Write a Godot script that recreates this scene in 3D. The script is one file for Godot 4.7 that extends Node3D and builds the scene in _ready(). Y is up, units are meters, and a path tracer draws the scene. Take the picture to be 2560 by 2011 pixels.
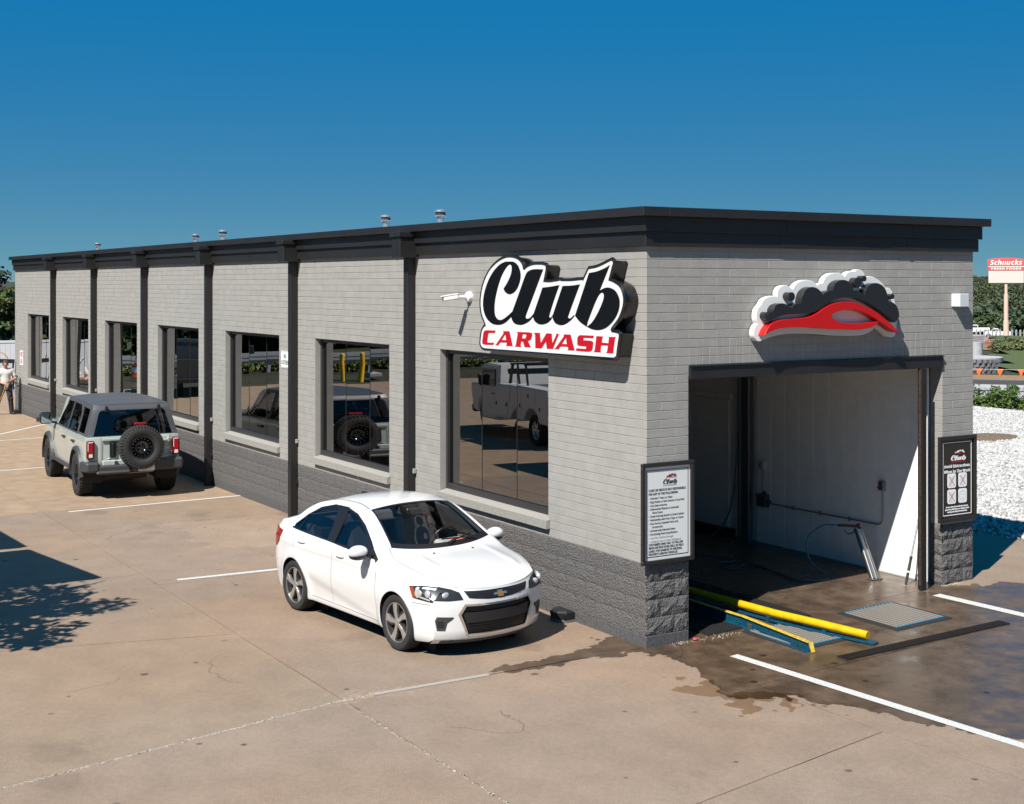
extends Node3D

const CAM := Vector3(-9.3461, 4.1255, 12.2771)
var M := {}

func _ready() -> void:
	var cam := Camera3D.new()
	cam.name = "camera"
	cam.projection = Camera3D.PROJECTION_FRUSTUM
	cam.near = 0.1
	cam.far = 4000.0
	cam.size = 0.059192
	cam.frustum_offset = Vector2(0, -0.0087213)
	cam.position = CAM
	cam.rotation.y = -0.552
	add_child(cam)
	cam.current = true
	var env := Environment.new()
	env.background_mode = Environment.BG_SKY
	var sk := ProceduralSkyMaterial.new()
	sk.sky_top_color = lin(0.0, 0.102, 0.255)
	sk.sky_horizon_color = lin(0.090, 0.205, 0.250)
	sk.sky_curve = 0.046
	sk.ground_bottom_color = lin(0.2, 0.16, 0.12)
	sk.ground_horizon_color = lin(0.16, 0.2, 0.2)
	sk.sun_angle_max = 1.0
	env.sky = Sky.new()
	env.sky.sky_material = sk
	env.tonemap_mode = Environment.TONE_MAPPER_LINEAR
	env.tonemap_exposure = 1.75
	env.sdfgi_enabled = true
	env.ssao_enabled = true
	env.ssil_enabled = true
	var we := WorldEnvironment.new()
	we.name = "environment"
	we.environment = env
	add_child(we)
	var sun := DirectionalLight3D.new()
	sun.name = "sun"
	sun.light_color = lin(1.0, 0.955, 0.885)
	sun.light_energy = 1.6
	sun.light_angular_distance = 0.5
	sun.shadow_enabled = true
	sun.sky_mode = DirectionalLight3D.SKY_MODE_LIGHT_ONLY
	add_child(sun)
	sun.look_at_from_position(Vector3.ZERO, Vector3(2.0, -2.59, -1.0))
	ground_sheet()
	parking_lot()
	lines()
	building()
	roof_vents()
	signs()
	wall_fittings()
	bay_equipment()
	woods()
	gravel_and_bushes()
	works()
	left_end()
	mirrored_lot()
	sedan()
	jeep()
	other_vehicles()
	man()

# ---------------------------------------------------------------- mesh builder
class MB:
	var v := PackedVector3Array()
	var n := PackedVector3Array()
	var uv := PackedVector2Array()
	var c := PackedColorArray()
	var has_uv := false
	var has_col := false
	var col := Color(1, 1, 1)
	var xf := Transform3D()

	func tri(a: Vector3, b: Vector3, d: Vector3, na: Vector3, nb: Vector3, nd: Vector3, ua := Vector2.ZERO, ub := Vector2.ZERO, ud := Vector2.ZERO) -> void:
		a = xf * a
		b = xf * b
		d = xf * d
		na = (xf.basis * na).normalized()
		nb = (xf.basis * nb).normalized()
		nd = (xf.basis * nd).normalized()
		if (d - a).cross(b - a).dot(na + nb + nd) < 0.0:
			var t := b
			b = d
			d = t
			t = nb
			nb = nd
			nd = t
			var u := ub
			ub = ud
			ud = u
		v.append(a)
		v.append(b)
		v.append(d)
		n.append(na)
		n.append(nb)
		n.append(nd)
		uv.append(ua)
		uv.append(ub)
		uv.append(ud)
		c.append(col)
		c.append(col)
		c.append(col)

	func flat(a: Vector3, b: Vector3, d: Vector3) -> void:   # counter-clockwise seen from outside
		var m := (b - a).cross(d - a).normalized()
		tri(a, b, d, m, m, m)

	func quad(a: Vector3, b: Vector3, d: Vector3, e: Vector3) -> void:
		flat(a, b, d)
		flat(a, d, e)

	func nquad(a: Vector3, b: Vector3, d: Vector3, e: Vector3, m: Vector3) -> void:   # flat, facing m
		tri(a, b, d, m, m, m)
		tri(a, d, e, m, m, m)

	func box(at: Vector3, size: Vector3, bev := 0.0) -> void:
		var h := size * 0.5
		var ax := [Vector3(1, 0, 0), Vector3(0, 1, 0), Vector3(0, 0, 1)]
		for i in 3:
			var j: int = (i + 1) % 3
			var k: int = (i + 2) % 3
			for s in [-1.0, 1.0]:
				var o: Vector3 = at + ax[i] * h[i] * s
				var p: Vector3 = ax[j] * (h[j] - bev)
				var q: Vector3 = ax[k] * (h[k] - bev)
				nquad(o - p - q, o + p - q, o + p + q, o - p + q, ax[i] * s)
		if bev > 0.0:
			for i in 3:
				var j: int = (i + 1) % 3
				var k: int = (i + 2) % 3
				for sj in [-1.0, 1.0]:
					for sk in [-1.0, 1.0]:
						var e: Vector3 = ax[i] * (h[i] - bev)
						var p1: Vector3 = at + ax[j] * h[j] * sj + ax[k] * (h[k] - bev) * sk
						var p2: Vector3 = at + ax[j] * (h[j] - bev) * sj + ax[k] * h[k] * sk
						nquad(p1 - e, p1 + e, p2 + e, p2 - e, (ax[j] * sj + ax[k] * sk).normalized())
			for sx in [-1.0, 1.0]:
				for sy in [-1.0, 1.0]:
					for sz in [-1.0, 1.0]:
						var s3 := Vector3(sx, sy, sz)
						var m := s3.normalized()
						tri(at + s3 * Vector3(h.x, h.y - bev, h.z - bev), at + s3 * Vector3(h.x - bev, h.y, h.z - bev), at + s3 * Vector3(h.x - bev, h.y - bev, h.z), m, m, m)

	func bar(p: Vector3, q: Vector3, w: float, h: float, up := Vector3.UP, bev := 0.0) -> void:   # a square bar from p to q
		var d := (q - p).normalized()
		if absf(d.dot(up)) > 0.98:
			up = Vector3.RIGHT
		var r := d.cross(up).normalized()
		var u := r.cross(d).normalized()
		var keep := xf
		xf = keep * Transform3D(Basis(r, u, -d), (p + q) * 0.5)
		box(Vector3.ZERO, Vector3(w, h, p.distance_to(q)), bev)
		xf = keep

	func cyl(p: Vector3, q: Vector3, r0: float, r1: float, seg := 16, caps := true) -> void:
		var d := (q - p).normalized()
		var a := d.cross(Vector3.UP if absf(d.y) < 0.9 else Vector3.RIGHT).normalized()
		var b := d.cross(a)
		var slope := d * (r0 - r1) / maxf(p.distance_to(q), 0.0001)
		for i in seg:
			var t0 := TAU * i / seg
			var t1 := TAU * (i + 1) / seg
			var e0 := a * cos(t0) + b * sin(t0)
			var e1 := a * cos(t1) + b * sin(t1)
			var n0 := (e0 + slope).normalized()
			var n1 := (e1 + slope).normalized()
			tri(p + e0 * r0, p + e1 * r0, q + e1 * r1, n0, n1, n1)
			tri(p + e0 * r0, q + e1 * r1, q + e0 * r1, n0, n1, n0)
			if caps:
				tri(p, p + e0 * r0, p + e1 * r0, -d, -d, -d)
				tri(q, q + e0 * r1, q + e1 * r1, d, d, d)

	func tube(pts: Array, r: float, seg := 8) -> void:
		var frame: Array = []
		var a := Vector3.ZERO
		for i in pts.size():
			var d: Vector3 = (pts[mini(i + 1, pts.size() - 1)] - pts[maxi(i - 1, 0)]).normalized()
			if i == 0:
				a = d.cross(Vector3.UP if absf(d.y) < 0.9 else Vector3.RIGHT).normalized()
			else:
				a = (a - d * a.dot(d)).normalized()
			frame.append([a, d.cross(a)])
		for i in pts.size() - 1:
			for k in seg:
				var t0 := TAU * k / seg
				var t1 := TAU * (k + 1) / seg
				var e: Array = []
				for w in [[i, t0], [i, t1], [i + 1, t1], [i + 1, t0]]:
					e.append(frame[w[0]][0] * cos(w[1]) + frame[w[0]][1] * sin(w[1]))
				tri(pts[i] + e[0] * r, pts[i] + e[1] * r, pts[i + 1] + e[2] * r, e[0], e[1], e[2])
				tri(pts[i] + e[0] * r, pts[i + 1] + e[2] * r, pts[i + 1] + e[3] * r, e[0], e[2], e[3])
		for w in [0, pts.size() - 1]:
			var d: Vector3 = frame[w][0].cross(frame[w][1]) * (-1.0 if w == 0 else 1.0)
			for k in seg:
				var t0 := TAU * k / seg
				var t1 := TAU * (k + 1) / seg
				tri(pts[w], pts[w] + (frame[w][0] * cos(t0) + frame[w][1] * sin(t0)) * r, pts[w] + (frame[w][0] * cos(t1) + frame[w][1] * sin(t1)) * r, d, d, d)

	func lathe(prof: Array, seg := 24, crease := 35.0) -> void:   # prof: Vector2(radius, height) about the y axis, outside to the right of its direction of travel
		var m: Array = []
		for i in prof.size() - 1:
			var d: Vector2 = (prof[i + 1] - prof[i]).normalized()
			m.append(Vector2(d.y, -d.x))
		for i in prof.size() - 1:
			var na: Vector2 = m[i]
			var nb: Vector2 = m[i]
			if i > 0 and rad_to_deg(absf(m[i].angle_to(m[i - 1]))) < crease:
				na = (m[i] + m[i - 1]).normalized()
			if i < m.size() - 1 and rad_to_deg(absf(m[i].angle_to(m[i + 1]))) < crease:
				nb = (m[i] + m[i + 1]).normalized()
			for k in seg:
				var t0 := TAU * k / seg
				var t1 := TAU * (k + 1) / seg
				var a: Vector2 = prof[i]
				var b: Vector2 = prof[i + 1]
				var c0 := Vector3(cos(t0), 0, sin(t0))
				var c1 := Vector3(cos(t1), 0, sin(t1))
				var up := Vector3.UP
				if a.x > 0.00001:
					tri(c0 * a.x + up * a.y, c1 * a.x + up * a.y, c1 * b.x + up * b.y, c0 * na.x + up * na.y, c1 * na.x + up * na.y, c1 * nb.x + up * nb.y)
				if b.x > 0.00001:
					tri(c0 * a.x + up * a.y, c1 * b.x + up * b.y, c0 * b.x + up * b.y, c0 * na.x + up * na.y, c1 * nb.x + up * nb.y, c0 * nb.x + up * nb.y)

	func ball(at: Vector3, r: Vector3, seg := 12, rings := 8) -> void:
		for i in rings:
			for k in seg:
				var e: Array = []
				for w in [[i, k], [i, k + 1], [i + 1, k + 1], [i + 1, k]]:
					var p: float = PI * w[0] / rings
					var t: float = TAU * w[1] / seg
					e.append(Vector3(sin(p) * cos(t), cos(p), sin(p) * sin(t)))
				var nn: Array = e.map(func(q): return (q / r).normalized())
				if i > 0:
					tri(at + e[0] * r, at + e[1] * r, at + e[2] * r, nn[0], nn[1], nn[2])
				if i < rings - 1 or i == 0:
					tri(at + e[0] * r, at + e[2] * r, at + e[3] * r, nn[0], nn[2], nn[3])

	func cap(poly: PackedVector2Array, z: float, m: Vector3) -> void:
		var ix := Geometry2D.triangulate_polygon(poly)
		for i in range(0, ix.size(), 3):
			var a := poly[ix[i]]
			var b := poly[ix[i + 1]]
			var d := poly[ix[i + 2]]
			tri(Vector3(a.x, a.y, z), Vector3(b.x, b.y, z), Vector3(d.x, d.y, z), m, m, m, a, b, d)

	func wall2(pa: PackedVector2Array, za: float, pb: PackedVector2Array, zb: float, crease := 40.0) -> void:   # a strip between two outlines with the same count
		var k := pa.size()
		var turn := 1.0 if not Geometry2D.is_polygon_clockwise(pa) else -1.0
		var m: Array = []
		for i in k:
			var d := (pa[(i + 1) % k] - pa[i])
			if d.length() < 0.000001:
				d = Vector2.RIGHT
			d = d.normalized()
			m.append(Vector2(d.y, -d.x) * turn)
		for i in k:
			var j := (i + 1) % k
			var na: Vector2 = m[i]
			var nb: Vector2 = m[i]
			var pr: Vector2 = m[(i + k - 1) % k]
			var nx: Vector2 = m[j]
			if rad_to_deg(absf(m[i].angle_to(pr))) < crease:
				na = (m[i] + pr).normalized()
			if rad_to_deg(absf(m[i].angle_to(nx))) < crease:
				nb = (m[i] + nx).normalized()
			var rise := (pa[i] - pb[i]).length() / maxf(absf(zb - za), 0.00001)
			var s := signf(zb - za) * rise
			var n3a := Vector3(na.x, na.y, s).normalized()
			var n3b := Vector3(nb.x, nb.y, s).normalized()
			tri(Vector3(pa[i].x, pa[i].y, za), Vector3(pa[j].x, pa[j].y, za), Vector3(pb[j].x, pb[j].y, zb), n3a, n3b, n3b)
			tri(Vector3(pa[i].x, pa[i].y, za), Vector3(pb[j].x, pb[j].y, zb), Vector3(pb[i].x, pb[i].y, zb), n3a, n3b, n3a)

	func extrude(poly: PackedVector2Array, z0: float, z1: float, bev := 0.0, back := true, crease := 40.0) -> void:
		var front := poly
		if bev > 0.0:
			front = MB.inset(poly, bev)
			wall2(poly, z1 - bev, front, z1, crease)
		wall2(poly, z0, poly, z1 - bev, crease)
		cap(front, z1, Vector3(0, 0, 1))
		if back:
			cap(poly, z0, Vector3(0, 0, -1))

	static func inset(poly: PackedVector2Array, by: float) -> PackedVector2Array:   # moves every corner inwards, keeping the count
		var k := poly.size()
		var turn := 1.0 if not Geometry2D.is_polygon_clockwise(poly) else -1.0
		var out := PackedVector2Array()
		for i in k:
			var d0 := (poly[i] - poly[(i + k - 1) % k]).normalized()
			var d1 := (poly[(i + 1) % k] - poly[i]).normalized()
			var n0 := Vector2(-d0.y, d0.x) * turn
			var n1 := Vector2(-d1.y, d1.x) * turn
			var m := (n0 + n1)
			if m.length() < 0.1:
				m = n0
			m = m.normalized()
			out.append(poly[i] + m * by / maxf(m.dot(n0), 0.5))
		return out

	func holed(poly: PackedVector2Array, holes: Array, z0: float, z1: float) -> void:   # extrusion of an outline with holes
		var pieces: Array = [poly]
		for h in holes:
			var cx := 0.0
			for q in h:
				cx += q.x / h.size()
			var next: Array = []
			for half in [PackedVector2Array([Vector2(cx - 99, -99), Vector2(cx, -99), Vector2(cx, 99), Vector2(cx - 99, 99)]), PackedVector2Array([Vector2(cx, -99), Vector2(cx + 99, -99), Vector2(cx + 99, 99), Vector2(cx, 99)])]:
				for q in pieces:
					for r in Geometry2D.intersect_polygons(q, half):
						for w in Geometry2D.clip_polygons(r, h):
							if not Geometry2D.is_polygon_clockwise(w):
								next.append(w)
			pieces = next
		for q in pieces:
			extrude(q, z0, z1, 0.0, false)

	# a panel laid on a curved surface f(a, b): the cells of a grid over rect, kept inside poly and outside holes
	func patch(f: Callable, rect: Rect2, nu: int, nv: int, poly := PackedVector2Array(), holes: Array = [], off := 0.0, sign := 1.0) -> void:
		var boxes: Array = []
		for h in holes:
			var r := Rect2(h[0], Vector2.ZERO)
			for q in h:
				r = r.expand(q)
			boxes.append(r)
		if not poly.is_empty():
			var r := Rect2(poly[0], Vector2.ZERO)
			for q in poly:
				r = r.expand(q)
			rect = rect.intersection(r)
		var du := rect.size.x / nu
		var dv := rect.size.y / nv
		var memo := {}
		var ev := func(q: Vector2) -> Array:
			if memo.has(q):
				return memo[q]
			var e := 0.004
			var p: Vector3 = f.call(q.x, q.y)
			var m: Vector3 = (f.call(q.x + e, q.y) - f.call(q.x - e, q.y)).cross(f.call(q.x, q.y + e) - f.call(q.x, q.y - e))
			m = m.normalized() * sign if m.length() > 0.0 else Vector3.UP
			memo[q] = [p + m * off, m]
			return memo[q]
		for i in nu:
			for j in nv:
				var o := rect.position + Vector2(du * i, dv * j)
				var cell := Rect2(o, Vector2(du, dv))
				var parts: Array = [PackedVector2Array([o, o + Vector2(du, 0), o + Vector2(du, dv), o + Vector2(0, dv)])]
				if not poly.is_empty():
					parts = Geometry2D.intersect_polygons(parts[0], poly)
				for h in holes.size():
					if boxes[h].intersects(cell):
						var next: Array = []
						for q in parts:
							for w in Geometry2D.clip_polygons(q, holes[h]):
								next.append(w)
						parts = next
				for q in parts:
					if q.size() < 3:
						continue
					var ix := PackedInt32Array([0, 1, 2, 0, 2, 3]) if q.size() == 4 and holes.is_empty() else Geometry2D.triangulate_polygon(q)
					for t in range(0, ix.size(), 3):
						var a: Array = ev.call(q[ix[t]])
						var b: Array = ev.call(q[ix[t + 1]])
						var d: Array = ev.call(q[ix[t + 2]])
						tri(a[0], b[0], d[0], a[1], b[1], d[1])

	func mesh() -> ArrayMesh:
		var m := ArrayMesh.new()
		if v.is_empty():
			return m
		var a := []
		a.resize(Mesh.ARRAY_MAX)
		a[Mesh.ARRAY_VERTEX] = v
		a[Mesh.ARRAY_NORMAL] = n
		if has_uv:
			a[Mesh.ARRAY_TEX_UV] = uv
		if has_col:
			a[Mesh.ARRAY_COLOR] = c
		m.add_surface_from_arrays(Mesh.PRIMITIVE_TRIANGLES, a)
		return m

# ---------------------------------------------------------------- objects
var used := {}

func numbered(called: String) -> String:
	var k: int = used.get(called, 0)
	used[called] = k + 1
	return called if k == 0 else "%s_%03d" % [called, k]

func tag(o: Node3D, label: String, category: String, group := "") -> Node3D:
	o.set_meta("label", label)
	o.set_meta("category", category)
	if group:
		o.set_meta("group", group)
	return o

func thing(called: String, label: String, category: String, at := Vector3.ZERO, group := "", turn := 0.0) -> Node3D:
	var o := Node3D.new()
	o.name = numbered(called)
	add_child(o)
	o.position = at
	o.rotation.y = turn
	return tag(o, label, category, group)

func obj(called: String, m: Variant, mat: Material, parent: Node = self) -> MeshInstance3D:
	var o := MeshInstance3D.new()
	o.name = numbered(called) if parent == self else called
	o.mesh = m.mesh() if m is MB else m
	o.material_override = mat
	parent.add_child(o, true)
	return o

func structure(called: String, m: Variant, mat: Material) -> MeshInstance3D:
	var o := obj(called, m, mat)
	o.set_meta("kind", "structure")
	return o

func stuff(o: Node3D) -> Node3D:
	o.set_meta("kind", "stuff")
	return o

func dup(src: Node3D, called: String, at: Vector3, label: String, turn := 0.0, size := 1.0) -> Node3D:
	var o: Node3D = src.duplicate()
	o.name = numbered(called)
	add_child(o)
	o.transform = Transform3D(Basis(Vector3.UP, turn).scaled(Vector3.ONE * size), at)
	o.set_meta("label", label)
	return o

func many(called: String, m: Mesh, mat: Material, where: Array, parent: Node, colors: Array = []) -> MultiMeshInstance3D:
	var mm := MultiMesh.new()
	mm.transform_format = MultiMesh.TRANSFORM_3D
	mm.use_colors = not colors.is_empty()
	mm.mesh = m
	mm.instance_count = where.size()
	for i in where.size():
		mm.set_instance_transform(i, where[i])
		if mm.use_colors:
			mm.set_instance_color(i, colors[i])
	var o := MultiMeshInstance3D.new()
	o.name = numbered(called) if parent == self else called
	o.multimesh = mm
	o.material_override = mat
	parent.add_child(o, true)
	stuff(o)
	return o

# ---------------------------------------------------------------- materials
func lin(r: float, g: float, b: float, a := 1.0) -> Color:
	var q := Color(r, g, b).linear_to_srgb()
	q.a = a
	return q

func mat(called: String, color: Color, rough := 0.6, metal := 0.0, spec := 0.5) -> StandardMaterial3D:
	var m := StandardMaterial3D.new()
	m.resource_name = called
	m.albedo_color = color
	m.roughness = rough
	m.metallic = metal
	m.metallic_specular = spec
	return m

func noise_tex(freq: float, octaves: int, seed_: int, lo: float, hi: float, size := 512, kind := FastNoiseLite.TYPE_SIMPLEX_SMOOTH, warm := 0.0) -> NoiseTexture2D:
	var f := FastNoiseLite.new()
	f.noise_type = kind
	f.seed = seed_
	f.frequency = freq
	f.fractal_octaves = octaves
	var t := NoiseTexture2D.new()
	t.width = size
	t.height = size
	t.seamless = true
	t.noise = f
	var g := Gradient.new()
	g.set_color(0, Color(lo, lo * (1.0 - warm), lo * (1.0 - 2.0 * warm)))
	g.set_color(1, Color(hi, hi, hi))
	t.color_ramp = g
	return t

func grain(m: StandardMaterial3D, t: Texture2D, per_metre: float) -> StandardMaterial3D:   # tone texture, in world space
	m.albedo_texture = t
	m.uv1_triplanar = true
	m.uv1_world_triplanar = true
	m.uv1_scale = Vector3.ONE * per_metre
	return m

func relief(m: StandardMaterial3D, t: Texture2D, cm: float) -> StandardMaterial3D:
	m.heightmap_enabled = true
	m.heightmap_texture = t
	m.heightmap_scale = cm
	return m

func glass(color: Color, alpha: float, spec := 0.5) -> StandardMaterial3D:
	var m := mat("glass", Color(color.r, color.g, color.b, alpha), 0.0, 0.0, spec)
	m.transparency = BaseMaterial3D.TRANSPARENCY_ALPHA
	return m

# ---------------------------------------------------------------- curves
func trace(code: String, step := 6) -> PackedVector2Array:   # millimetre outline; c marks a corner, the rest is smoothed
	var p: Array = []
	var k: Array = []
	for w in code.split(" ", false):
		k.append(w.ends_with("c"))
		var q: PackedStringArray = w.trim_suffix("c").split(",")
		p.append(Vector2(float(q[0]), float(q[1])) * 0.001)
	var out := PackedVector2Array()
	var z := p.size()
	for i in z:
		var a: Vector2 = p[i]
		var b: Vector2 = p[(i + 1) % z]
		out.append(a)
		if k[i] and k[(i + 1) % z]:
			continue
		var ta: Vector2 = (b - a) if k[i] else (b - p[(i + z - 1) % z]) * 0.5
		var tb: Vector2 = (b - a) if k[(i + 1) % z] else (p[(i + 2) % z] - a) * 0.5
		var l := a.distance_to(b)
		ta = ta.limit_length(l * 1.15)
		tb = tb.limit_length(l * 1.15)
		for s in range(1, step):
			var t := float(s) / step
			var t2 := t * t
			var t3 := t2 * t
			out.append(a * (2 * t3 - 3 * t2 + 1) + ta * (t3 - 2 * t2 + t) + b * (3 * t2 - 2 * t3) + tb * (t3 - t2))
	if Geometry2D.is_polygon_clockwise(out):
		out.reverse()
	return out

func smooth_path(pts: Array, step := 6) -> Array:
	var out: Array = []
	for i in pts.size() - 1:
		var a = pts[i]
		var b = pts[i + 1]
		var p = pts[maxi(i - 1, 0)]
		var q = pts[mini(i + 2, pts.size() - 1)]
		for s in step:
			out.append(a.cubic_interpolate(b, p, q, float(s) / step))
	out.append(pts[-1])
	return out

func crv(p: PackedVector2Array, x: float) -> float:   # a smooth curve through points sorted by x
	var z := p.size()
	if x <= p[0].x:
		return p[0].y
	if x >= p[z - 1].x:
		return p[z - 1].y
	var i := 0
	while p[i + 1].x < x:
		i += 1
	var h := p[i + 1].x - p[i].x
	var d := (p[i + 1].y - p[i].y) / h
	var m0 := d
	var m1 := d
	if i > 0:
		var e := (p[i].y - p[i - 1].y) / (p[i].x - p[i - 1].x)
		m0 = 0.0 if d * e <= 0.0 else 2.0 * d * e / (d + e)
	if i < z - 2:
		var e := (p[i + 2].y - p[i + 1].y) / (p[i + 2].x - p[i + 1].x)
		m1 = 0.0 if d * e <= 0.0 else 2.0 * d * e / (d + e)
	var t := (x - p[i].x) / h
	var t2 := t * t
	var t3 := t2 * t
	return p[i].y * (2 * t3 - 3 * t2 + 1) + m0 * h * (t3 - 2 * t2 + t) + p[i + 1].y * (3 * t2 - 2 * t3) + m1 * h * (t3 - t2)

func v2(code: String) -> PackedVector2Array:
	var out := PackedVector2Array()
	for w in code.split(" ", false):
		var q: PackedStringArray = w.split(",")
		out.append(Vector2(float(q[0]), float(q[1])))
	return out

func ring(at: Vector2, r: float, seg := 28) -> PackedVector2Array:
	var out := PackedVector2Array()
	for i in seg:
		out.append(at + Vector2(cos(TAU * i / seg), sin(TAU * i / seg)) * r)
	return out

func round_rect(at: Vector2, size: Vector2, r: float, seg := 5) -> PackedVector2Array:
	var out := PackedVector2Array()
	var h := size * 0.5 - Vector2(r, r)
	var k := 0
	for s in [Vector2(1, 1), Vector2(-1, 1), Vector2(-1, -1), Vector2(1, -1)]:
		for i in seg + 1:
			var t := (k + float(i) / seg) * PI / 2
			out.append(at + h * s + Vector2(cos(t), sin(t)) * r)
		k += 1
	return out

func lettering(called: String, words: String, tall: float, mt: Material, parent: Node, at: Vector3, wide := 0.0, bold := true, thick := 0.002, mid := true, family := "Droid Sans") -> MeshInstance3D:
	var t := TextMesh.new()
	var f := SystemFont.new()
	f.font_names = PackedStringArray([family])
	f.font_weight = 700 if bold else 400
	t.font = f
	t.text = words
	t.font_size = 32
	t.pixel_size = tall / 23.0
	t.depth = thick
	t.curve_step = 2.0
	t.horizontal_alignment = HORIZONTAL_ALIGNMENT_CENTER if mid else HORIZONTAL_ALIGNMENT_LEFT
	var o := obj(called, t, mt, parent)
	o.position = at
	if wide > 0.0:
		var w: float = t.get_aabb().size.x
		if w > 0.0:
			o.scale = Vector3(wide / w, 1, 1)
	return o
# ---------------------------------------------------------------- the lot
func gy(x: float) -> float:   # the lot is level along the long wall and climbs gently along the front
	return 0.03 * clampf(x - 0.12, 0.0, 9.0)

func land(s: float) -> float:   # the country falls away behind the lot and climbs again to a wooded ridge
	return crv(TERRAIN, s)

const AHEAD := Vector3(0.7815, 0, -0.6239)
var TERRAIN := v2("-400,-0.14 40,-0.14 48,-0.16 53,-0.24 74,-1.05 90,-1.95 106,-2.4 149,-2.85 191,-3.9 308,-7.6 425,-8 1062,0 1600,6.5 2400,7")

func ground_sheet() -> void:
	var ss: Array = [-900, -300, -120, -60, -20, 0, 20, 36, 44, 48, 53, 60, 67, 74, 82, 90, 98, 106, 120, 135, 149, 170, 191, 230, 270, 308, 360, 425, 600, 800, 1062, 1300, 1600, 2400]
	var ll: Array = [-2000, -900, -300, -100, -40, -15, 0, 10, 20, 30, 45, 70, 120, 300, 900, 2000]
	var m := MB.new()
	var side := AHEAD.cross(Vector3.UP)
	for i in ss.size() - 1:
		for j in ll.size() - 1:
			var q: Array = []
			for w in [[i, j], [i, j + 1], [i + 1, j + 1], [i + 1, j]]:
				var p: Vector3 = CAM * Vector3(1, 0, 1) + AHEAD * ss[w[0]] + side * ll[w[1]]
				p.y = land(ss[w[0]])
				q.append(p)
			m.quad(q[0], q[1], q[2], q[3])
	var g := grain(mat("grass", Color(1, 1, 1), 0.95), noise_tex(0.03, 4, 3, 0.2, 0.42, 512), 0.05)
	g.albedo_color = lin(0.34, 0.36, 0.13)
	structure("ground", m, g)

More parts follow.
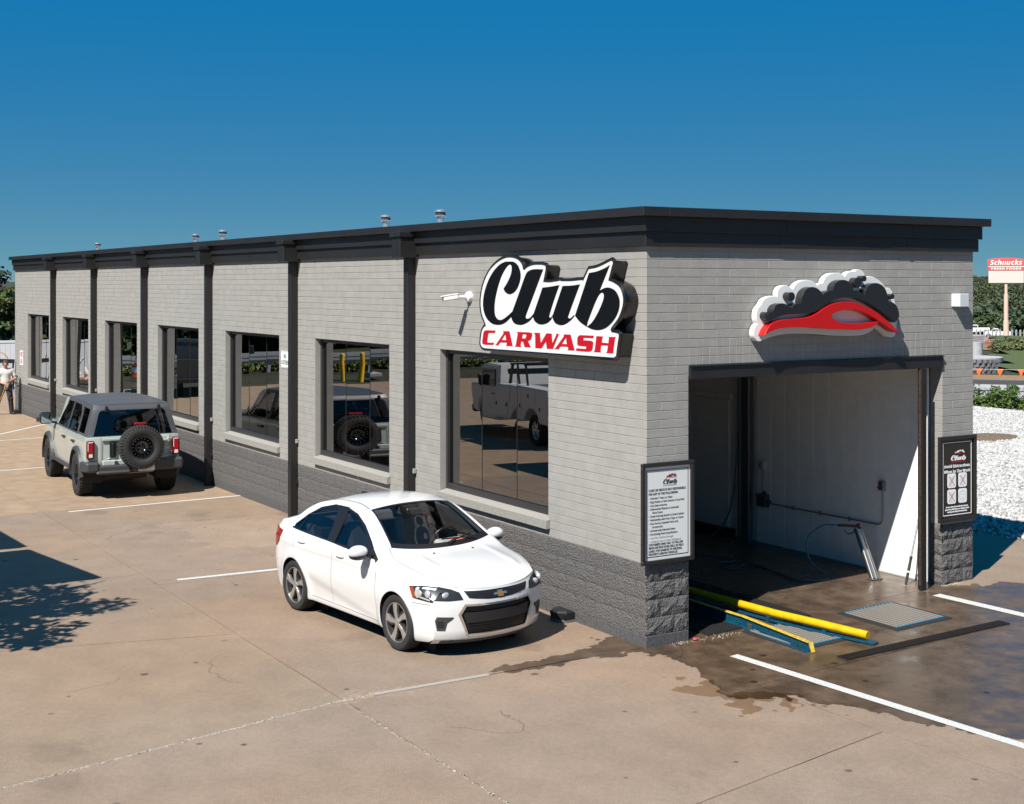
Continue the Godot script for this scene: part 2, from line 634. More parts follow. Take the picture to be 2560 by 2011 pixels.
func lot_texture() -> Array:
	var N := 1400
	var fields: Array = []
	for w in [[0.004, 4, 11], [0.02, 4, 5], [0.16, 3, 8], [0.0022, 3, 21], [0.045, 3, 31]]:
		var f := FastNoiseLite.new()
		f.noise_type = FastNoiseLite.TYPE_SIMPLEX_SMOOTH
		f.frequency = w[0] * 1000.0 / N * 1.4
		f.fractal_octaves = w[1]
		f.seed = w[2]
		fields.append(f.get_image(N, N, false, false, false).get_data())
	var n0: PackedByteArray = fields[0]
	var n1: PackedByteArray = fields[1]
	var n2: PackedByteArray = fields[2]
	var n3: PackedByteArray = fields[3]
	var n4: PackedByteArray = fields[4]
	var wet := v2("-0.2,-0.3 -0.2,0.16 -0.03,0.53 -0.1,1.1 -0.28,1.45 -0.4,1.86 -0.18,2.13 0.11,2.28 0.18,2.5 0.35,2.7 0.52,3.32 0.68,3.77 0.94,4.32 1.25,5.2 1.6,7 9.6,7 9.6,3.2 8,2.2 6.9,1.5 6.1,0.85 5.5,0.3 4.9,0.05 4.9,-14 0.3,-14 0.3,-0.3")
	var puddle := v2("-2.0,-0.09 -1.64,-0.27 -1.29,-0.27 -0.9,-0.33 -0.45,-0.42 -0.2,-0.62 0.1,-0.72 0.1,0.02 -0.41,0.06 -0.97,-0.02 -1.5,0.05 -1.89,-0.05")
	var bright := v2("-2.25,-10.85 -2.15,-9.99 -2.2,-9.08 -2.2,-8.37 -1.6,-7.92 -0.9,-7.92 -0.5,-8.94 -0.4,-10.28 -1.31,-10.59")
	var rust := v2("-0.35,1.2 -0.6,1.5 -0.62,2.0 -0.2,2.35 0.1,2.3 -0.1,1.9 -0.3,1.5")
	var px := PackedByteArray()
	px.resize(N * N * 3)
	var rg := PackedByteArray()
	rg.resize(N * N)
	var mask := PackedByteArray()   # 1 wet, 2 puddle, 4 bright, 8 rust
	mask.resize(N * N)
	var cell := 19.0 / N
	for part in [[wet, 1, 0.2], [puddle, 2, 0.16], [bright, 4, 0.3], [rust, 8, 0.5]]:
		var poly: PackedVector2Array = part[0]
		var r := Rect2(poly[0], Vector2.ZERO)
		for q in poly:
			r = r.expand(q)
		r = r.grow(0.3)
		for j in range(clampi(int((r.position.y + 13.0) / cell), 0, N - 1), clampi(int((r.end.y + 13.0) / cell), 0, N - 1)):
			for i in range(clampi(int((r.position.x + 9.5) / cell), 0, N - 1), clampi(int((r.end.x + 9.5) / cell), 0, N - 1)):
				var k := j * N + i
				var wob: Vector2 = Vector2(n1[k] - 128, n4[k] - 128) * (part[2] / 128.0)
				if Geometry2D.is_point_in_polygon(Vector2(i * cell - 9.5, j * cell - 13.0) + wob, poly):
					mask[k] |= part[1]
	var curve := PackedByteArray()   # linear to sRGB
	curve.resize(1025)
	for i in 1025:
		curve[i] = int(clampf(lin(i / 1024.0, 0, 0).r * 255.0, 0, 255))
	for j in N:
		for i in N:
			var k := j * N + i
			var t := 0.90 + (n0[k] - 128) * 0.0008 + (n1[k] - 128) * 0.0009 + (n2[k] - 128) * 0.0008
			var w := clampf(0.5 + (n3[k] - 128) * 0.009, 0.0, 1.0)
			var r := (0.368 + 0.018 * w) * t
			var g := (0.280 - 0.009 * w) * t
			var b := (0.210 - 0.024 * w) * t
			var h := 200
			var bits := mask[k]
			if bits:
				if bits & 4:
					r *= 1.14
					g *= 1.12
					b *= 1.06
				if bits & 8:
					r *= 0.62
					g *= 0.5
					b *= 0.36
				if bits & 3:
					var z := 0.36 + (n4[k] - 128) * 0.0009 + (n1[k] - 128) * 0.0007
					if i * cell - 9.5 > 3.0:
						z += 0.05
					r *= z * 1.0
					g *= z * 0.93
					b *= z * 0.86
					h = 92 + (n4[k] - 128) / 3 + (n1[k] - 128) / 4
			elif n4[k] > 205 and n2[k] > 160:
				r *= 0.78
				g *= 0.77
				b *= 0.77
			px[k * 3] = curve[clampi(int(r * 1024.0), 0, 1024)]
			px[k * 3 + 1] = curve[clampi(int(g * 1024.0), 0, 1024)]
			px[k * 3 + 2] = curve[clampi(int(b * 1024.0), 0, 1024)]
			rg[k] = h
	var rng := RandomNumberGenerator.new()
	rng.seed = 4
	for s in 150:   # oil drips, gum, small stains
		var x := rng.randf_range(-9, 4)
		var z := rng.randf_range(-12.5, 5.5)
		var rad := rng.randf_range(0.02, 0.05) if s > 26 else rng.randf_range(0.08, 0.3)
		if s < 8:
			x = rng.randf_range(-2.8, -1.2)
			z = rng.randf_range(-11.6, -9.8)
		var dark := rng.randf_range(0.55, 0.85) if s > 26 else rng.randf_range(0.92, 0.97)
		for j in range(int((z - rad + 13) / cell), int((z + rad + 13) / cell) + 1):
			for i in range(int((x - rad + 9.5) / cell), int((x + rad + 9.5) / cell) + 1):
				if i < 0 or j < 0 or i >= N or j >= N:
					continue
				var k := j * N + i
				var d := Vector2(i * cell - 9.5 - x, j * cell - 13 - z).length() / rad + (n1[k] - 128) / 300.0
				if d < 1.0:
					var f := lerpf(dark, 1.0, smoothstep(0.55, 1.0, d))
					for e in 3:
						px[k * 3 + e] = int(px[k * 3 + e] * f)
	for c in 9:   # hairline cracks and old drag marks
		var p := Vector2(rng.randf_range(-8.5, 3), rng.randf_range(-11, 5))
		var dir := rng.randf() * TAU
		var steps := rng.randi_range(40, 160)
		var f := rng.randf_range(0.72, 0.9)
		for s in steps:
			dir += rng.randf_range(-0.35, 0.35)
			p += Vector2(cos(dir), sin(dir)) * cell
			var i := int((p.x + 9.5) / cell)
			var j := int((p.y + 13.0) / cell)
			if i >= 0 and j >= 0 and i < N and j < N:
				for e in 3:
					px[(j * N + i) * 3 + e] = int(px[(j * N + i) * 3 + e] * f)
	for s in 260:   # pale dust by the broken corner of the slabs
		var q := Vector2(-3.45 + rng.randfn() * 0.22, -0.12 + rng.randfn() * 0.09)
		var i := int((q.x + 9.5) / cell)
		var j := int((q.y + 13.0) / cell)
		for dj in 3:
			for di in 3:
				for e in 3:
					var k := ((j + dj) * N + i + di) * 3 + e
					px[k] = mini(255, int(px[k] * 1.035))
	var a := Image.create_from_data(N, N, false, Image.FORMAT_RGB8, px)
	var bimg := Image.create_from_data(N, N, false, Image.FORMAT_L8, rg)
	return [ImageTexture.create_from_image(a), ImageTexture.create_from_image(bimg)]

var rough_edge := RandomNumberGenerator.new()

func edge(a: Vector2, b: Vector2, jit: float) -> Array:
	var out: Array = []
	var k := maxi(1, int(a.distance_to(b) / (0.07 if jit > 0.012 else 0.5)))
	var nrm := (b - a).normalized().orthogonal()
	for i in k:
		var p := a.lerp(b, float(i) / k)
		if i > 0:
			p += nrm * rough_edge.randf_range(-jit, jit)
		out.append(p)
	return out

func slab(parent: Node, corners: Array, mt: Material, gap := 0.005, jits: Array = []) -> void:
	var poly := PackedVector2Array()
	for i in corners.size():
		for p in edge(corners[i], corners[(i + 1) % corners.size()], jits[i] if i < jits.size() else 0.003):
			poly.append(p)
	if Geometry2D.is_polygon_clockwise(poly):
		poly.reverse()
	poly = MB.inset(poly, gap)
	var m := MB.new()
	m.has_uv = true
	m.has_col = true
	var tone := rough_edge.randf_range(0.95, 1.05)
	m.col = Color(tone, tone * rough_edge.randf_range(0.99, 1.01), tone * rough_edge.randf_range(0.97, 1.02))
	var ix := Geometry2D.triangulate_polygon(poly)
	var at := func(p: Vector2, y: float) -> Vector3: return Vector3(p.x, gy(p.x) + y, p.y)
	var uvq := func(p: Vector2) -> Vector2: return Vector2((p.x + 9.5) / 19.0, (p.y + 13.0) / 19.0)
	for i in range(0, ix.size(), 3):
		var q: Array = [poly[ix[i]], poly[ix[i + 1]], poly[ix[i + 2]]]
		m.tri(at.call(q[0], 0.0), at.call(q[1], 0.0), at.call(q[2], 0.0), Vector3.UP, Vector3.UP, Vector3.UP, uvq.call(q[0]), uvq.call(q[1]), uvq.call(q[2]))
	for i in poly.size():
		var a := poly[i]
		var b := poly[(i + 1) % poly.size()]
		var o := (b - a).orthogonal().normalized()
		var nn := Vector3(o.x, 0, o.y)
		m.tri(at.call(a, 0.0), at.call(b, 0.0), at.call(b, -0.12), nn, nn, nn, uvq.call(a), uvq.call(b), uvq.call(b))
		m.tri(at.call(a, 0.0), at.call(b, -0.12), at.call(a, -0.12), nn, nn, nn, uvq.call(a), uvq.call(b), uvq.call(a))
	obj("slab", m, mt, parent)

func parking_lot() -> void:
	rough_edge.seed = 9
	var tex := lot_texture()
	var near := mat("concrete", Color(1, 1, 1), 1.0)
	near.vertex_color_use_as_albedo = true
	near.albedo_texture = tex[0]
	near.roughness_texture = tex[1]
	near.detail_enabled = true
	near.detail_blend_mode = BaseMaterial3D.BLEND_MODE_MUL
	near.detail_albedo = noise_tex(0.16, 4, 77, 0.66, 1.0, 512)
	near.uv2_triplanar = true
	near.uv2_world_triplanar = true
	near.uv2_scale = Vector3.ONE * 0.9
	near.detail_uv_layer = BaseMaterial3D.DETAIL_UV_2
	M.near = near
	var far := grain(mat("concrete", lin(0.315, 0.222, 0.142), 0.85), noise_tex(0.03, 5, 14, 0.86, 1.0, 512), 0.13)
	far.vertex_color_use_as_albedo = true
	M.far = far
	var lot := Node3D.new()
	lot.name = "parking_lot"
	add_child(lot)
	lot.set_meta("kind", "structure")
	var P := func(code: String) -> Array:
		var out: Array = []
		for q in v2(code):
			out.append(q)
		return out
	var big := 0.02
	# along the long wall
	slab(lot, P.call("-3.72,-0.05 0.02,-0.05 0.02,-6.1 -3.72,-6.1"), near, 0.005, [0.012, 0.0, 0.004, 0.008])
	slab(lot, P.call("-3.72,-6.1 0.02,-6.1 0.02,-10.75 -3.72,-10.75"), near)
	slab(lot, P.call("-3.72,-10.75 0.02,-10.75 0.02,-13 -3.72,-13"), near)
	# in front of the corner
	slab(lot, P.call("-3.72,4.1 0.12,3.42 0.12,-0.04 -3.72,-0.05"), near, 0.006, [0.006, 0.006, 0.006, big])
	slab(lot, P.call("-3.72,4.1 0.12,3.42 0.3,7 -3.72,7"), near, 0.006)
	# the aisle to the left
	slab(lot, P.call("-7.42,0.72 -3.72,-0.05 -3.72,-3.05 -7.42,-4.0"), near, 0.009, [big, 0.008, 0.006, 0.005])
	slab(lot, P.call("-7.42,0.72 -3.72,-0.05 -3.72,4.1 -7.42,4.9"), near, 0.009, [big, big, 0.005, 0.005])
	slab(lot, P.call("-7.42,4.9 -3.72,4.1 -3.72,7 -7.42,7"), near)
	slab(lot, P.call("-7.42,-4.0 -3.72,-3.05 -3.72,-6.9 -7.42,-6.9"), near)
	slab(lot, P.call("-7.42,-6.9 -3.72,-6.9 -3.72,-10.7 -7.42,-10.7"), near)
	slab(lot, P.call("-7.42,-10.7 -3.72,-10.7 -3.72,-13 -7.42,-13"), near)
	slab(lot, P.call("-9.5,1.2 -7.42,0.72 -7.42,-4.0 -9.5,-4.4"), near)
	slab(lot, P.call("-9.5,1.2 -7.42,0.72 -7.42,7 -9.5,7"), near)
	slab(lot, P.call("-9.5,-4.4 -7.42,-4.0 -7.42,-13 -9.5,-13"), near)
	# before the tunnel mouth, and its floor
	slab(lot, P.call("0.12,0.0 2.6,0.0 2.6,1.72 0.12,1.72"), near, 0.003)
	slab(lot, P.call("2.6,0.0 4.9,0.0 4.9,1.72 2.6,1.72"), near, 0.003)
	slab(lot, P.call("4.9,-13 8.0,-13 8.0,1.72 4.9,1.72"), near, 0.003)
	slab(lot, P.call("0.12,1.72 4.9,1.72 4.9,7 0.3,7 0.12,3.42"), near, 0.005)
	slab(lot, P.call("4.9,1.72 8.0,1.72 9.4,7 4.9,7"), near)
	slab(lot, P.call("0.2,0.0 4.9,0.0 4.9,-13 0.2,-13"), near, 0.004)
	# further off
	for z in [[-13, -14.4], [-14.4, -18.6], [-18.6, -22.9], [-22.9, -27.2], [-27.2, -31.5], [-31.5, -36], [-36, -41]]:
		for x in [[-3.72, 0.02], [-7.42, -3.72], [-11.1, -7.42], [-14.8, -11.1], [-20, -14.8]]:
			slab(lot, [Vector2(x[0], z[0]), Vector2(x[1], z[0]), Vector2(x[1], z[1]), Vector2(x[0], z[1])], far)
	for z in [[-13, -8], [-8, -3], [-3, 2], [2, 7], [7, 12], [12, 20], [20, 30]]:
		for x in [[-20, -14.8], [-14.8, -9.5]]:
			slab(lot, [Vector2(x[0], z[0]), Vector2(x[1], z[0]), Vector2(x[1], z[1]), Vector2(x[0], z[1])], far)
	for z in [[7, 12], [12, 20], [20, 30]]:
		for x in [[-9.5, -3.7], [-3.7, 0.12], [0.12, 4.9], [4.9, 9.4]]:
			slab(lot, [Vector2(x[0], z[0]), Vector2(x[1], z[0]), Vector2(x[1], z[1]), Vector2(x[0], z[1])], far)
	slab(lot, [Vector2(0.2, -13), Vector2(4.9, -13), Vector2(4.9, -33.4), Vector2(0.2, -33.4)], far)
	slab(lot, [Vector2(9.4, 3), Vector2(22, 3), Vector2(22, 12), Vector2(9.4, 12)], far)
	slab(lot, [Vector2(0.02, -33.6), Vector2(8, -33.6), Vector2(8, -41), Vector2(0.02, -41)], far)
	# crumbled joints
	var rng := RandomNumberGenerator.new()
	rng.seed = 31
	var stone := MB.new()
	stone.ball(Vector3.ZERO, Vector3(1, 0.7, 0.85), 5, 3)
	var where: Array = []
	var tint: Array = []
	for seg in [[Vector2(-7.4, 0.715), Vector2(-3.75, -0.04), 0.03, 1500], [Vector2(-3.74, 0.0), Vector2(-3.72, 3.6), 0.022, 420], [Vector2(-3.75, -0.04), Vector2(-3.2, -0.06), 0.05, 220], [Vector2(0.3, 0.03), Vector2(1.6, 0.15), 0.12, 160], [Vector2(4.86, 0.02), Vector2(5.2, 0.04), 0.08, 160]]:
		for i in seg[3]:
			var p: Vector2 = seg[0].lerp(seg[1], rng.randf()) + Vector2(rng.randfn(0, 0.35), rng.randfn(0, 0.35)) * seg[2]
			var s := rng.randf_range(0.004, 0.011)
			if rng.randf() < 0.03:
				s *= 1.7
			where.append(Transform3D(Basis.from_euler(Vector3(rng.randf() * 6, rng.randf() * 6, rng.randf() * 6)).scaled(Vector3.ONE * s), Vector3(p.x, gy(p.x) - 0.004 + rng.randf() * 0.004, p.y)))
			var k := rng.randf_range(0.16, 0.40)
			tint.append(Color(k, k * 0.88, k * 0.74))
	for seg in [[Vector2(-7.4, 0.715), Vector2(-3.75, -0.04), 0.05], [Vector2(-3.745, 0.0), Vector2(-3.72, 4.1), 0.034]]:   # fill in the wide joints
		for i in 1500:
			var p: Vector2 = seg[0].lerp(seg[1], rng.randf()) + Vector2(rng.randf_range(-1, 1), rng.randf_range(-1, 1)) * seg[2] * 0.5
			where.append(Transform3D(Basis.from_euler(Vector3(rng.randf() * 6, rng.randf() * 6, rng.randf() * 6)).scaled(Vector3.ONE * 0.016), Vector3(p.x, gy(p.x) - 0.03, p.y)))
			var k := rng.randf_range(0.10, 0.28)
			tint.append(Color(k, k * 0.88, k * 0.74))
	var sm := mat("concrete_crumbs", Color(1, 1, 1), 0.95)
	sm.vertex_color_use_as_albedo = true
	var o := many("crumbled_concrete", stone.mesh(), sm, where, self, tint)
	tag(o, "pale crumbs of broken concrete in the cracked joints", "rubble")

func painted_line(pts: Array, w: float, label: String, mt: Material) -> void:
	var m := MB.new()
	for i in pts.size() - 1:
		var a: Vector2 = pts[i]
		var b: Vector2 = pts[i + 1]
		var d := (b - a).normalized().orthogonal() * w * 0.5
		var k := maxi(1, int(a.distance_to(b) / 0.3))
		for s in k:
			var p := a.lerp(b, float(s) / k)
			var q := a.lerp(b, float(s + 1) / k)
			var c: Array = []
			for e in [p + d, p - d, q - d, q + d]:
				c.append(Vector3(e.x, gy(e.x) + 0.004, e.y))
			m.nquad(c[0], c[1], c[2], c[3], Vector3.UP)
	tag(obj("painted_line", m, mt), label, "road marking", "white parking lines")

func lines() -> void:
	var white := grain(mat("line_paint", lin(0.66, 0.65, 0.62), 0.7), noise_tex(0.09, 4, 12, 0.72, 1.0, 512), 0.7)
	var worn := grain(mat("worn_line_paint", lin(0.46, 0.42, 0.37), 0.8), noise_tex(0.14, 4, 15, 0.62, 1.0, 512), 0.9)
	painted_line([Vector2(-3.5, -24.55), Vector2(-0.1, -28.83)], 0.11, "slanting white line beyond the jeep near the man", white)
	painted_line([Vector2(-3.4, -24.95), Vector2(-0.1, -25.36)], 0.11, "white parking line ahead of the jeep's bonnet", white)
	painted_line([Vector2(-3.4, -19.06), Vector2(-0.1, -19.4)], 0.1, "white parking line beside the jeep's front wheel", white)
	painted_line([Vector2(-3.3, -12.81), Vector2(0.0, -12.98)], 0.1, "white parking line just behind the green jeep", white)
	painted_line([Vector2(-3.4, -6.26), Vector2(-0.05, -6.09)], 0.11, "white parking line behind the white sedan", white)
	painted_line([Vector2(-3.38, -0.06), Vector2(-2.04, -0.05)], 0.075, "worn white line in the joint before the sedan", worn)
	painted_line([Vector2(0.61, 0.78), Vector2(0.83, 4.3), Vector2(1.0, 7.0)], 0.12, "long white line left of the tunnel entrance", white)
	painted_line([Vector2(4.43, 0.29), Vector2(4.48, 1.57), Vector2(4.6, 5.0)], 0.15, "white line right of the tunnel entrance beside the floor grate", white)
# ---------------------------------------------------------------- the car wash building
const BK := 0.4064
const RW := 0.1016
const B0 := 0.947
const LEN := 33.528
const WID := 5.486
const WIN_TOP := 3.182
const BAY := 4.4704
const DIRZ := Basis(Vector3(0, 0, 1), Vector3(0, 1, 0), Vector3(-1, 0, 0))   # along the long wall, facing the lot

var brick_memo := {}

func brick_mesh(long: float, tall: float, kind: int, rough := 0.0) -> ArrayMesh:
	var key := "%d_%d_%d_%d" % [roundi(long * 1000), roundi(tall * 1000), kind, roundi(rough * 1000)]
	if brick_memo.has(key):
		return brick_memo[key]
	var m := MB.new()
	m.has_col = true
	var rng := RandomNumberGenerator.new()
	rng.seed = hash(key)
	var k := rng.randf_range(0.95, 1.0)
	m.col = Color(k, k, k)
	if rough == 0.0:
		m.xf = Transform3D(Basis.from_euler(Vector3(rng.randf_range(-0.006, 0.006), rng.randf_range(-0.003, 0.003), 0)), Vector3(0, 0, rng.randf_range(-0.0012, 0.0)))
		m.box(Vector3(0, 0, -0.015), Vector3(long - 0.005, tall - 0.0065, 0.03), 0.0025)
	else:   # broken stone face
		var nx := 6
		var ny := 4
		var h := Vector2(long - 0.008, tall - 0.008)
		var pts: Array = []
		for j in ny + 1:
			for i in nx + 1:
				var e := 0.0 if i == 0 or j == 0 or i == nx or j == ny else rng.randf_range(0.25, 1.0) * rough
				var w := Vector2(rng.randf_range(-0.012, 0.012), rng.randf_range(-0.01, 0.01)) if e > 0.0 else Vector2.ZERO
				pts.append(Vector3((float(i) / nx - 0.5) * h.x + w.x, (float(j) / ny - 0.5) * h.y + w.y, e))
		for j in ny:
			for i in nx:
				var a: Vector3 = pts[j * (nx + 1) + i]
				var b: Vector3 = pts[j * (nx + 1) + i + 1]
				var c: Vector3 = pts[(j + 1) * (nx + 1) + i + 1]
				var d: Vector3 = pts[(j + 1) * (nx + 1) + i]
				if rng.randf() < 0.5:
					m.flat(a, b, c)
					m.flat(a, c, d)
				else:
					m.flat(a, b, d)
					m.flat(b, c, d)
		var z := Vector3(0, 0, -0.02)
		for e in [[0, nx, Vector3.DOWN], [ny * (nx + 1), ny * (nx + 1) + nx, Vector3.UP]]:
			m.nquad(pts[e[0]], pts[e[1]], pts[e[1]] + z, pts[e[0]] + z, e[2])
		for e in [[0, ny * (nx + 1), Vector3.LEFT], [nx, ny * (nx + 1) + nx, Vector3.RIGHT]]:
			m.nquad(pts[e[0]], pts[e[1]], pts[e[1]] + z, pts[e[0]] + z, e[2])
	brick_memo[key] = m.mesh()
	return brick_memo[key]

# rows of [centre along the wall, height, length, row height, kind]; spans are the [from, to] that the wall leaves open
func lay_row(row: Array, y: float, tall: float, from: float, to: float, start: float, long: float, spans: Array) -> void:
	var a := start
	while a < to - 0.02:
		var p0 := maxf(a, from)
		var pieces: Array = [[p0, minf(a + long, to)]]
		for s in spans:
			var next: Array = []
			for q in pieces:
				if s[1] <= q[0] or s[0] >= q[1]:
					next.append(q)
				else:
					if s[0] > q[0]:
						next.append([q[0], s[0]])
					if s[1] < q[1]:
						next.append([s[1], q[1]])
			pieces = next
		for q in pieces:
			if q[1] - q[0] > 0.02:
				row.append([(q[0] + q[1]) * 0.5, y, snappedf(q[1] - q[0], 0.0002), tall])
		a += long

func masonry(list: Array, keep: int, called: String, joined: String, mt: Material, rough: float) -> void:   # list of [parent, transform, length, height]; the nearest ones are pieces, the rest one mass
	list.sort_custom(func(a, b): return a[4] < b[4])
	var rest := {}
	var rng := RandomNumberGenerator.new()
	rng.seed = 5
	for i in list.size():
		var w: Array = list[i]
		var ms := brick_mesh(w[2], w[3], rng.randi() % 4, rough if w[0].name == "front_wall" else rough * 0.3)
		if i < keep:
			var o := obj(called, ms, mt, w[0])
			o.transform = w[1]
		else:
			if not rest.has(w[0]):
				var st := SurfaceTool.new()
				st.begin(Mesh.PRIMITIVE_TRIANGLES)
				rest[w[0]] = st
			rest[w[0]].append_from(ms, 0, w[1])
	for p in rest:
		stuff(obj(joined, rest[p].commit(), mt, p))

func building() -> void:
	var paint := relief(grain(mat("grey_wall_paint", lin(0.295, 0.286, 0.266), 0.75), noise_tex(0.02, 4, 41, 0.93, 1.0, 512), 0.35), noise_tex(0.11, 3, 42, 0.0, 1.0, 512), 0.12)
	paint.vertex_color_use_as_albedo = true
	var mortar := grain(mat("grey_wall_paint", lin(0.275, 0.266, 0.247), 0.8), noise_tex(0.02, 4, 41, 0.93, 1.0, 512), 0.35)
	var stone := relief(grain(mat("dark_stone_paint", lin(0.165, 0.158, 0.154), 0.85), noise_tex(0.09, 4, 43, 0.6, 1.0, 512), 0.9), noise_tex(0.06, 5, 44, 0.0, 1.0, 512), 1.5)
	stone.vertex_color_use_as_albedo = true
	var base := grain(mat("dark_base_paint", lin(0.105, 0.104, 0.106), 0.7), noise_tex(0.06, 4, 45, 0.7, 1.0, 512), 0.6)
	var trim := grain(mat("charcoal_metal", lin(0.0135, 0.013, 0.0135), 0.5, 0.0, 0.5), noise_tex(0.012, 3, 46, 0.85, 1.0, 512), 0.3)
	M.trim = trim
	M.paint = paint
	var white := grain(mat("white_panel", lin(0.84, 0.83, 0.80), 0.4), noise_tex(0.02, 4, 47, 0.95, 1.0, 512), 0.4)
	M.white_panel = white
	var dark := mat("ceiling_panels", lin(0.45, 0.45, 0.44), 0.8)
	var b := thing("car_wash_building", "long low grey brick car wash with charcoal fascia and an open bay", "building")
	# ---- long wall
	var wins: Array = []
	for k in 7:
		wins.append([2.032 + BAY * k, 4.8768 + BAY * k])
	var m := MB.new()
	var zb := func(z0: float, z1: float, y0: float, y1: float) -> void: m.box(Vector3(0.0998, (y0 + y1) * 0.5, -(z0 + z1) * 0.5), Vector3(0.19, y1 - y0, z1 - z0))
	zb.call(0.006, LEN - 0.006, B0 - 0.004, 1.1)
	zb.call(0.006, LEN - 0.006, WIN_TOP, 4.7)
	var prev := 0.006
	for w in wins:
		zb.call(prev, w[0], 1.1, WIN_TOP)
		prev = w[1]
	zb.call(prev, LEN - 0.006, 1.1, WIN_TOP)
	var side := obj("long_wall", m, mortar, b)
	m = MB.new()
	m.box(Vector3(0.30, 1.998, -0.1), Vector3(0.593, 2.11, 0.193))
	m.box(Vector3(WID - 0.31, 1.998, -0.1), Vector3(0.593, 2.11, 0.193))
	m.box(Vector3(WID * 0.5, 3.88, -0.1), Vector3(WID - 0.02, 1.64, 0.192))
	var front := obj("front_wall", m, mortar, b)
	m = MB.new()
	m.box(Vector3(WID - 0.1, 2.3, -LEN * 0.5), Vector3(0.2, 5.0, LEN - 0.4))
	m.box(Vector3(WID * 0.5, 2.3, -LEN + 0.1), Vector3(WID - 0.4, 5.0, 0.19))
	obj("rear_wall", m, mortar, b)
	# ---- bricks
	var list: Array = []
	var far := func(p: Vector3) -> float: return p.distance_to(CAM)
	for r in 36:
		var y := B0 + RW * (r + 0.5)
		var row: Array = []
		var open: Array = []
		if y > 1.15 and y < WIN_TOP:
			open = wins
		lay_row(row, y, RW, 0.0, LEN, -0.2032 if r % 2 == 0 else 0.0, BK, open)
		for q in row:
			var p := Vector3(0, q[1], -q[0])
			list.append([side, Transform3D(DIRZ, p), q[2], q[3], far.call(p)])
		row = []
		if y < WIN_TOP:
			open = [[0.6096, 4.8764]]
		else:
			open = []
			if r < 25:   # small squares over the opening
				open = [[1.016, 4.4704]] if r == 24 else [[0.6096, 4.8768]]
				for q in range(10 if r == 24 else 6, 44 if r == 24 else 48):
					row.append([q * RW + RW * 0.5, y, RW, RW])
		lay_row(row, y, RW, 0.0, WID, -0.2032 if r % 2 == 1 else 0.0, BK, open)
		for q in row:
			var p := Vector3(q[0], q[1], 0)
			list.append([front, Transform3D(Basis(), p), q[2], q[3], far.call(p)])
		# the faces of the opening and of the end
		if y < WIN_TOP:
			for x in [0.6096, WID - 0.6096]:
				var nrm := Vector3(1, 0, 0) if x < 1.0 else Vector3(-1, 0, 0)
				var p := Vector3(x, y, -0.1)
				list.append([front, Transform3D(Basis(Vector3(0, 0, -nrm.x), Vector3.UP, nrm), p), 0.2, RW, far.call(p) + 0.3])
			if y > 1.15:
				for w in wins:
					for e in 2:
						var nrm := Vector3(0, 0, -1) if e == 0 else Vector3(0, 0, 1)
						var p := Vector3(0.055, y, -w[e])
						list.append([side, Transform3D(Basis(Vector3(-nrm.z, 0, 0) * -1.0, Vector3.UP, nrm), p), 0.11, RW, far.call(p) + 2.0])
	masonry(list, 300, "brick", "brickwork", paint, 0.0)
	list = []
	for r in 4:
		var y := 0.134 + 0.2032 * (r + 0.5)
		var row: Array = []
		lay_row(row, y, 0.2032, 0.0, LEN, -0.2032 if r % 2 == 0 else 0.0, BK, [])
		for q in row:
			var p := Vector3(0.004, q[1], -q[0])
			list.append([side, Transform3D(DIRZ, p), q[2], q[3], far.call(p)])
		row = []
		lay_row(row, y, 0.2032, 0.0, WID, -0.2032 if r % 2 == 1 else 0.0, BK, [[0.6096, 4.8764]])
		for q in row:
			var p := Vector3(q[0], q[1], -0.004)
			list.append([front, Transform3D(Basis(), p), q[2], q[3], far.call(p)])
		for x in [0.6096, WID - 0.6096]:
			var nrm := Vector3(1, 0, 0) if x < 1.0 else Vector3(-1, 0, 0)
			var p := Vector3(x, y, -0.1)
			list.append([front, Transform3D(Basis(Vector3(0, 0, -nrm.x), Vector3.UP, nrm), p), 0.2, 0.2032, far.call(p)])
	var smooth: Array = []
	masonry(list, 300, "split_face_block", "split_face_courses", stone, 0.022)
	# ---- the plain foot of the walls
	m = MB.new()
	m.box(Vector3(0.05, -0.035, -LEN * 0.5), Vector3(0.106, 0.33, LEN + 0.004), 0.004)
	m.box(Vector3(0.099, 0.53, -LEN * 0.5), Vector3(0.182, 0.83, LEN - 0.016))
	m.box(Vector3(0.40, 0.53, -0.1), Vector3(0.40, 0.83, 0.182))
	m.box(Vector3(WID - 0.31, 0.53, -0.1), Vector3(0.585, 0.83, 0.182))
	obj("foundation", m, base, b)
	m = MB.new()
	m.box(Vector3(0.355, -0.035, -0.098), Vector3(0.505, 0.33, 0.2), 0.004)
	obj("foundation", m, base, b)
	m = MB.new()
	m.box(Vector3(WID - 0.304, -0.035, -0.098), Vector3(0.612, 0.33, 0.2), 0.004)
	obj("foundation", m, base, b)
	# ---- fascia: three boards, each further out than the one below, and the roof
	var boards := [["lower_fascia", 0.051, 4.548, 4.714], ["middle_fascia", 0.086, 4.714, 4.885], ["fascia_cap", 0.167, 4.885, 4.989]]
	for f in boards:
		var d: float = f[1]
		m = MB.new()
		var y: float = (f[2] + f[3]) * 0.5
		var h: float = f[3] - f[2]
		m.box(Vector3((0.2 - d) * 0.5, y, -LEN * 0.5), Vector3(0.2 + d, h, LEN + 2 * d), 0.004)
		m.box(Vector3(WID * 0.5 + 0.1 + d * 0.5 - 0.002, y, d * 0.5 - 0.1), Vector3(WID - 0.2 + d - 0.004, h - 0.001, 0.2 + d), 0.004)
		m.box(Vector3(WID - 0.1 + d * 0.5, y, -LEN * 0.5 - 0.2), Vector3(0.2 + d - 0.002, h - 0.001, LEN), 0.004)
		m.box(Vector3(WID * 0.5, y, -LEN - d * 0.5 + 0.1), Vector3(WID - 0.4, h - 0.001, 0.2 + d), 0.004)
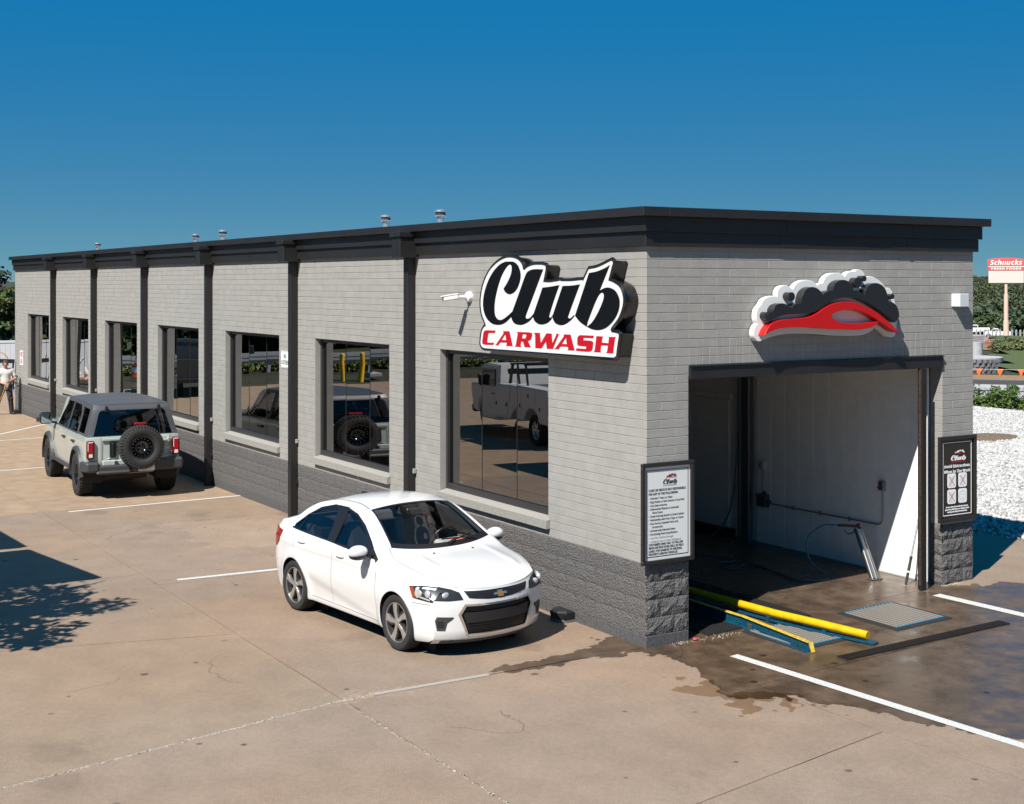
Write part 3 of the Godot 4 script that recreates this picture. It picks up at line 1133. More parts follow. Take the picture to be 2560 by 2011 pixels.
		# lapped joints of the sheet metal
		for z in [2.9, 6.2, 9.3, 12.4, 15.5, 18.6, 21.7, 24.8, 27.9, 31.0]:
			m.box(Vector3(-d, y, -z), Vector3(0.004, h - 0.002, 0.06))
		for x in [2.6, 4.1]:
			m.box(Vector3(x + d * 2.0, y, d), Vector3(1.46 if x < 3 else 0.06, h - 0.002, 0.006))
		obj(f[0], m, trim, b)
	m = MB.new()
	m.box(Vector3(WID * 0.5, 4.8, -LEN * 0.5), Vector3(WID - 0.36, 0.2, LEN - 0.36))
	obj("roof", m, mat("roof_membrane", lin(0.3, 0.3, 0.29), 0.9), b)
	m = MB.new()
	m.box(Vector3(WID * 0.5, 3.75, -LEN * 0.5), Vector3(WID - 0.42, 0.08, LEN - 0.42))
	obj("ceiling", m, dark, b)
	# ---- steel columns with their boxed heads
	for k in 6:
		var z := -5.62 - BAY * k
		m = MB.new()
		m.box(Vector3(-0.076, 2.25, z - 0.064), Vector3(0.128, 4.62, 0.128), 0.004)
		var col := obj("column", m, trim, b)
		m = MB.new()
		m.box(Vector3(-0.16, 4.66, z - 0.03), Vector3(0.31, 0.30, 0.27), 0.006)
		obj("column_head", m, trim, col)
		m = MB.new()
		m.box(Vector3(-0.175, 4.848, z - 0.03), Vector3(0.34, 0.074, 0.32), 0.006)
		obj("head_cap", m, trim, col)
		m = MB.new()
		m.box(Vector3(-0.03, 1.35, z + 0.018), Vector3(0.05, 0.07, 0.032), 0.004)
		obj("bracket", m, M.paint, col)
		m = MB.new()
		m.box(Vector3(-0.02, 0.62, z + 0.012), Vector3(0.06, 0.05, 0.02), 0.003)
		obj("bracket", m, trim, col)
	# ---- windows
	var frame_mat := mat("window_frame", lin(0.028, 0.027, 0.027), 0.35, 0.0, 0.5)
	var pane_mat := glass(lin(0.21, 0.205, 0.205), 0.86, 0.5)
	pane_mat.metallic = 1.0
	pane_mat.clearcoat_enabled = true
	pane_mat.clearcoat = 0.6
	pane_mat.clearcoat_roughness = 0.0
	M.pane = pane_mat
	var sill_mat := grain(mat("sill_concrete", lin(0.30, 0.288, 0.26), 0.8), noise_tex(0.05, 4, 49, 0.85, 1.0, 512), 0.8)
	for k in 7:
		var z0: float = -wins[k][0]
		var z1: float = -wins[k][1]
		var zc := (z0 + z1) * 0.5
		m = MB.new()
		m.box(Vector3(0.142, 2.18, z1 + 0.025), Vector3(0.084, 2.0, 0.05), 0.003)
		m.box(Vector3(0.142, 2.18, z0 - 0.025), Vector3(0.084, 2.0, 0.05), 0.003)
		m.box(Vector3(0.142, 3.152, zc), Vector3(0.084, 0.06, z0 - z1 - 0.1), 0.003)
		m.box(Vector3(0.142, 1.222, zc), Vector3(0.084, 0.085, z0 - z1 - 0.1), 0.003)
		var win := obj("window", m, frame_mat, b)
		var w3 := (z0 - z1 - 0.1) / 3.0
		for i in 3:
			m = MB.new()
			var ga := z1 + 0.05 + w3 * i + 0.002
			var gb := ga + w3 - 0.004
			m.box(Vector3(0.1425, 2.193, (ga + gb) * 0.5), Vector3(0.004, 1.857, w3 - 0.004))
			for r in 6:   # the outer sheet is not quite true: its reflection leans and wavers a little from pane to pane
				for q in 4:
					var lean := func(u: float, v: float) -> Vector3: return Vector3(-1, 0.0025 * sin(u * 2.1 + k * 1.7 + i), -0.06 + 0.004 * ((i * 2 + k) % 3 - 1) + 0.0035 * sin(v * 1.3 + u * 1.9 + i * 2.0 + k)).normalized()
					var ya := 1.2645 + 1.857 / 6.0 * r
					var yb := ya + 1.857 / 6.0
					var za := lerpf(ga, gb, q / 4.0)
					var zc2 := lerpf(ga, gb, (q + 1) / 4.0)
					m.tri(Vector3(0.14, ya, za), Vector3(0.14, ya, zc2), Vector3(0.14, yb, zc2), lean.call(ya, za), lean.call(ya, zc2), lean.call(yb, zc2))
					m.tri(Vector3(0.14, ya, za), Vector3(0.14, yb, zc2), Vector3(0.14, yb, za), lean.call(ya, za), lean.call(yb, zc2), lean.call(yb, za))
			obj("pane", m, pane_mat, win)
		m = MB.new()
		for i in 2:
			m.box(Vector3(0.141, 2.193, z1 + 0.05 + w3 * (i + 1)), Vector3(0.01, 1.857, 0.006))
		obj("joint", m, frame_mat, win)
		m = MB.new()
		m.xf = Transform3D(DIRZ, Vector3(0, 0, zc))
		var prof := PackedVector2Array([Vector2(-0.12, 1.055), Vector2(0.062, 1.048), Vector2(0.062, 1.155), Vector2(-0.12, 1.186)])
		m.xf = Transform3D(Basis(Vector3(-1, 0, 0), Vector3.UP, Vector3(0, 0, -1)), Vector3(0, 0, z0 + 0.05))
		m.extrude(prof, 0.0, z0 - z1 + 0.02, 0.0, true)
		obj("sill", m, sill_mat, win)
	# ---- the mouth of the tunnel
	m = MB.new()
	m.box(Vector3(2.745, 3.1, 0.0), Vector3(4.262, 0.16, 0.05), 0.003)
	m.box(Vector3(2.745, 3.03, -0.11), Vector3(4.262, 0.02, 0.17))
	m.box(Vector3(2.745, 3.172, 0.03), Vector3(4.262, 0.012, 0.03))
	obj("lintel", m, trim, b)
	m = MB.new()
	m.box(Vector3(4.475, 1.58, 0.02), Vector3(0.095, 2.88, 0.07), 0.004)
	m.box(Vector3(4.49, 1.58, 0.06), Vector3(0.02, 2.88, 0.012))
	obj("door_post", m, trim, b)
	m = MB.new()
	m.box(Vector3(4.422, 1.6, 0.03), Vector3(0.008, 2.8, 0.03))
	obj("rusty_angle", m, grain(mat("rust", lin(0.10, 0.045, 0.025), 0.8), noise_tex(0.05, 4, 48, 0.4, 1.0, 256), 1.5), b)
	var boardmat := white
	for i in 11:
		m = MB.new()
		m.box(Vector3(4.866, 1.87, -0.37 - 0.305 * i), Vector3(0.03, 3.5, 0.3), 0.002)
		obj("wall_panel", m, boardmat, b)
	m = MB.new()
	m.box(Vector3(4.87, 0.135, -1.9), Vector3(0.05, 0.05, 3.4), 0.004)
	obj("base_strip", m, mat("grey_vinyl", lin(0.3, 0.31, 0.29), 0.6), b)
	m = MB.new()
	m.box(Vector3(5.08, 1.87, -2.05), Vector3(0.36, 3.6, 3.4))
	m.box(Vector3(4.97, 2.0, -9.0), Vector3(0.1, 4.0, 10.0))
	var inner := obj("inner_wall", m, white, b)
	m = MB.new()
	m.box(Vector3(4.78, 1.87, -3.72), Vector3(0.09, 3.6, 0.16), 0.004)
	m.box(Vector3(4.74, 1.87, -3.84), Vector3(0.04, 3.6, 0.05), 0.004)
	obj("steel_post", m, mat("galvanised", lin(0.22, 0.22, 0.23), 0.4, 0.7), b)
	m = MB.new()
	m.box(Vector3(4.91, 2.33, -4.78), Vector3(0.06, 0.08, 1.1), 0.004)
	m.box(Vector3(4.91, 1.25, -5.27), Vector3(0.06, 2.1, 0.1), 0.004)
	var door := obj("door_frame", m, white, b)
	m = MB.new()
	m.box(Vector3(4.905, 1.25, -4.75), Vector3(0.04, 2.05, 0.94), 0.004)
	obj("door", m, white, door)
	m = MB.new()
	m.box(Vector3(4.85, 0.17, -4.7), Vector3(0.3, 0.16, 1.1), 0.006)
	obj("door_step", m, mat("black_rubber", lin(0.015, 0.015, 0.015), 0.7), b)

func roof_vents() -> void:
	var zinc := mat("zinc", lin(0.62, 0.63, 0.64), 0.3, 0.85)
	var src: Node3D
	var spots := [[-6.69, "tall zinc roof vent nearest the front of the building", 1.0], [-8.64, "zinc roof vent, second from the front corner", 1.0], [-16.76, "zinc roof vent, third along the roof edge", 1.05], [-18.61, "zinc roof vent, fourth along the roof edge", 0.95], [-27.25, "smallest looking zinc roof vent far along the roof", 1.0]]
	for i in spots.size():
		var at := Vector3(1.0, 4.985, spots[i][0])
		if i == 0:
			src = thing("roof_vent", spots[i][1], "roof vent", at, "zinc vents on the roof")
			var m := MB.new()
			m.cyl(Vector3(0, -0.12, 0), Vector3(0, 0.27, 0), 0.062, 0.062, 20)
			obj("pipe", m, zinc, src)
			m = MB.new()
			m.lathe([Vector2(0.066, 0.225), Vector2(0.105, 0.232), Vector2(0.105, 0.242), Vector2(0.07, 0.25)], 24)
			obj("collar", m, zinc, src)
			m = MB.new()
			for k in 14:
				var t := TAU * k / 14
				m.box(Vector3(cos(t) * 0.082, 0.275, sin(t) * 0.082), Vector3(0.014, 0.06, 0.014))
			m.cyl(Vector3(0, 0.245, 0), Vector3(0, 0.3, 0), 0.06, 0.06, 16)
			obj("louvre", m, mat("dark_zinc", lin(0.12, 0.12, 0.12), 0.5, 0.5), src)
			m = MB.new()
			m.lathe([Vector2(0.09, 0.295), Vector2(0.108, 0.30), Vector2(0.108, 0.312), Vector2(0.095, 0.33), Vector2(0.05, 0.348), Vector2(0.0, 0.354)], 24)
			obj("cap", m, zinc, src)
			src.scale = Vector3.ONE * 0.92
		else:
			dup(src, "roof_vent", at, spots[i][1], i * 0.7, 0.92 * spots[i][2])
const CLUB := {
	"face": "-569,561 -412,535 -311,477 -272,408 -257,395c -161,435 -29,459 157,460c 240,444 249,404 194,246c 358,243 573,263 599,256c 817,257 1038,269 1058,257c 1172,395c 1369,419 1625,490c 1660,469 1641,425 1570,262c 1665,240 1782,189 1841,107 1856,25 1828,-67 1759,-169 1641,-269 1616,-307 1641,-331c 1751,-340 1774,-367 1751,-455 1720,-599c 1680,-620c 46,-626 -1245,-630 -1319,-608 -1345,-560 -1313,-419 -1266,-359 -1203,-330c -1245,-267 -1309,-182 -1341,-54 -1326,76 -1256,237 -1108,397 -912,501 -729,553",
	"C": "-629,509 -490,500 -383,442 -334,349 -344,267 -402,175 -490,113 -599,88 -699,111 -753,157c -649,247 -573,340 -549,413 -565,463 -619,464 -689,425 -790,331 -881,195 -953,36 -978,-91 -963,-186 -902,-238 -820,-247 -729,-224 -629,-180 -532,-132c -546,-199 -569,-208c -669,-264 -790,-304 -932,-313 -1056,-295 -1182,-233 -1256,-139 -1277,-31 -1245,98 -1161,237 -1036,364 -871,463 -729,504",
	"l": "-203,349 -104,394 27,405 194,401c -10,105 -209,-182 -203,-212 -161,-216 -104,-200 -34,-153c -34,-188c -123,-246 -257,-290 -373,-300 -490,-280 -555,-220 -549,-168 -536,-136 -373,103",
	"u": "176,176c 340,187 555,207c 430,9 331,-171 340,-192 376,-185 412,-151c 622,197c 817,202 996,217c 868,24 744,-172 756,-189 791,-191 877,-145c 872,-171c 782,-225 678,-266 573,-279 466,-257 412,-209 407,-181c 367,-220 286,-261 176,-281 83,-276 -1,-243 -38,-193 -25,-148 65,-5",
	"b": "1180,350c 1336,367 1498,404 1602,440c 1514,310 1401,146c 1498,175 1594,178 1704,143 1774,70 1790,-13 1751,-114 1657,-209 1530,-282 1401,-313 1271,-312 1155,-287 1005,-234 889,-159c 1038,102",
	"b_hole": "1450,120 1482,86 1458,20 1369,-103 1255,-218 1139,-283c 1155,-230 1222,-124 1320,19 1393,99",
	"cC": "-1192,-391c -953,-389c -965,-421c -1108,-424c -1136,-437c -1167,-541c -1148,-555c -990,-547c -1007,-580c -1245,-584c -1292,-571c -1296,-542c -1266,-426c -1241,-401c",
	"cA": "-759,-390c -605,-388c -524,-577c -689,-580c -669,-556c -679,-536c -820,-539c -871,-564c -861,-579c -967,-580c -932,-564c -753,-421c",
	"cA_hole": "-705,-430c -685,-505c -794,-506c",
	"cR": "-428,-390c -142,-387c -70,-392c -57,-416c -85,-473c -133,-493c -161,-498c -89,-575c -238,-577c -276,-511c -315,-508c -334,-554c -319,-579c -480,-580c -451,-563c -402,-412c",
	"cR_hole": "-280,-416c -209,-416c -196,-426c -215,-462c -238,-468c -299,-468c",
	"cW": "-19,-388c 130,-387c 117,-404c 139,-510c 267,-386c 385,-387c 398,-506c 484,-402c 480,-386c 546,-385c 412,-574c 276,-576c 253,-491c 157,-578c 12,-579c 9,-419c",
	"cA2": "652,-387c 796,-386c 882,-574c 730,-576c 748,-556c 730,-534c 590,-536c 546,-559c 555,-571c 434,-575c 466,-560c 646,-416c",
	"cA2_hole": "695,-428c 716,-503c 611,-504c",
	"cS": "996,-385c 1279,-383c 1271,-413c 1072,-415c 1063,-443c 1222,-444c 1268,-459c 1255,-540c 1230,-564c 1172,-576c 911,-575c 920,-544c 1114,-544c 1125,-515c 971,-513c 937,-500c 940,-418c 962,-396c",
	"cH": "1328,-386c 1466,-386c 1453,-401c 1439,-457c 1570,-460c 1581,-401c 1570,-387c 1717,-384c 1701,-401c 1665,-555c 1669,-574c 1522,-574c 1543,-556c 1562,-488c 1431,-488c 1414,-552c 1426,-572c 1271,-574c 1296,-557c 1328,-405c",
}
const WAVE := {
	"white": "-1060,-354 -1131,-357 -1184,-298 -1184,-227 -1155,-174 -1126,-152c -1149,-102 -1149,-31 -1126,31 -1078,71c -1037,129 -965,165 -869,178 -815,173c -815,227 -773,281 -700,304 -627,290 -566,258c -517,317 -431,358 -344,370 -257,358 -182,322 -163,303c -132,324 -75,331c -31,400 58,447 160,458 237,448 302,415c 341,457 406,478 471,477c 510,500 576,496 629,463 655,411c 748,416 841,393 935,345 989,302 1030,269c 1084,269 1131,230 1138,182c 1179,105 1206,-1 1220,-164 1199,-308 1152,-355 1057,-348c 949,-275 835,-220c 761,-271 615,-316 380,-323 122,-315 -132,-296 -382,-282 -627,-278 -809,-292 -953,-321 -1037,-346",
	"cloud": "-1036,-119c -1063,-83 -1065,-34 -1030,-14 -982,-13c -976,23 -935,67 -863,89 -791,84 -731,56 -688,36c -634,78 -536,91c -518,172 -475,236 -401,276 -327,283 -252,262 -189,216 -177,193c -102,230 -7,243c 6,299 63,345 152,371 242,359 306,317 345,242c 436,228 534,186c 553,251 619,308 712,331 791,324 871,288 925,222 945,146 965,99c 1046,84 1114,31 1148,-46 1141,-113 1080,-164c 925,-81 765,6 593,82 397,140 229,152 63,137 -76,87 -239,6 -364,-29 -609,-40 -779,-47 -911,-72 -994,-106",
	"red": "-1122,-282c -1074,-207 -1003,-146 -884,-112 -740,-101 -546,-92 -398,-74 -274,-30 -149,33 2,82 168,98 348,89 517,46 714,-22 887,-119 1049,-225 1137,-296c 1028,-277c 847,-184 675,-97 543,-44 387,-5 232,4 78,-15 -11,-42 -33,-69 2,-111 104,-149 283,-166 517,-165 774,-150c 741,-182 648,-219 465,-242 257,-242 2,-233 -249,-217 -497,-199 -740,-200 -920,-215 -1051,-252",
}
# ---------------------------------------------------------------- signs and fittings on the building
func club_letters(parent: Node, ink: Material, red: Material, z: float, thick: float) -> void:
	for w in ["C", "l", "u"]:
		var m := MB.new()
		m.extrude(trace(CLUB[w], 5), z, z + thick, 0.0, false)
		obj("script_letter", m, ink, parent)
	var m := MB.new()
	m.holed(trace(CLUB["b"], 5), [trace(CLUB["b_hole"], 5)], z + 0.0004, z + 0.0004 + thick)
	obj("script_letter", m, ink, parent)
	for w in ["cC", "cA", "cR", "cW", "cA2", "cS", "cH"]:
		m = MB.new()
		if CLUB.has(w + "_hole"):
			m.holed(trace(CLUB[w]), [trace(CLUB[w + "_hole"])], z, z + thick)
		else:
			m.extrude(trace(CLUB[w]), z, z + thick, 0.0, false)
		obj("letter", m, red, parent)

func wave_flat(parent: Node, z: float, cloud: Material, red: Material) -> void:
	var m := MB.new()
	m.extrude(trace(WAVE["cloud"], 3), z, z + 0.002, 0.0, false)
	obj("foam", m, cloud, parent)
	m = MB.new()
	m.extrude(trace(WAVE["red"], 3), z + 0.0012, z + 0.004, 0.0, false)
	obj("car_outline", m, red, parent)

func signs() -> void:
	var gloss_black := mat("black_acrylic", lin(0.006, 0.007, 0.009), 0.12, 0.0, 0.6)
	var black_side := mat("black_metal", lin(0.006, 0.006, 0.0065), 0.2, 0.0, 0.6)
	var face := mat("white_acrylic", lin(0.58, 0.59, 0.585), 0.25)
	var red := mat("red_vinyl", lin(0.40, 0.003, 0.012), 0.3)
	M.red = red
	# the big cabinet sign
	var s := thing("cabinet_sign", "large sign with black script over red CARWASH beside the security camera", "sign", Vector3(0, 3.9, -2.0))
	s.basis = DIRZ
	var outline := trace(CLUB["face"], 5)
	var m := MB.new()
	var grown := MB.inset(outline, -0.035)
	m.wall2(outline, 0.012, outline, 0.165)
	m.wall2(outline, 0.165, grown, 0.19)
	m.wall2(grown, 0.19, grown, 0.212)
	m.wall2(grown, 0.212, MB.inset(outline, -0.018), 0.226)
	m.wall2(MB.inset(outline, -0.018), 0.226, outline, 0.222)
	m.cap(outline, 0.012, Vector3(0, 0, -1))
	obj("cabinet", m, black_side, s)
	m = MB.new()
	m.extrude(outline, 0.2, 0.218, 0.0, false)
	obj("face", m, face, s)
	club_letters(s, gloss_black, red, 0.218, 0.0025)
	# the wave above the opening
	var w := thing("wave_sign", "layered sign of black foam and a red car above the opening", "sign", Vector3(2.7, 3.8, 0))
	m = MB.new()
	m.extrude(trace(WAVE["white"], 5), 0.02, 0.10, 0.004)
	obj("backing", m, mat("white_sign", lin(0.66, 0.66, 0.65), 0.4), w)
	m = MB.new()
	m.extrude(trace(WAVE["cloud"], 5), 0.10, 0.205, 0.005, false)
	obj("foam", m, mat("black_satin", lin(0.014, 0.014, 0.016), 0.33), w)
	m = MB.new()
	m.extrude(trace(WAVE["red"], 5), 0.101, 0.215, 0.004, false)
	obj("car_outline", m, mat("red_paint", lin(0.45, 0.003, 0.003), 0.35), w)
	for q in [[-0.679, 0.169, 0.053], [0.425, 0.336, 0.063], [0.538, 0.387, 0.036], [1.032, 0.162, 0.034], [-1.05, -0.06, 0.05]]:
		m = MB.new()
		m.cyl(Vector3(q[0], q[1], 0.095), Vector3(q[0], q[1], 0.2), q[2], q[2], 24)
		obj("bubble", m, mat("black_satin", lin(0.014, 0.014, 0.016), 0.3), w)
	# framed notices
	var frame := mat("notice_frame", lin(0.016, 0.015, 0.014), 0.4)
	var n := thing("notice_board", "framed white notice of rules on the left corner pier", "sign", Vector3(0.274, 1.522, 0.02))
	m = MB.new()
	for e in [[Vector3(0, 0.551, 0.02), Vector3(0.752, 0.048, 0.04)], [Vector3(0, -0.551, 0.02), Vector3(0.752, 0.048, 0.04)], [Vector3(-0.352, 0, 0.02), Vector3(0.048, 1.054, 0.04)], [Vector3(0.352, 0, 0.02), Vector3(0.048, 1.054, 0.04)]]:
		m.box(e[0], e[1], 0.006)
	obj("frame", m, frame, n)
	m = MB.new()
	m.box(Vector3(0, 0, 0.008), Vector3(0.66, 1.058, 0.012))
	obj("sheet", m, mat("notice_white", lin(0.60, 0.61, 0.60), 0.3), n)
	var ink := mat("ink", lin(0.03, 0.03, 0.035), 0.5)
	var faded := mat("faded_ink", lin(0.28, 0.28, 0.28), 0.5)
	m = MB.new()
	for e in [[Vector3(0, 0.488, 0.0155), Vector3(0.60, 0.007, 0.002)], [Vector3(0, -0.488, 0.0155), Vector3(0.60, 0.007, 0.002)], [Vector3(-0.2965, 0, 0.0155), Vector3(0.007, 0.969, 0.002)], [Vector3(0.2965, 0, 0.0155), Vector3(0.007, 0.969, 0.002)]]:
		m.box(e[0], e[1])
	obj("border", m, ink, n)
	var logo := Node3D.new()
	logo.name = "logo"
	n.add_child(logo, true)
	logo.position = Vector3(0.02, 0.345, 0.0)
	logo.scale = Vector3(0.066, 0.075, 1.0)
	club_letters(logo, ink, faded, 0.0146, 0.001)
	var wv := Node3D.new()
	wv.name = "logo"
	n.add_child(wv, true)
	wv.position = Vector3(0.055, 0.412, 0.0)
	wv.scale = Vector3(0.066, 0.075, 0.4)
	wave_flat(wv, 0.037, ink, M.red)
	var rows := [["CLUB CAR WASH IS NOT RESPONSIBLE", 0.262, 0.026, 0.53, 1], ["FOR ANY OF THE FOLLOWING:", 0.220, 0.026, 0.42, 1], ["•  Vehicles 7 Years or Older", 0.172, 0.021, 0.34, 0], ["•  Bug Shields or Rain Guards of Any Kind", 0.131, 0.021, 0.51, 0], ["•  Any Style Antenna", 0.090, 0.021, 0.26, 0], ["•  Aftermarket Wheels or Extended", 0.049, 0.021, 0.43, 0], ["    Valve Stems", 0.010, 0.021, 0.15, 0], ["•  Power Running Boards in Down Position", -0.031, 0.021, 0.51, 0], ["•  Windshields with Prior Chips or Cracks", -0.072, 0.021, 0.50, 0], ["•  Non-Factory Installed Parts and", -0.113, 0.021, 0.42, 0], ["    Accessories", -0.152, 0.021, 0.15, 0], ["•  All Externally Attached Items", -0.193, 0.021, 0.38, 0], ["•  Pre-Existing Paint Imperfections", -0.234, 0.021, 0.41, 0], ["•  Any Prior Vehicle Damage", -0.275, 0.021, 0.35, 2], ["•  Accidents Due to Driver Negligence", -0.316, 0.021, 0.46, 2], ["CUSTOMERS WHO FAIL TO FOLLOW", -0.352, 0.025, 0.49, 1], ["WASH INSTRUCTIONS WILL BE HELD", -0.388, 0.025, 0.50, 1], ["LIABLE FOR DAMAGE TO PERSONS,", -0.424, 0.025, 0.48, 1], ["PROPERTY AND/OR VEHICLES.", -0.460, 0.025, 0.42, 1]]
	for q in rows:
		lettering("lettering", q[0].strip_edges(), q[2], faded if q[4] == 2 else ink, n, Vector3(-0.27 + q[3] * 0.5 + (0.05 if q[0].begins_with(" ") else 0.0), q[1], 0.015), q[3], q[4] == 1)
	var d := thing("notice_board", "framed black notice with four icons on the right pier", "sign", Vector3(5.128, 1.543, 0.02))
	m = MB.new()
	for e in [[Vector3(0, 0.54, 0.02), Vector3(0.73, 0.05, 0.04)], [Vector3(0, -0.54, 0.02), Vector3(0.73, 0.05, 0.04)], [Vector3(-0.34, 0, 0.02), Vector3(0.05, 1.03, 0.04)], [Vector3(0.34, 0, 0.02), Vector3(0.05, 1.03, 0.04)]]:
		m.box(e[0], e[1], 0.006)
	obj("frame", m, frame, d)
	m = MB.new()
	m.box(Vector3(0, 0, 0.008), Vector3(0.635, 1.035, 0.012))
	obj("sheet", m, mat("notice_black", lin(0.016, 0.015, 0.014), 0.3), d)
	var chalk := mat("white_print", lin(0.74, 0.76, 0.76), 0.4)
	m = MB.new()
	for e in [[Vector3(0, 0.478, 0.0155), Vector3(0.56, 0.011, 0.002)], [Vector3(0, -0.478, 0.0155), Vector3(0.56, 0.011, 0.002)], [Vector3(-0.2745, 0, 0.0155), Vector3(0.011, 0.945, 0.002)], [Vector3(0.2745, 0, 0.0155), Vector3(0.011, 0.945, 0.002)]]:
		m.box(e[0], e[1])
	obj("border", m, chalk, d)
	logo = Node3D.new()
	logo.name = "logo"
	d.add_child(logo, true)
	logo.position = Vector3(0.0, 0.265, 0.0)
	logo.scale = Vector3(0.095, 0.088, 1.0)
	club_letters(logo, chalk, M.red, 0.0146, 0.001)
	wv = Node3D.new()
	wv.name = "logo"
	d.add_child(wv, true)
	wv.position = Vector3(0.045, 0.345, 0.0)
	wv.scale = Vector3(0.085, 0.085, 0.4)
	wave_flat(wv, 0.037, chalk, M.red)
	lettering("lettering", "Avoid Distractions", 0.038, chalk, d, Vector3(0, 0.165, 0.015), 0.50)
	lettering("lettering", "When In The Wash", 0.038, chalk, d, Vector3(0, 0.095, 0.015), 0.51)
	var grey := mat("grey_print", lin(0.3, 0.3, 0.3), 0.4)
	var redp := mat("red_print", lin(0.5, 0.03, 0.04), 0.4)
	var k := 0
	for c in [Vector2(-0.108, -0.025), Vector2(0.105, -0.025), Vector2(-0.108, -0.235), Vector2(0.105, -0.235)]:
		m = MB.new()
		m.extrude(round_rect(c, Vector2(0.165, 0.19), 0.03), 0.014, 0.016, 0.0, false)
		var ic := obj("icon", m, chalk, d)
		m = MB.new()
		if k == 3:   # a smiling face
			m.holed(ring(c, 0.064), [ring(c, 0.06)], 0.016, 0.0168)
			m.extrude(ring(c + Vector2(-0.018, 0.016), 0.007, 10), 0.016, 0.0168, 0.0, false)
			m.extrude(ring(c + Vector2(0.018, 0.016), 0.007, 10), 0.016, 0.0168, 0.0, false)
			for i in 10:
				var t0 := PI * (1.12 + 0.076 * i)
				var t1 := PI * (1.12 + 0.076 * (i + 1))
				m.bar(Vector3(c.x + cos(t0) * 0.037, c.y + sin(t0) * 0.037, 0.0164), Vector3(c.x + cos(t1) * 0.037, c.y + sin(t1) * 0.037, 0.0164), 0.004, 0.001, Vector3(0, 0, 1))
			obj("drawing", m, grey, ic)
		else:
			for i in 3:
				m.holed(ring(c, 0.022 + 0.014 * i), [ring(c, 0.02 + 0.014 * i)], 0.016, 0.0164)
			m.box(Vector3(c.x, c.y - 0.07, 0.0162), Vector3(0.06, 0.006, 0.0006))
			obj("drawing", m, grey, ic)
			m = MB.new()
			m.bar(Vector3(c.x - 0.055, c.y - 0.065, 0.0175), Vector3(c.x + 0.055, c.y + 0.065, 0.0175), 0.007, 0.001, Vector3(0, 0, 1))
			m.bar(Vector3(c.x - 0.055, c.y + 0.065, 0.0183), Vector3(c.x + 0.055, c.y - 0.065, 0.0183), 0.007, 0.001, Vector3(0, 0, 1))
			obj("cross", m, redp, ic)
		k += 1
	lettering("lettering", "For the safety of our staff and customers,", 0.02, chalk, d, Vector3(0, -0.372, 0.015), 0.43)
	lettering("lettering", "please keep distractions to a minimum when", 0.02, chalk, d, Vector3(0, -0.404, 0.015), 0.46)
	lettering("lettering", "entering and exiting the wash tunnel.", 0.02, chalk, d, Vector3(0, -0.436, 0.015), 0.39)
	# small plates on the long wall
	var f := thing("small_sign", "white FREE AIR sign near the far end of the long wall", "sign", Vector3(-0.004, 1.77, -32.53))
	f.basis = DIRZ
	m = MB.new()
	m.box(Vector3(0, 0, 0.004), Vector3(0.46, 0.46, 0.006))
	obj("plate", m, mat("white_plate", lin(0.75, 0.76, 0.76), 0.4), f)
	lettering("lettering", "FREE", 0.16, M.red, f, Vector3(0, 0.11, 0.008), 0.36)
	lettering("lettering", "AIR", 0.16, M.red, f, Vector3(0, -0.11, 0.008), 0.26)
	var g := thing("small_sign", "white NO LOITERING sign half hidden behind a charcoal column", "sign", Vector3(-0.004, 2.76, -10.64))
	g.basis = DIRZ
	m = MB.new()
	m.extrude(round_rect(Vector2.ZERO, Vector2(0.46, 0.305), 0.03), 0.0, 0.004)
	obj("plate", m, mat("white_plate", lin(0.75, 0.78, 0.76), 0.4), g)
	var green := mat("green_print", lin(0.02, 0.05, 0.06), 0.4)
	m = MB.new()
	m.holed(round_rect(Vector2.ZERO, Vector2(0.44, 0.285), 0.025), [round_rect(Vector2.ZERO, Vector2(0.428, 0.273), 0.02)], 0.004, 0.005)
	obj("border", m, green, g)
	lettering("lettering", "NO", 0.075, green, g, Vector3(-0.03, 0.055, 0.005), 0.13)
	lettering("lettering", "LOITERING", 0.075, green, g, Vector3(0.0, -0.055, 0.005), 0.40)

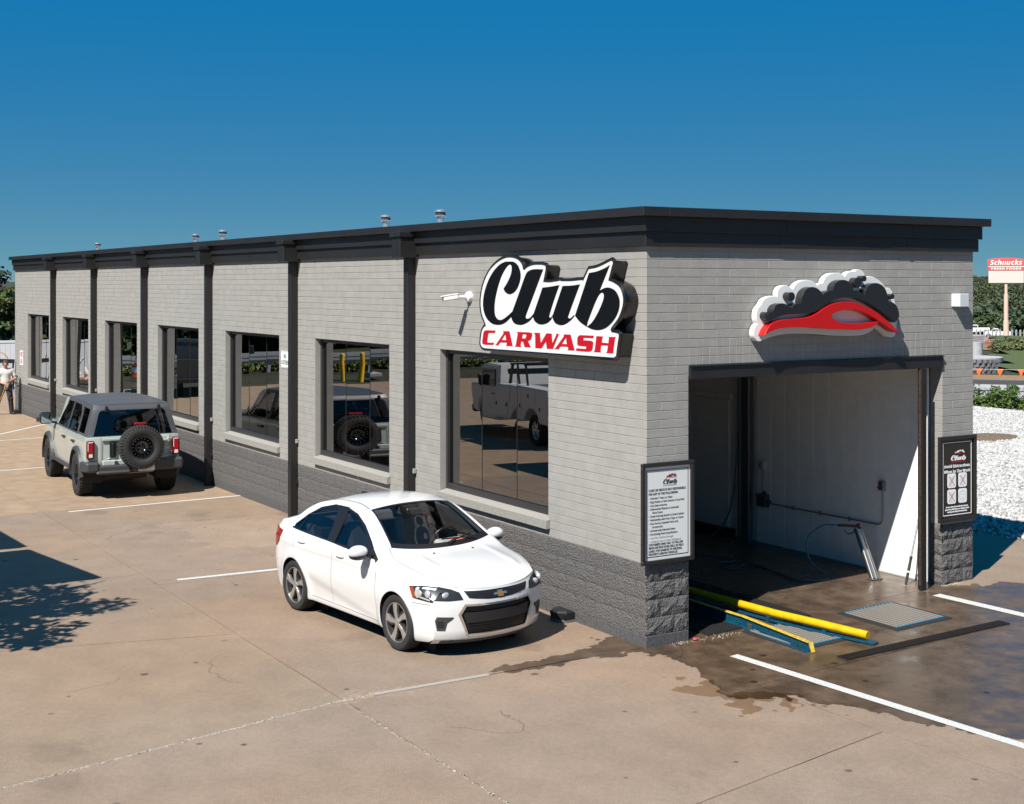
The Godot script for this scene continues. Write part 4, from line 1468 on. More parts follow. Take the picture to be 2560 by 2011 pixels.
func wall_fittings() -> void:
	var white := mat("white_plastic", lin(0.72, 0.72, 0.72), 0.35)
	var c := thing("security_camera", "white bullet camera on a wall bracket beside the big sign", "camera", Vector3(0, 3.943, -4.0))
	c.basis = DIRZ
	var m := MB.new()
	m.xf = Transform3D(Basis(Vector3.RIGHT, Vector3(0, 0, 1), Vector3(0, -1, 0)), Vector3.ZERO)
	m.lathe([Vector2(0.072, 0.0), Vector2(0.072, 0.03), Vector2(0.066, 0.05), Vector2(0.05, 0.058), Vector2(0.03, 0.075), Vector2(0.02, 0.10), Vector2(0.0, 0.10)], 24)
	obj("base", m, white, c)
	m = MB.new()
	m.tube([Vector3(0, 0, 0.09), Vector3(-0.005, -0.002, 0.14), Vector3(-0.02, 0.0, 0.165)], 0.018, 12)
	m.ball(Vector3(-0.022, 0.0, 0.168), Vector3(0.024, 0.024, 0.024))
	obj("arm", m, white, c)
	m = MB.new()
	var dir := Vector3(-0.30, -0.16, 0.94).normalized()
	var p0 := Vector3(-0.025, 0.005, 0.175)
	m.bar(p0, p0 + dir * 0.215, 0.072, 0.07, Vector3.UP, 0.014)
	obj("body", m, white, c)
	m = MB.new()
	m.bar(p0 + dir * 0.005 + Vector3(0, 0.038, 0), p0 + dir * 0.25 + Vector3(0, 0.038, 0), 0.082, 0.012, Vector3.UP, 0.004)
	obj("sun_shield", m, white, c)
	m = MB.new()
	m.bar(p0 + dir * 0.214, p0 + dir * 0.22, 0.058, 0.056, Vector3.UP, 0.002)
	obj("lens", m, mat("lens", lin(0.004, 0.004, 0.005), 0.1), c)
	var l := thing("wall_light", "pale grey box light high on the front near the right corner", "wall light", Vector3(5.14, 3.905, 0))
	m = MB.new()
	m.box(Vector3(0, 0.0, 0.012), Vector3(0.17, 0.17, 0.024), 0.004)
	obj("back_plate", m, white, l)
	m = MB.new()
	m.box(Vector3(0.03, 0.0, 0.07), Vector3(0.175, 0.175, 0.1), 0.006)
	obj("housing", m, mat("pale_grey", lin(0.5, 0.54, 0.56), 0.4), l)
	# rodent bait boxes along the wall
	var blk := mat("black_plastic", lin(0.012, 0.012, 0.012), 0.35)
	var src: Node3D
	var at := [Vector3(-0.03, 0.0, -1.58), Vector3(0.0, 0.0, -29.6), Vector3(-0.12, 0.0, -32.5)]
	var words := ["black bait box on the ground before the white sedan", "black bait box by the wall beyond the jeep's mirror", "black bait box by the wall near the man"]
	for i in 3:
		if i == 0:
			src = thing("bait_box", words[0], "bait box", at[0], "bait boxes along the long wall")
			m = MB.new()
			var out := PackedVector2Array([Vector2(0.0, -0.16), Vector2(0.03, -0.16), Vector2(0.03, 0.16), Vector2(-0.1, 0.16), Vector2(-0.19, 0.07), Vector2(-0.19, -0.07), Vector2(-0.1, -0.16)])
			m.xf = Transform3D(Basis(Vector3(1, 0, 0), Vector3(0, 0, -1), Vector3(0, 1, 0)), Vector3.ZERO)
			m.extrude(out, 0.0, 0.035, 0.0)
			obj("tray", m, mat("grey_plastic", lin(0.10, 0.10, 0.10), 0.4), src)
			m = MB.new()
			m.xf = Transform3D(Basis(Vector3(1, 0, 0), Vector3(0, 0, -1), Vector3(0, 1, 0)), Vector3.ZERO)
			m.extrude(MB.inset(out, 0.004), 0.035, 0.135, 0.022)
			m.box(Vector3(-0.08, 0.0, 0.075), Vector3(0.1, 0.33, 0.05))
			obj("lid", m, blk, src)
		else:
			dup(src, "bait_box", at[i], words[i], 0.0, 1.0)

func bay_equipment() -> void:
	var galv := mat("galvanised", lin(0.30, 0.31, 0.31), 0.45, 0.6)
	var dkgrey := mat("grey_box", lin(0.06, 0.065, 0.065), 0.5)
	var e := thing("electrical_box", "dark grey electrical box on the inner wall of the bay", "electrical box", Vector3(4.85, 0.72, -3.38))
	var m := MB.new()
	m.box(Vector3(-0.05, 0.095, 0), Vector3(0.1, 0.19, 0.2), 0.006)
	m.box(Vector3(-0.05, 0.21, 0.03), Vector3(0.04, 0.06, 0.04))
	m.box(Vector3(-0.05, 0.09, 0.13), Vector3(0.05, 0.05, 0.06))
	obj("case", m, dkgrey, e)
	var s := thing("switch_box", "pale switch box above the dark electrical box", "switch", Vector3(4.85, 1.28, -3.4))
	m = MB.new()
	m.box(Vector3(-0.035, 0.065, 0), Vector3(0.07, 0.135, 0.1), 0.006)
	obj("case", m, mat("pale_box", lin(0.45, 0.45, 0.44), 0.5), s)
	m = MB.new()
	m.cyl(Vector3(-0.07, 0.07, -0.02), Vector3(-0.1, 0.07, -0.02), 0.016, 0.016, 12)
	obj("knob", m, dkgrey, s)
	var c := thing("conduit", "thin grey conduit running along the white panels to a switch", "conduit", Vector3(4.83, 0.0, 0.0))
	m = MB.new()
	m.tube([Vector3(0, 0.78, -3.24), Vector3(0, 0.785, -2.2), Vector3(0, 0.79, -1.15)] + smooth_path([Vector3(0, 0.79, -1.12), Vector3(0, 0.80, -1.05), Vector3(0, 0.84, -1.005), Vector3(0, 0.90, -0.995)], 4) + [Vector3(0, 1.28, -0.995)], 0.011, 8)
	obj("pipe", m, galv, c)
	m = MB.new()
	m.tube([Vector3(0, 0.92, -3.4), Vector3(0, 1.28, -3.4)], 0.011, 8)
	obj("pipe", m, galv, c)
	m = MB.new()
	m.tube(smooth_path([Vector3(0, 3.2, -3.58), Vector3(0, 1.2, -3.58), Vector3(0, 0.95, -3.57), Vector3(0, 0.86, -3.53), Vector3(0, 0.83, -3.47)], 5), 0.013, 8)
	obj("pipe", m, galv, c)
	for z in [-2.75, -2.2, -1.62]:
		m = MB.new()
		m.box(Vector3(0.005, 0.785, z), Vector3(0.03, 0.06, 0.02))
		obj("clip", m, galv, c)
	var b := thing("switch_box", "small switch box with a red button at the conduit's end", "switch", Vector3(4.85, 1.27, -1.0))
	m = MB.new()
	m.box(Vector3(-0.03, 0.065, 0), Vector3(0.06, 0.13, 0.1), 0.006)
	obj("case", m, mat("switch_grey", lin(0.2, 0.2, 0.19), 0.5), b)
	m = MB.new()
	m.box(Vector3(-0.062, 0.065, 0.01), Vector3(0.006, 0.11, 0.07), 0.002)
	obj("cover", m, dkgrey, b)
	m = MB.new()
	m.cyl(Vector3(-0.06, 0.045, -0.03), Vector3(-0.078, 0.045, -0.03), 0.014, 0.014, 12)
	obj("button", m, M.red, b)
	# leaning steel stand with the spray gun
	var steel := mat("polished_steel", lin(0.22, 0.22, 0.22), 0.33, 0.9)
	var p := thing("lance_holster", "shiny steel tube holster leaning beside the white panels", "holster", Vector3(4.45, 0.134, -0.78))
	m = MB.new()
	m.xf = Transform3D(Basis.from_euler(Vector3(-0.50, 0, -0.06)), Vector3.ZERO)
	for x in [-0.034, 0.034]:
		m.cyl(Vector3(x, 0.0, 0), Vector3(x, 0.70, 0), 0.036, 0.036, 20)
	m.box(Vector3(0, 0.35, 0.0), Vector3(0.05, 0.7, 0.05))
	obj("tube", m, steel, p)
	m = MB.new()
	m.box(Vector3(0, 0.006, 0.0), Vector3(0.19, 0.01, 0.13), 0.003)
	obj("foot_plate", m, dkgrey, p)
	var g := thing("spray_gun", "black spray gun resting on top of the steel holster", "spray gun", Vector3(4.47, 0.79, -1.17))
	m = MB.new()
	m.bar(Vector3(0.02, 0.0, 0.03), Vector3(-0.2, 0.01, -0.12), 0.03, 0.035, Vector3.UP, 0.006)
	m.bar(Vector3(0.02, 0.03, 0.03), Vector3(0.05, -0.04, 0.06), 0.045, 0.05, Vector3.UP, 0.008)
	obj("body", m, mat("black_plastic", lin(0.012, 0.012, 0.012), 0.4), g)
	m = MB.new()
	m.tube(smooth_path([Vector3(0.0, -0.02, 0.02), Vector3(-0.03, -0.09, 0.0), Vector3(-0.1, -0.10, -0.05), Vector3(-0.12, -0.04, -0.07)], 5), 0.008, 8)
	obj("trigger_guard", m, mat("black_plastic", lin(0.012, 0.012, 0.012), 0.4), g)
	m = MB.new()
	m.box(Vector3(0.035, 0.02, 0.07), Vector3(0.02, 0.04, 0.02), 0.003)
	obj("safety_catch", m, M.red, g)
	var hosem := mat("blue_hose", lin(0.02, 0.10, 0.14), 0.45)
	var h := thing("pressure_hose", "dark blue hose looping from the spray gun over the wet floor", "hose", Vector3.ZERO)
	m = MB.new()
	m.tube(smooth_path([Vector3(4.27, 0.80, -1.30), Vector3(4.1, 0.79, -1.42), Vector3(3.92, 0.62, -1.5), Vector3(3.9, 0.35, -1.45), Vector3(3.98, 0.16, -1.25), Vector3(3.9, 0.13, -1.12), Vector3(3.58, 0.118, -1.28), Vector3(3.64, 0.12, -1.75), Vector3(3.73, 0.12, -2.2), Vector3(3.66, 0.122, -2.5), Vector3(3.4, 0.115, -2.34), Vector3(3.27, 0.11, -2.5), Vector3(3.42, 0.12, -2.76), Vector3(3.66, 0.125, -2.72), Vector3(3.66, 0.122, -3.05), Vector3(3.5, 0.12, -3.6), Vector3(3.9, 0.125, -4.2), Vector3(4.5, 0.15, -4.25), Vector3(4.68, 0.6, -4.0), Vector3(4.7, 1.6, -3.86), Vector3(4.71, 2.9, -3.85)], 8), 0.0105, 8)
	obj("hose", m, hosem, h)
	# telescopic brush pole
	var wv := thing("brush_pole", "telescopic pole leaning on the sunlit white panel", "pole", Vector3(4.5, 0.135, -0.28))
	var q0 := Vector3(0, 0.01, 0)
	var q1 := Vector3(0.315, 0.9, -0.05)
	m = MB.new()
	m.cyl(q0.lerp(q1, 0.30), q1, 0.012, 0.012, 10)
	obj("shaft", m, mat("aluminium", lin(0.4, 0.42, 0.44), 0.35, 0.7), wv)
	m = MB.new()
	m.cyl(q0, q0.lerp(q1, 0.17), 0.016, 0.02, 10)
	m.cyl(q0.lerp(q1, 0.2), q0.lerp(q1, 0.33), 0.021, 0.018, 10)
	m.cyl(q0.lerp(q1, 0.33), q0.lerp(q1, 0.40), 0.017, 0.022, 10)
	obj("grip", m, mat("black_rubber", lin(0.014, 0.014, 0.014), 0.6), wv)
	m = MB.new()
	m.cyl(q0.lerp(q1, 0.17), q0.lerp(q1, 0.2), 0.013, 0.013, 10)
	obj("collar", m, mat("white_ring", lin(0.6, 0.6, 0.6), 0.4), wv)
	# guide rails on the floor
	var yellow := grain(mat("yellow_paint", lin(0.66, 0.42, 0.006), 0.35), noise_tex(0.03, 4, 61, 0.82, 1.0, 256), 1.0)
	var blue := grain(mat("blue_paint", lin(0.005, 0.08, 0.14), 0.4), noise_tex(0.05, 4, 62, 0.6, 1.0, 256), 1.2)
	var r := thing("guide_rail", "thick yellow tube guide rail on a thin blue foot", "guide rail", Vector3.ZERO)
	m = MB.new()
	var tubep := [Vector3(1.80, 0.165, -7.5), Vector3(1.80, 0.165, -1.4), Vector3(1.875, 0.166, -0.3), Vector3(1.89, 0.167, 0.05), Vector3(2.005, 0.168, 0.80), Vector3(2.125, 0.150, 1.32)]
	m.tube(tubep, 0.047, 20)
	obj("tube", m, yellow, r)
	m = MB.new()
	m.bar(Vector3(2.11, 0.085, 1.26), Vector3(2.15, 0.078, 1.42), 0.11, 0.02)
	for k in 5:
		m.bar(tubep[k] - Vector3(0, 0.085, 0), tubep[k + 1] - Vector3(0, 0.085 if k < 4 else 0.07, 0), 0.12, 0.016)
	obj("foot", m, blue, r)
	m = MB.new()
	for z in [-3.0, -1.4, 0.0]:
		m.box(Vector3(1.83, 0.09, z), Vector3(0.03, 0.07, 0.05))
	m.bar(Vector3(1.99, 0.1, 0.75), Vector3(2.0, 0.1, 0.8), 0.03, 0.08)
	obj("stay", m, blue, r)
	var t := thing("guide_rail", "blue channel guide rail with a pale yellow top edge", "guide rail", Vector3.ZERO)
	m = MB.new()
	var yel2 := grain(mat("worn_yellow_paint", lin(0.66, 0.46, 0.07), 0.45), noise_tex(0.05, 4, 63, 0.7, 1.0, 256), 1.2)
	var bl := [Vector3(1.48, 0.10, -7.5), Vector3(1.48, 0.10, -0.1), Vector3(1.36, 0.085, 1.18)]
	for k in 2:
		m.bar(bl[k], bl[k + 1], 0.012, 0.13)
		m.bar(bl[k] + Vector3(0.03, -0.055, 0), bl[k + 1] + Vector3(0.03, -0.05, 0), 0.11, 0.014)
		m.bar(bl[k] + Vector3(-0.03, -0.055, 0), bl[k + 1] + Vector3(-0.03, -0.05, 0), 0.07, 0.016)
	obj("channel", m, blue, t)
	m = MB.new()
	for k in 2:
		m.bar(bl[k] + Vector3(0.0, 0.067, 0), bl[k + 1] + Vector3(0.0, 0.062, 0), 0.055, 0.014, Vector3.UP, 0.003)
	m.bar(bl[2] + Vector3(0.018, 0.062, 0), bl[2] + Vector3(0.012, -0.04, 0.05), 0.05, 0.012)
	obj("top_edge", m, yel2, t)
	m = MB.new()
	for z in [-2.2, -1.0, 0.1]:
		m.box(Vector3(1.46, 0.07, z), Vector3(0.05, 0.08, 0.07), 0.008)
	obj("bracket", m, mat("rusty_steel", lin(0.05, 0.03, 0.02), 0.8), t)
	# slatted floor grates
	var stainless := mat("stainless", lin(0.24, 0.22, 0.195), 0.5, 0.3)
	var darkpit := mat("pit", lin(0.02, 0.02, 0.02), 0.6)
	var teal := mat("blue_tape", lin(0.008, 0.16, 0.27), 0.5)
	var specs := [["floor_grate", "slatted steel floor grate right of the yellow rail", Vector3(3.24, 0.0, 0.68), 0.82, 0.86], ["floor_grate", "slatted steel floor grate between the blue and yellow rails", Vector3(1.72, 0.0, 0.6), 0.70, 0.86]]
	for sp in specs:
		var gr := thing(sp[0], sp[1], "floor grate", sp[2], "slatted floor grates")
		gr.position.y = gy(sp[2].x) + 0.004
		gr.rotation.z = 0.03
		m = MB.new()
		m.box(Vector3(0, 0.0, 0), Vector3(sp[3] + 0.12, 0.008, sp[4] + 0.12))
		obj("frame", m, darkpit, gr)
		for i in 13:
			m = MB.new()
			m.box(Vector3(-sp[3] * 0.5 + sp[3] * (i + 0.5) / 13.0, 0.011, 0), Vector3(sp[3] / 13.0 * 0.46, 0.014, sp[4]), 0.003)
			obj("slat", m, stainless, gr)
		for z in [-1, 1]:
			m = MB.new()
			for i in 13:
				m.box(Vector3(-sp[3] * 0.5 + sp[3] * (i + 0.5) / 13.0, 0.016, z * sp[4] * 0.49), Vector3(sp[3] / 13.0 * 0.6, 0.012, 0.018))
			obj("edge_clips", m, teal, gr)
	# trench drain: two iron gratings
	var iron := grain(mat("iron", lin(0.03, 0.021, 0.016), 0.6, 0.3), noise_tex(0.05, 4, 64, 0.5, 1.0, 256), 1.4)
	var dr := thing("trench_drain", "long dark iron drain grating across the entrance apron", "drain", Vector3(1.46, 0.048, 1.58))
	dr.rotation.z = 0.03
	dr.rotation.y = -0.035
	m = MB.new()
	m.box(Vector3(1.28, -0.002, 0), Vector3(2.58, 0.006, 0.155))
	obj("channel", m, darkpit, dr)
	for k in 4:
		m = MB.new()
		var x0 := 0.01 + 0.64 * k
		for z in [-0.07, -0.035, 0.0, 0.035, 0.07]:
			m.box(Vector3(x0 + 0.31, 0.006, z), Vector3(0.625, 0.01, 0.012))
		for i in 26:
			m.box(Vector3(x0 + 0.012 + i * 0.0245, 0.0055, 0), Vector3(0.01, 0.009, 0.15))
		obj("grating", m, iron, dr)
	# black rubber mats beside the rails
	var rub := mat("rubber_mat", lin(0.016, 0.016, 0.017), 0.55)
	for q in [["perforated_mat", "black perforated floor mat right of the yellow rail", 2.06, 2.46, -6.0, 0.1], ["perforated_mat", "black perforated floor mat left of the blue rail", 0.9, 1.43, -6.0, 0.02]]:
		var mt := thing(q[0], q[1], "floor mat", Vector3(0, 0, 0), "black floor mats")
		m = MB.new()
		var nx := int((q[3] - q[2]) / 0.045)
		for i in nx + 1:
			var x: float = q[2] + 0.045 * i
			m.box(Vector3(x, gy(x) + 0.012, (q[4] + q[5]) * 0.5), Vector3(0.02, 0.014, q[5] - q[4]))
		for i in int((q[5] - q[4]) / 0.06):
			var z: float = q[4] + 0.06 * i + 0.02
			m.bar(Vector3(q[2], gy(q[2]) + 0.010, z), Vector3(q[3], gy(q[3]) + 0.010, z), 0.026, 0.014)
		obj("mesh", m, rub, mt)
	# litter by the pier
	var lit := thing("litter", "red scrap of litter on the ground beside the left pier", "litter", Vector3(0.66, 0.03, 0.06))
	m = MB.new()
	m.ball(Vector3.ZERO, Vector3(0.035, 0.015, 0.022), 7, 5)
	obj("scrap", m, mat("red_scrap", lin(0.7, 0.06, 0.07), 0.6), lit)
# ---------------------------------------------------------------- trees and country
func leaf_crown(seed_: int, count: int, leaf: float, lobes: int, shape: Vector3, solid := 0.5) -> ArrayMesh:   # leaf-sized faces in clumps spread through a crown of about unit size
	var m := MB.new()
	m.has_col = true
	var rng := RandomNumberGenerator.new()
	rng.seed = seed_
	var clumps: Array = []
	for i in lobes:
		var d := Vector3(rng.randfn(), rng.randfn(), rng.randfn()).normalized()
		var k := pow(rng.randf(), solid)
		clumps.append([Vector3(d.x * shape.x, d.y * shape.y, d.z * shape.z) * k, rng.randf_range(0.16, 0.34), rng.randf_range(0.72, 1.0)])
	for i in count:
		var c: Array = clumps[rng.randi() % lobes]
		var d: Vector3 = Vector3(rng.randfn(), rng.randfn(), rng.randfn()).normalized() * pow(rng.randf(), 0.4) * c[1]
		var p: Vector3 = c[0] + d * Vector3(1, 0.75, 1)
		var up := (d.normalized() + Vector3(rng.randfn(), rng.randfn() + 0.6, rng.randfn()) * 0.7).normalized()
		var a := up.cross(Vector3(rng.randfn(), rng.randfn(), rng.randfn())).normalized()
		var b := up.cross(a)
		var s := leaf * rng.randf_range(0.6, 1.3)
		var k: float = c[2] * rng.randf_range(0.75, 1.1)
		m.col = Color(k * rng.randf_range(0.85, 1.15), k, k * rng.randf_range(0.8, 1.0))
		m.nquad(p - a * s, p - b * s * 0.55, p + a * s, p + b * s * 0.55, up)
	return m.mesh()

func leaf_mat(color: Color) -> StandardMaterial3D:
	var m := mat("leaves", color, 0.6)
	m.vertex_color_use_as_albedo = true
	m.backlight_enabled = true
	m.backlight = Color(0.25, 0.3, 0.06)
	return m

func trunk_mesh(h: float, r: float, seed_: int, limbs := 5) -> MB:
	var m := MB.new()
	var rng := RandomNumberGenerator.new()
	rng.seed = seed_
	var prev := Vector3.ZERO
	for i in 5:
		var q := Vector3(rng.randfn() * 0.03 * h, h * (i + 1) / 5.0, rng.randfn() * 0.03 * h)
		m.cyl(prev, q, r * (1.0 - i * 0.17), r * (1.0 - (i + 1) * 0.17), 8, false)
		if i >= 2:
			for k in limbs / 3 + 1:
				var t := rng.randf() * TAU
				var e := q + Vector3(cos(t) * 0.3, rng.randf_range(0.12, 0.3), sin(t) * 0.3) * h
				m.cyl(q, e, r * 0.4, r * 0.1, 6, false)
		prev = q
	return m

func tree(called: String, label: String, group: String, at: Vector3, h: float, wide: float, crown: ArrayMesh, lm: Material, bark: Material, seed_: int, low := 0.45) -> Node3D:
	var t := thing(called, label, "tree", at, group)
	obj("trunk", trunk_mesh(h * 0.7, h * 0.022, seed_), bark, t)
	var c := obj("crown", crown, lm, t)
	c.position.y = h * (1.0 + low) * 0.5 - 0.02 * h
	c.scale = Vector3(wide, h * (1.0 - low) * 0.62, wide)
	c.rotation.y = seed_ * 1.3
	return t

func woods() -> void: # CALL
	var bark := mat("bark", lin(0.07, 0.055, 0.045), 0.9)
	var dark := leaf_mat(lin(0.035, 0.062, 0.018))
	var olive := leaf_mat(lin(0.075, 0.095, 0.022))
	var deep := leaf_mat(lin(0.022, 0.045, 0.014))
	var crowns: Array = []
	for i in 4:
		crowns.append(leaf_crown(60 + i, 7000, 0.06, 40, Vector3(0.72, 0.8, 0.72)))
	var low := leaf_crown(70, 3000, 0.07, 30, Vector3(0.75, 0.7, 0.75))
	# the trees past the far end of the building
	var rng := RandomNumberGenerator.new()
	rng.seed = 12
	var ends := [
		[Vector3(-1.2, -0.15, -64), 8.4, 3.6, "tall dark tree behind the white fence at the far left", 0, dark],
		[Vector3(2.6, -0.15, -67), 9.2, 4.0, "tall dark tree whose top touches the roof's far end", 1, dark],
		[Vector3(-4.6, -0.15, -66), 8.8, 3.8, "dark tree beyond the left edge behind the fence", 2, dark],
		[Vector3(-0.3, -0.15, -55), 3.9, 2.6, "low olive tree just behind the white fence", 3, olive],
		[Vector3(3.4, -0.15, -56), 4.4, 2.6, "low olive tree behind the building's far end", 0, olive]]
	for e in ends:
		tree("tree", e[3], "trees behind the white fence", e[0], e[1], e[2], crowns[e[4]], e[5], bark, 20 + e[4], 0.08)
	# the wall of trees mirrored in the windows, beyond the lot
	for i in 13:
		var x := -5.5 - i * 3.1
		var z := -62.0 + rng.randf_range(-3, 3) + i * 0.7
		var words := "dark tree of the row beyond the guard rail, %s" % ["nearest the fence", "second from the fence", "third from the fence", "fourth from the fence", "fifth from the fence", "sixth from the fence", "in the middle of the row", "sixth from the far end", "fifth from the far end", "fourth from the far end", "third from the far end", "second from the far end", "at the far end"][i]
		tree("tree", words, "trees beyond the guard rail", Vector3(x, -0.14, z), rng.randf_range(7.5, 10.5), rng.randf_range(3.0, 3.8), crowns[i % 4], deep if i % 3 else dark, bark, 40 + i, 0.05)
	# the thin tree whose shadow falls on the lot at the left
	var thin := leaf_crown(88, 4200, 0.05, 40, Vector3(0.85, 0.75, 0.85), 0.62)
	tree("tree", "slender young tree beside the pay canopy left of the lot", "", Vector3(-8.75, 0, -4.35), 5.2, 2.1, thin, olive, bark, 77, 0.35)
	# weeds with yellow flowers along the guard rail
	var where: Array = []
	var tint: Array = []
	for i in 900:
		where.append(Transform3D(Basis(Vector3.UP, rng.randf() * 6).scaled(Vector3.ONE * rng.randf_range(0.4, 0.9)), Vector3(rng.randf_range(-34, -2.5), 0.25, rng.randf_range(-56, -50.5))))
		var f := rng.randf()
		tint.append(Color(0.9, 0.55, 0.05) if f < 0.1 else Color(0.16, 0.2, 0.05) * rng.randf_range(0.5, 1.1))
	var tuft := leaf_crown(91, 60, 0.16, 6, Vector3(0.8, 0.6, 0.8))
	var wm := leaf_mat(Color(1, 1, 1))
	tag(many("weeds", tuft, wm, where, self, tint), "rough green weeds with yellow flowers along the guard rail", "weeds")
	# the wooded ridge, far off on the right
	var tuftree := leaf_crown(93, 420, 0.17, 16, Vector3(0.75, 0.8, 0.75))
	where = []
	tint = []
	var side := AHEAD.cross(Vector3.UP)
	for i in 9500:
		var s := 322.0 + 1250.0 * pow(rng.randf(), 1.3)
		var l := rng.randf_range(-0.16, 0.16) * s + 10.0
		if i > 8300:
			l = rng.randf_range(-0.5, 0.5) * s
		var p := CAM * Vector3(1, 0, 1) + AHEAD * s + side * l
		var h := rng.randf_range(4.5, 7.5)
		p.y = land(s) + h * 0.42
		where.append(Transform3D(Basis(Vector3.UP, rng.randf() * 6).scaled(Vector3(h * 0.46, h * 0.6, h * 0.46)), p))
		var k := rng.randf_range(0.55, 1.15)
		var warm := rng.randf()
		tint.append(Color(lerpf(0.055, 0.11, warm) * k, lerpf(0.11, 0.125, warm) * k, lerpf(0.06, 0.035, warm) * k))
	var fm := leaf_mat(Color(1, 1, 1))
	tag(many("forest", tuftree, fm, where, self, tint), "green woods on the far hillside beyond the works", "forest")
	where = []
	tint = []
	for i in 420:   # the wood that closes the view behind the rows of trees at the left
		var h := rng.randf_range(4.6, 6.4)
		var z := rng.randf_range(-100, -71)
		where.append(Transform3D(Basis(Vector3.UP, rng.randf() * 6).scaled(Vector3(h * 0.55, h * 0.6, h * 0.55)), Vector3(rng.randf_range(-95, 8), h * 0.36, z)))
		var k := rng.randf_range(0.5, 1.0)
		tint.append(Color(0.03 * k, 0.052 * k, 0.017 * k))
	tag(many("woodland", crowns[1], fm, where, self, tint), "dark woodland behind the rows of trees left of the building", "woodland")

func gravel_and_bushes() -> void: # CALL
	var m := MB.new()
	var bed := [Vector2(8.0, 3.0), Vector2(8.0, -40), Vector2(27.6, -40), Vector2(27.6, 3.0)]
	m.nquad(Vector3(8.0, 0.215, 3.0), Vector3(8.0, 0.215, -40), Vector3(27.6, 0.215, -40), Vector3(27.6, 0.215, 3.0), Vector3.UP)
	m.nquad(Vector3(27.6, 0.215, 3.0), Vector3(27.6, 0.215, -40), Vector3(30, -0.2, -40), Vector3(30, -0.2, 3), Vector3(0.2, 1, 0).normalized())
	var gm := relief(grain(mat("white_gravel", lin(0.40, 0.39, 0.37), 0.9), noise_tex(0.13, 2, 51, 0.55, 1.0, 512, FastNoiseLite.TYPE_CELLULAR), 0.55), noise_tex(0.13, 2, 51, 0.0, 1.0, 512, FastNoiseLite.TYPE_CELLULAR), 4.0)
	structure("gravel_bed", m, gm)
	var rng := RandomNumberGenerator.new()
	rng.seed = 8
	var stone := MB.new()
	stone.ball(Vector3.ZERO, Vector3(1, 0.6, 0.8), 6, 4)
	var sm := mat("white_stones", Color(1, 1, 1), 0.85)
	sm.vertex_color_use_as_albedo = true
	var where: Array = []
	var tint: Array = []
	for i in 62000:
		var t := pow(rng.randf(), 0.75)
		var x := 8.0 + 17.6 * t
		var mid := lerpf(-3.2, -14.5, t)
		var z := mid + rng.randf_range(-5.5, 4.0) * lerpf(0.55, 1.0, t)
		var s := rng.randf_range(0.022, 0.05)
		where.append(Transform3D(Basis.from_euler(Vector3(rng.randf() * 6, rng.randf() * 6, rng.randf() * 6)).scaled(Vector3.ONE * s), Vector3(x, 0.215 + s * 0.4, z)))
		var k := rng.randf_range(0.24, 0.50) if rng.randf() > 0.08 else rng.randf_range(0.12, 0.25)
		tint.append(Color(k, k * 0.985, k * 0.95))
	tag(many("white_stones", stone.mesh(), sm, where, self, tint), "loose white stones covering the ground right of the building", "stones")
	m = MB.new()
	m.ball(Vector3(0, 0, 0), Vector3(1.3, 0.12, 0.7), 14, 6)
	var earth := mat("earth", lin(0.21, 0.145, 0.085), 0.95)
	var e := obj("earth_patch", m, grain(earth, noise_tex(0.06, 4, 52, 0.6, 1.0, 256), 0.6))
	e.position = Vector3(18.6, 0.215, -10.6)
	tag(e, "low brown mound of earth among the white stones", "earth mound")
	# green bushes beyond the stones
	var lm := leaf_mat(lin(0.075, 0.13, 0.02))
	var bark := mat("stems", lin(0.08, 0.06, 0.04), 0.9)
	var words := ["bright green bush against the building's right edge", "bright green bush in the middle of the hedge by the stones", "taller green bush right of the middle of the hedge", "green bush at the photo's right edge beyond the stones", "green bush beyond the right edge", "green bush behind the building's right corner", "second green bush behind the building's right corner"]
	var spots := [Vector3(26.6, 0, -17.0), Vector3(26.4, 0, -15.9), Vector3(26.3, 0, -14.7), Vector3(26.2, 0, -13.5), Vector3(26.0, 0, -12.3), Vector3(26.9, 0, -18.3), Vector3(27.2, 0, -19.7)]
	for i in spots.size():
		var b := thing("bush", words[i], "bush", spots[i] + Vector3(0, 0.1, 0), "green bushes beyond the white stones")
		var h := 0.55 + 0.12 * ((i * 5) % 3)
		var c := obj("foliage", leaf_crown(300 + i % 3, 2600, 0.06, 34, Vector3(0.8, 0.62, 0.8), 0.4), lm, b)
		c.position.y = h * 0.42
		c.scale = Vector3(0.85, h, 0.9)
		c.rotation.y = i * 2.1
		var st := MB.new()
		for k in 9:
			var a := k * 0.7
			st.cyl(Vector3(cos(a) * 0.1, 0, sin(a) * 0.1), Vector3(cos(a) * 0.5, h * rng.randf_range(0.7, 1.25), sin(a) * 0.5), 0.012, 0.004, 5, false)
		obj("stems", st, bark, b)

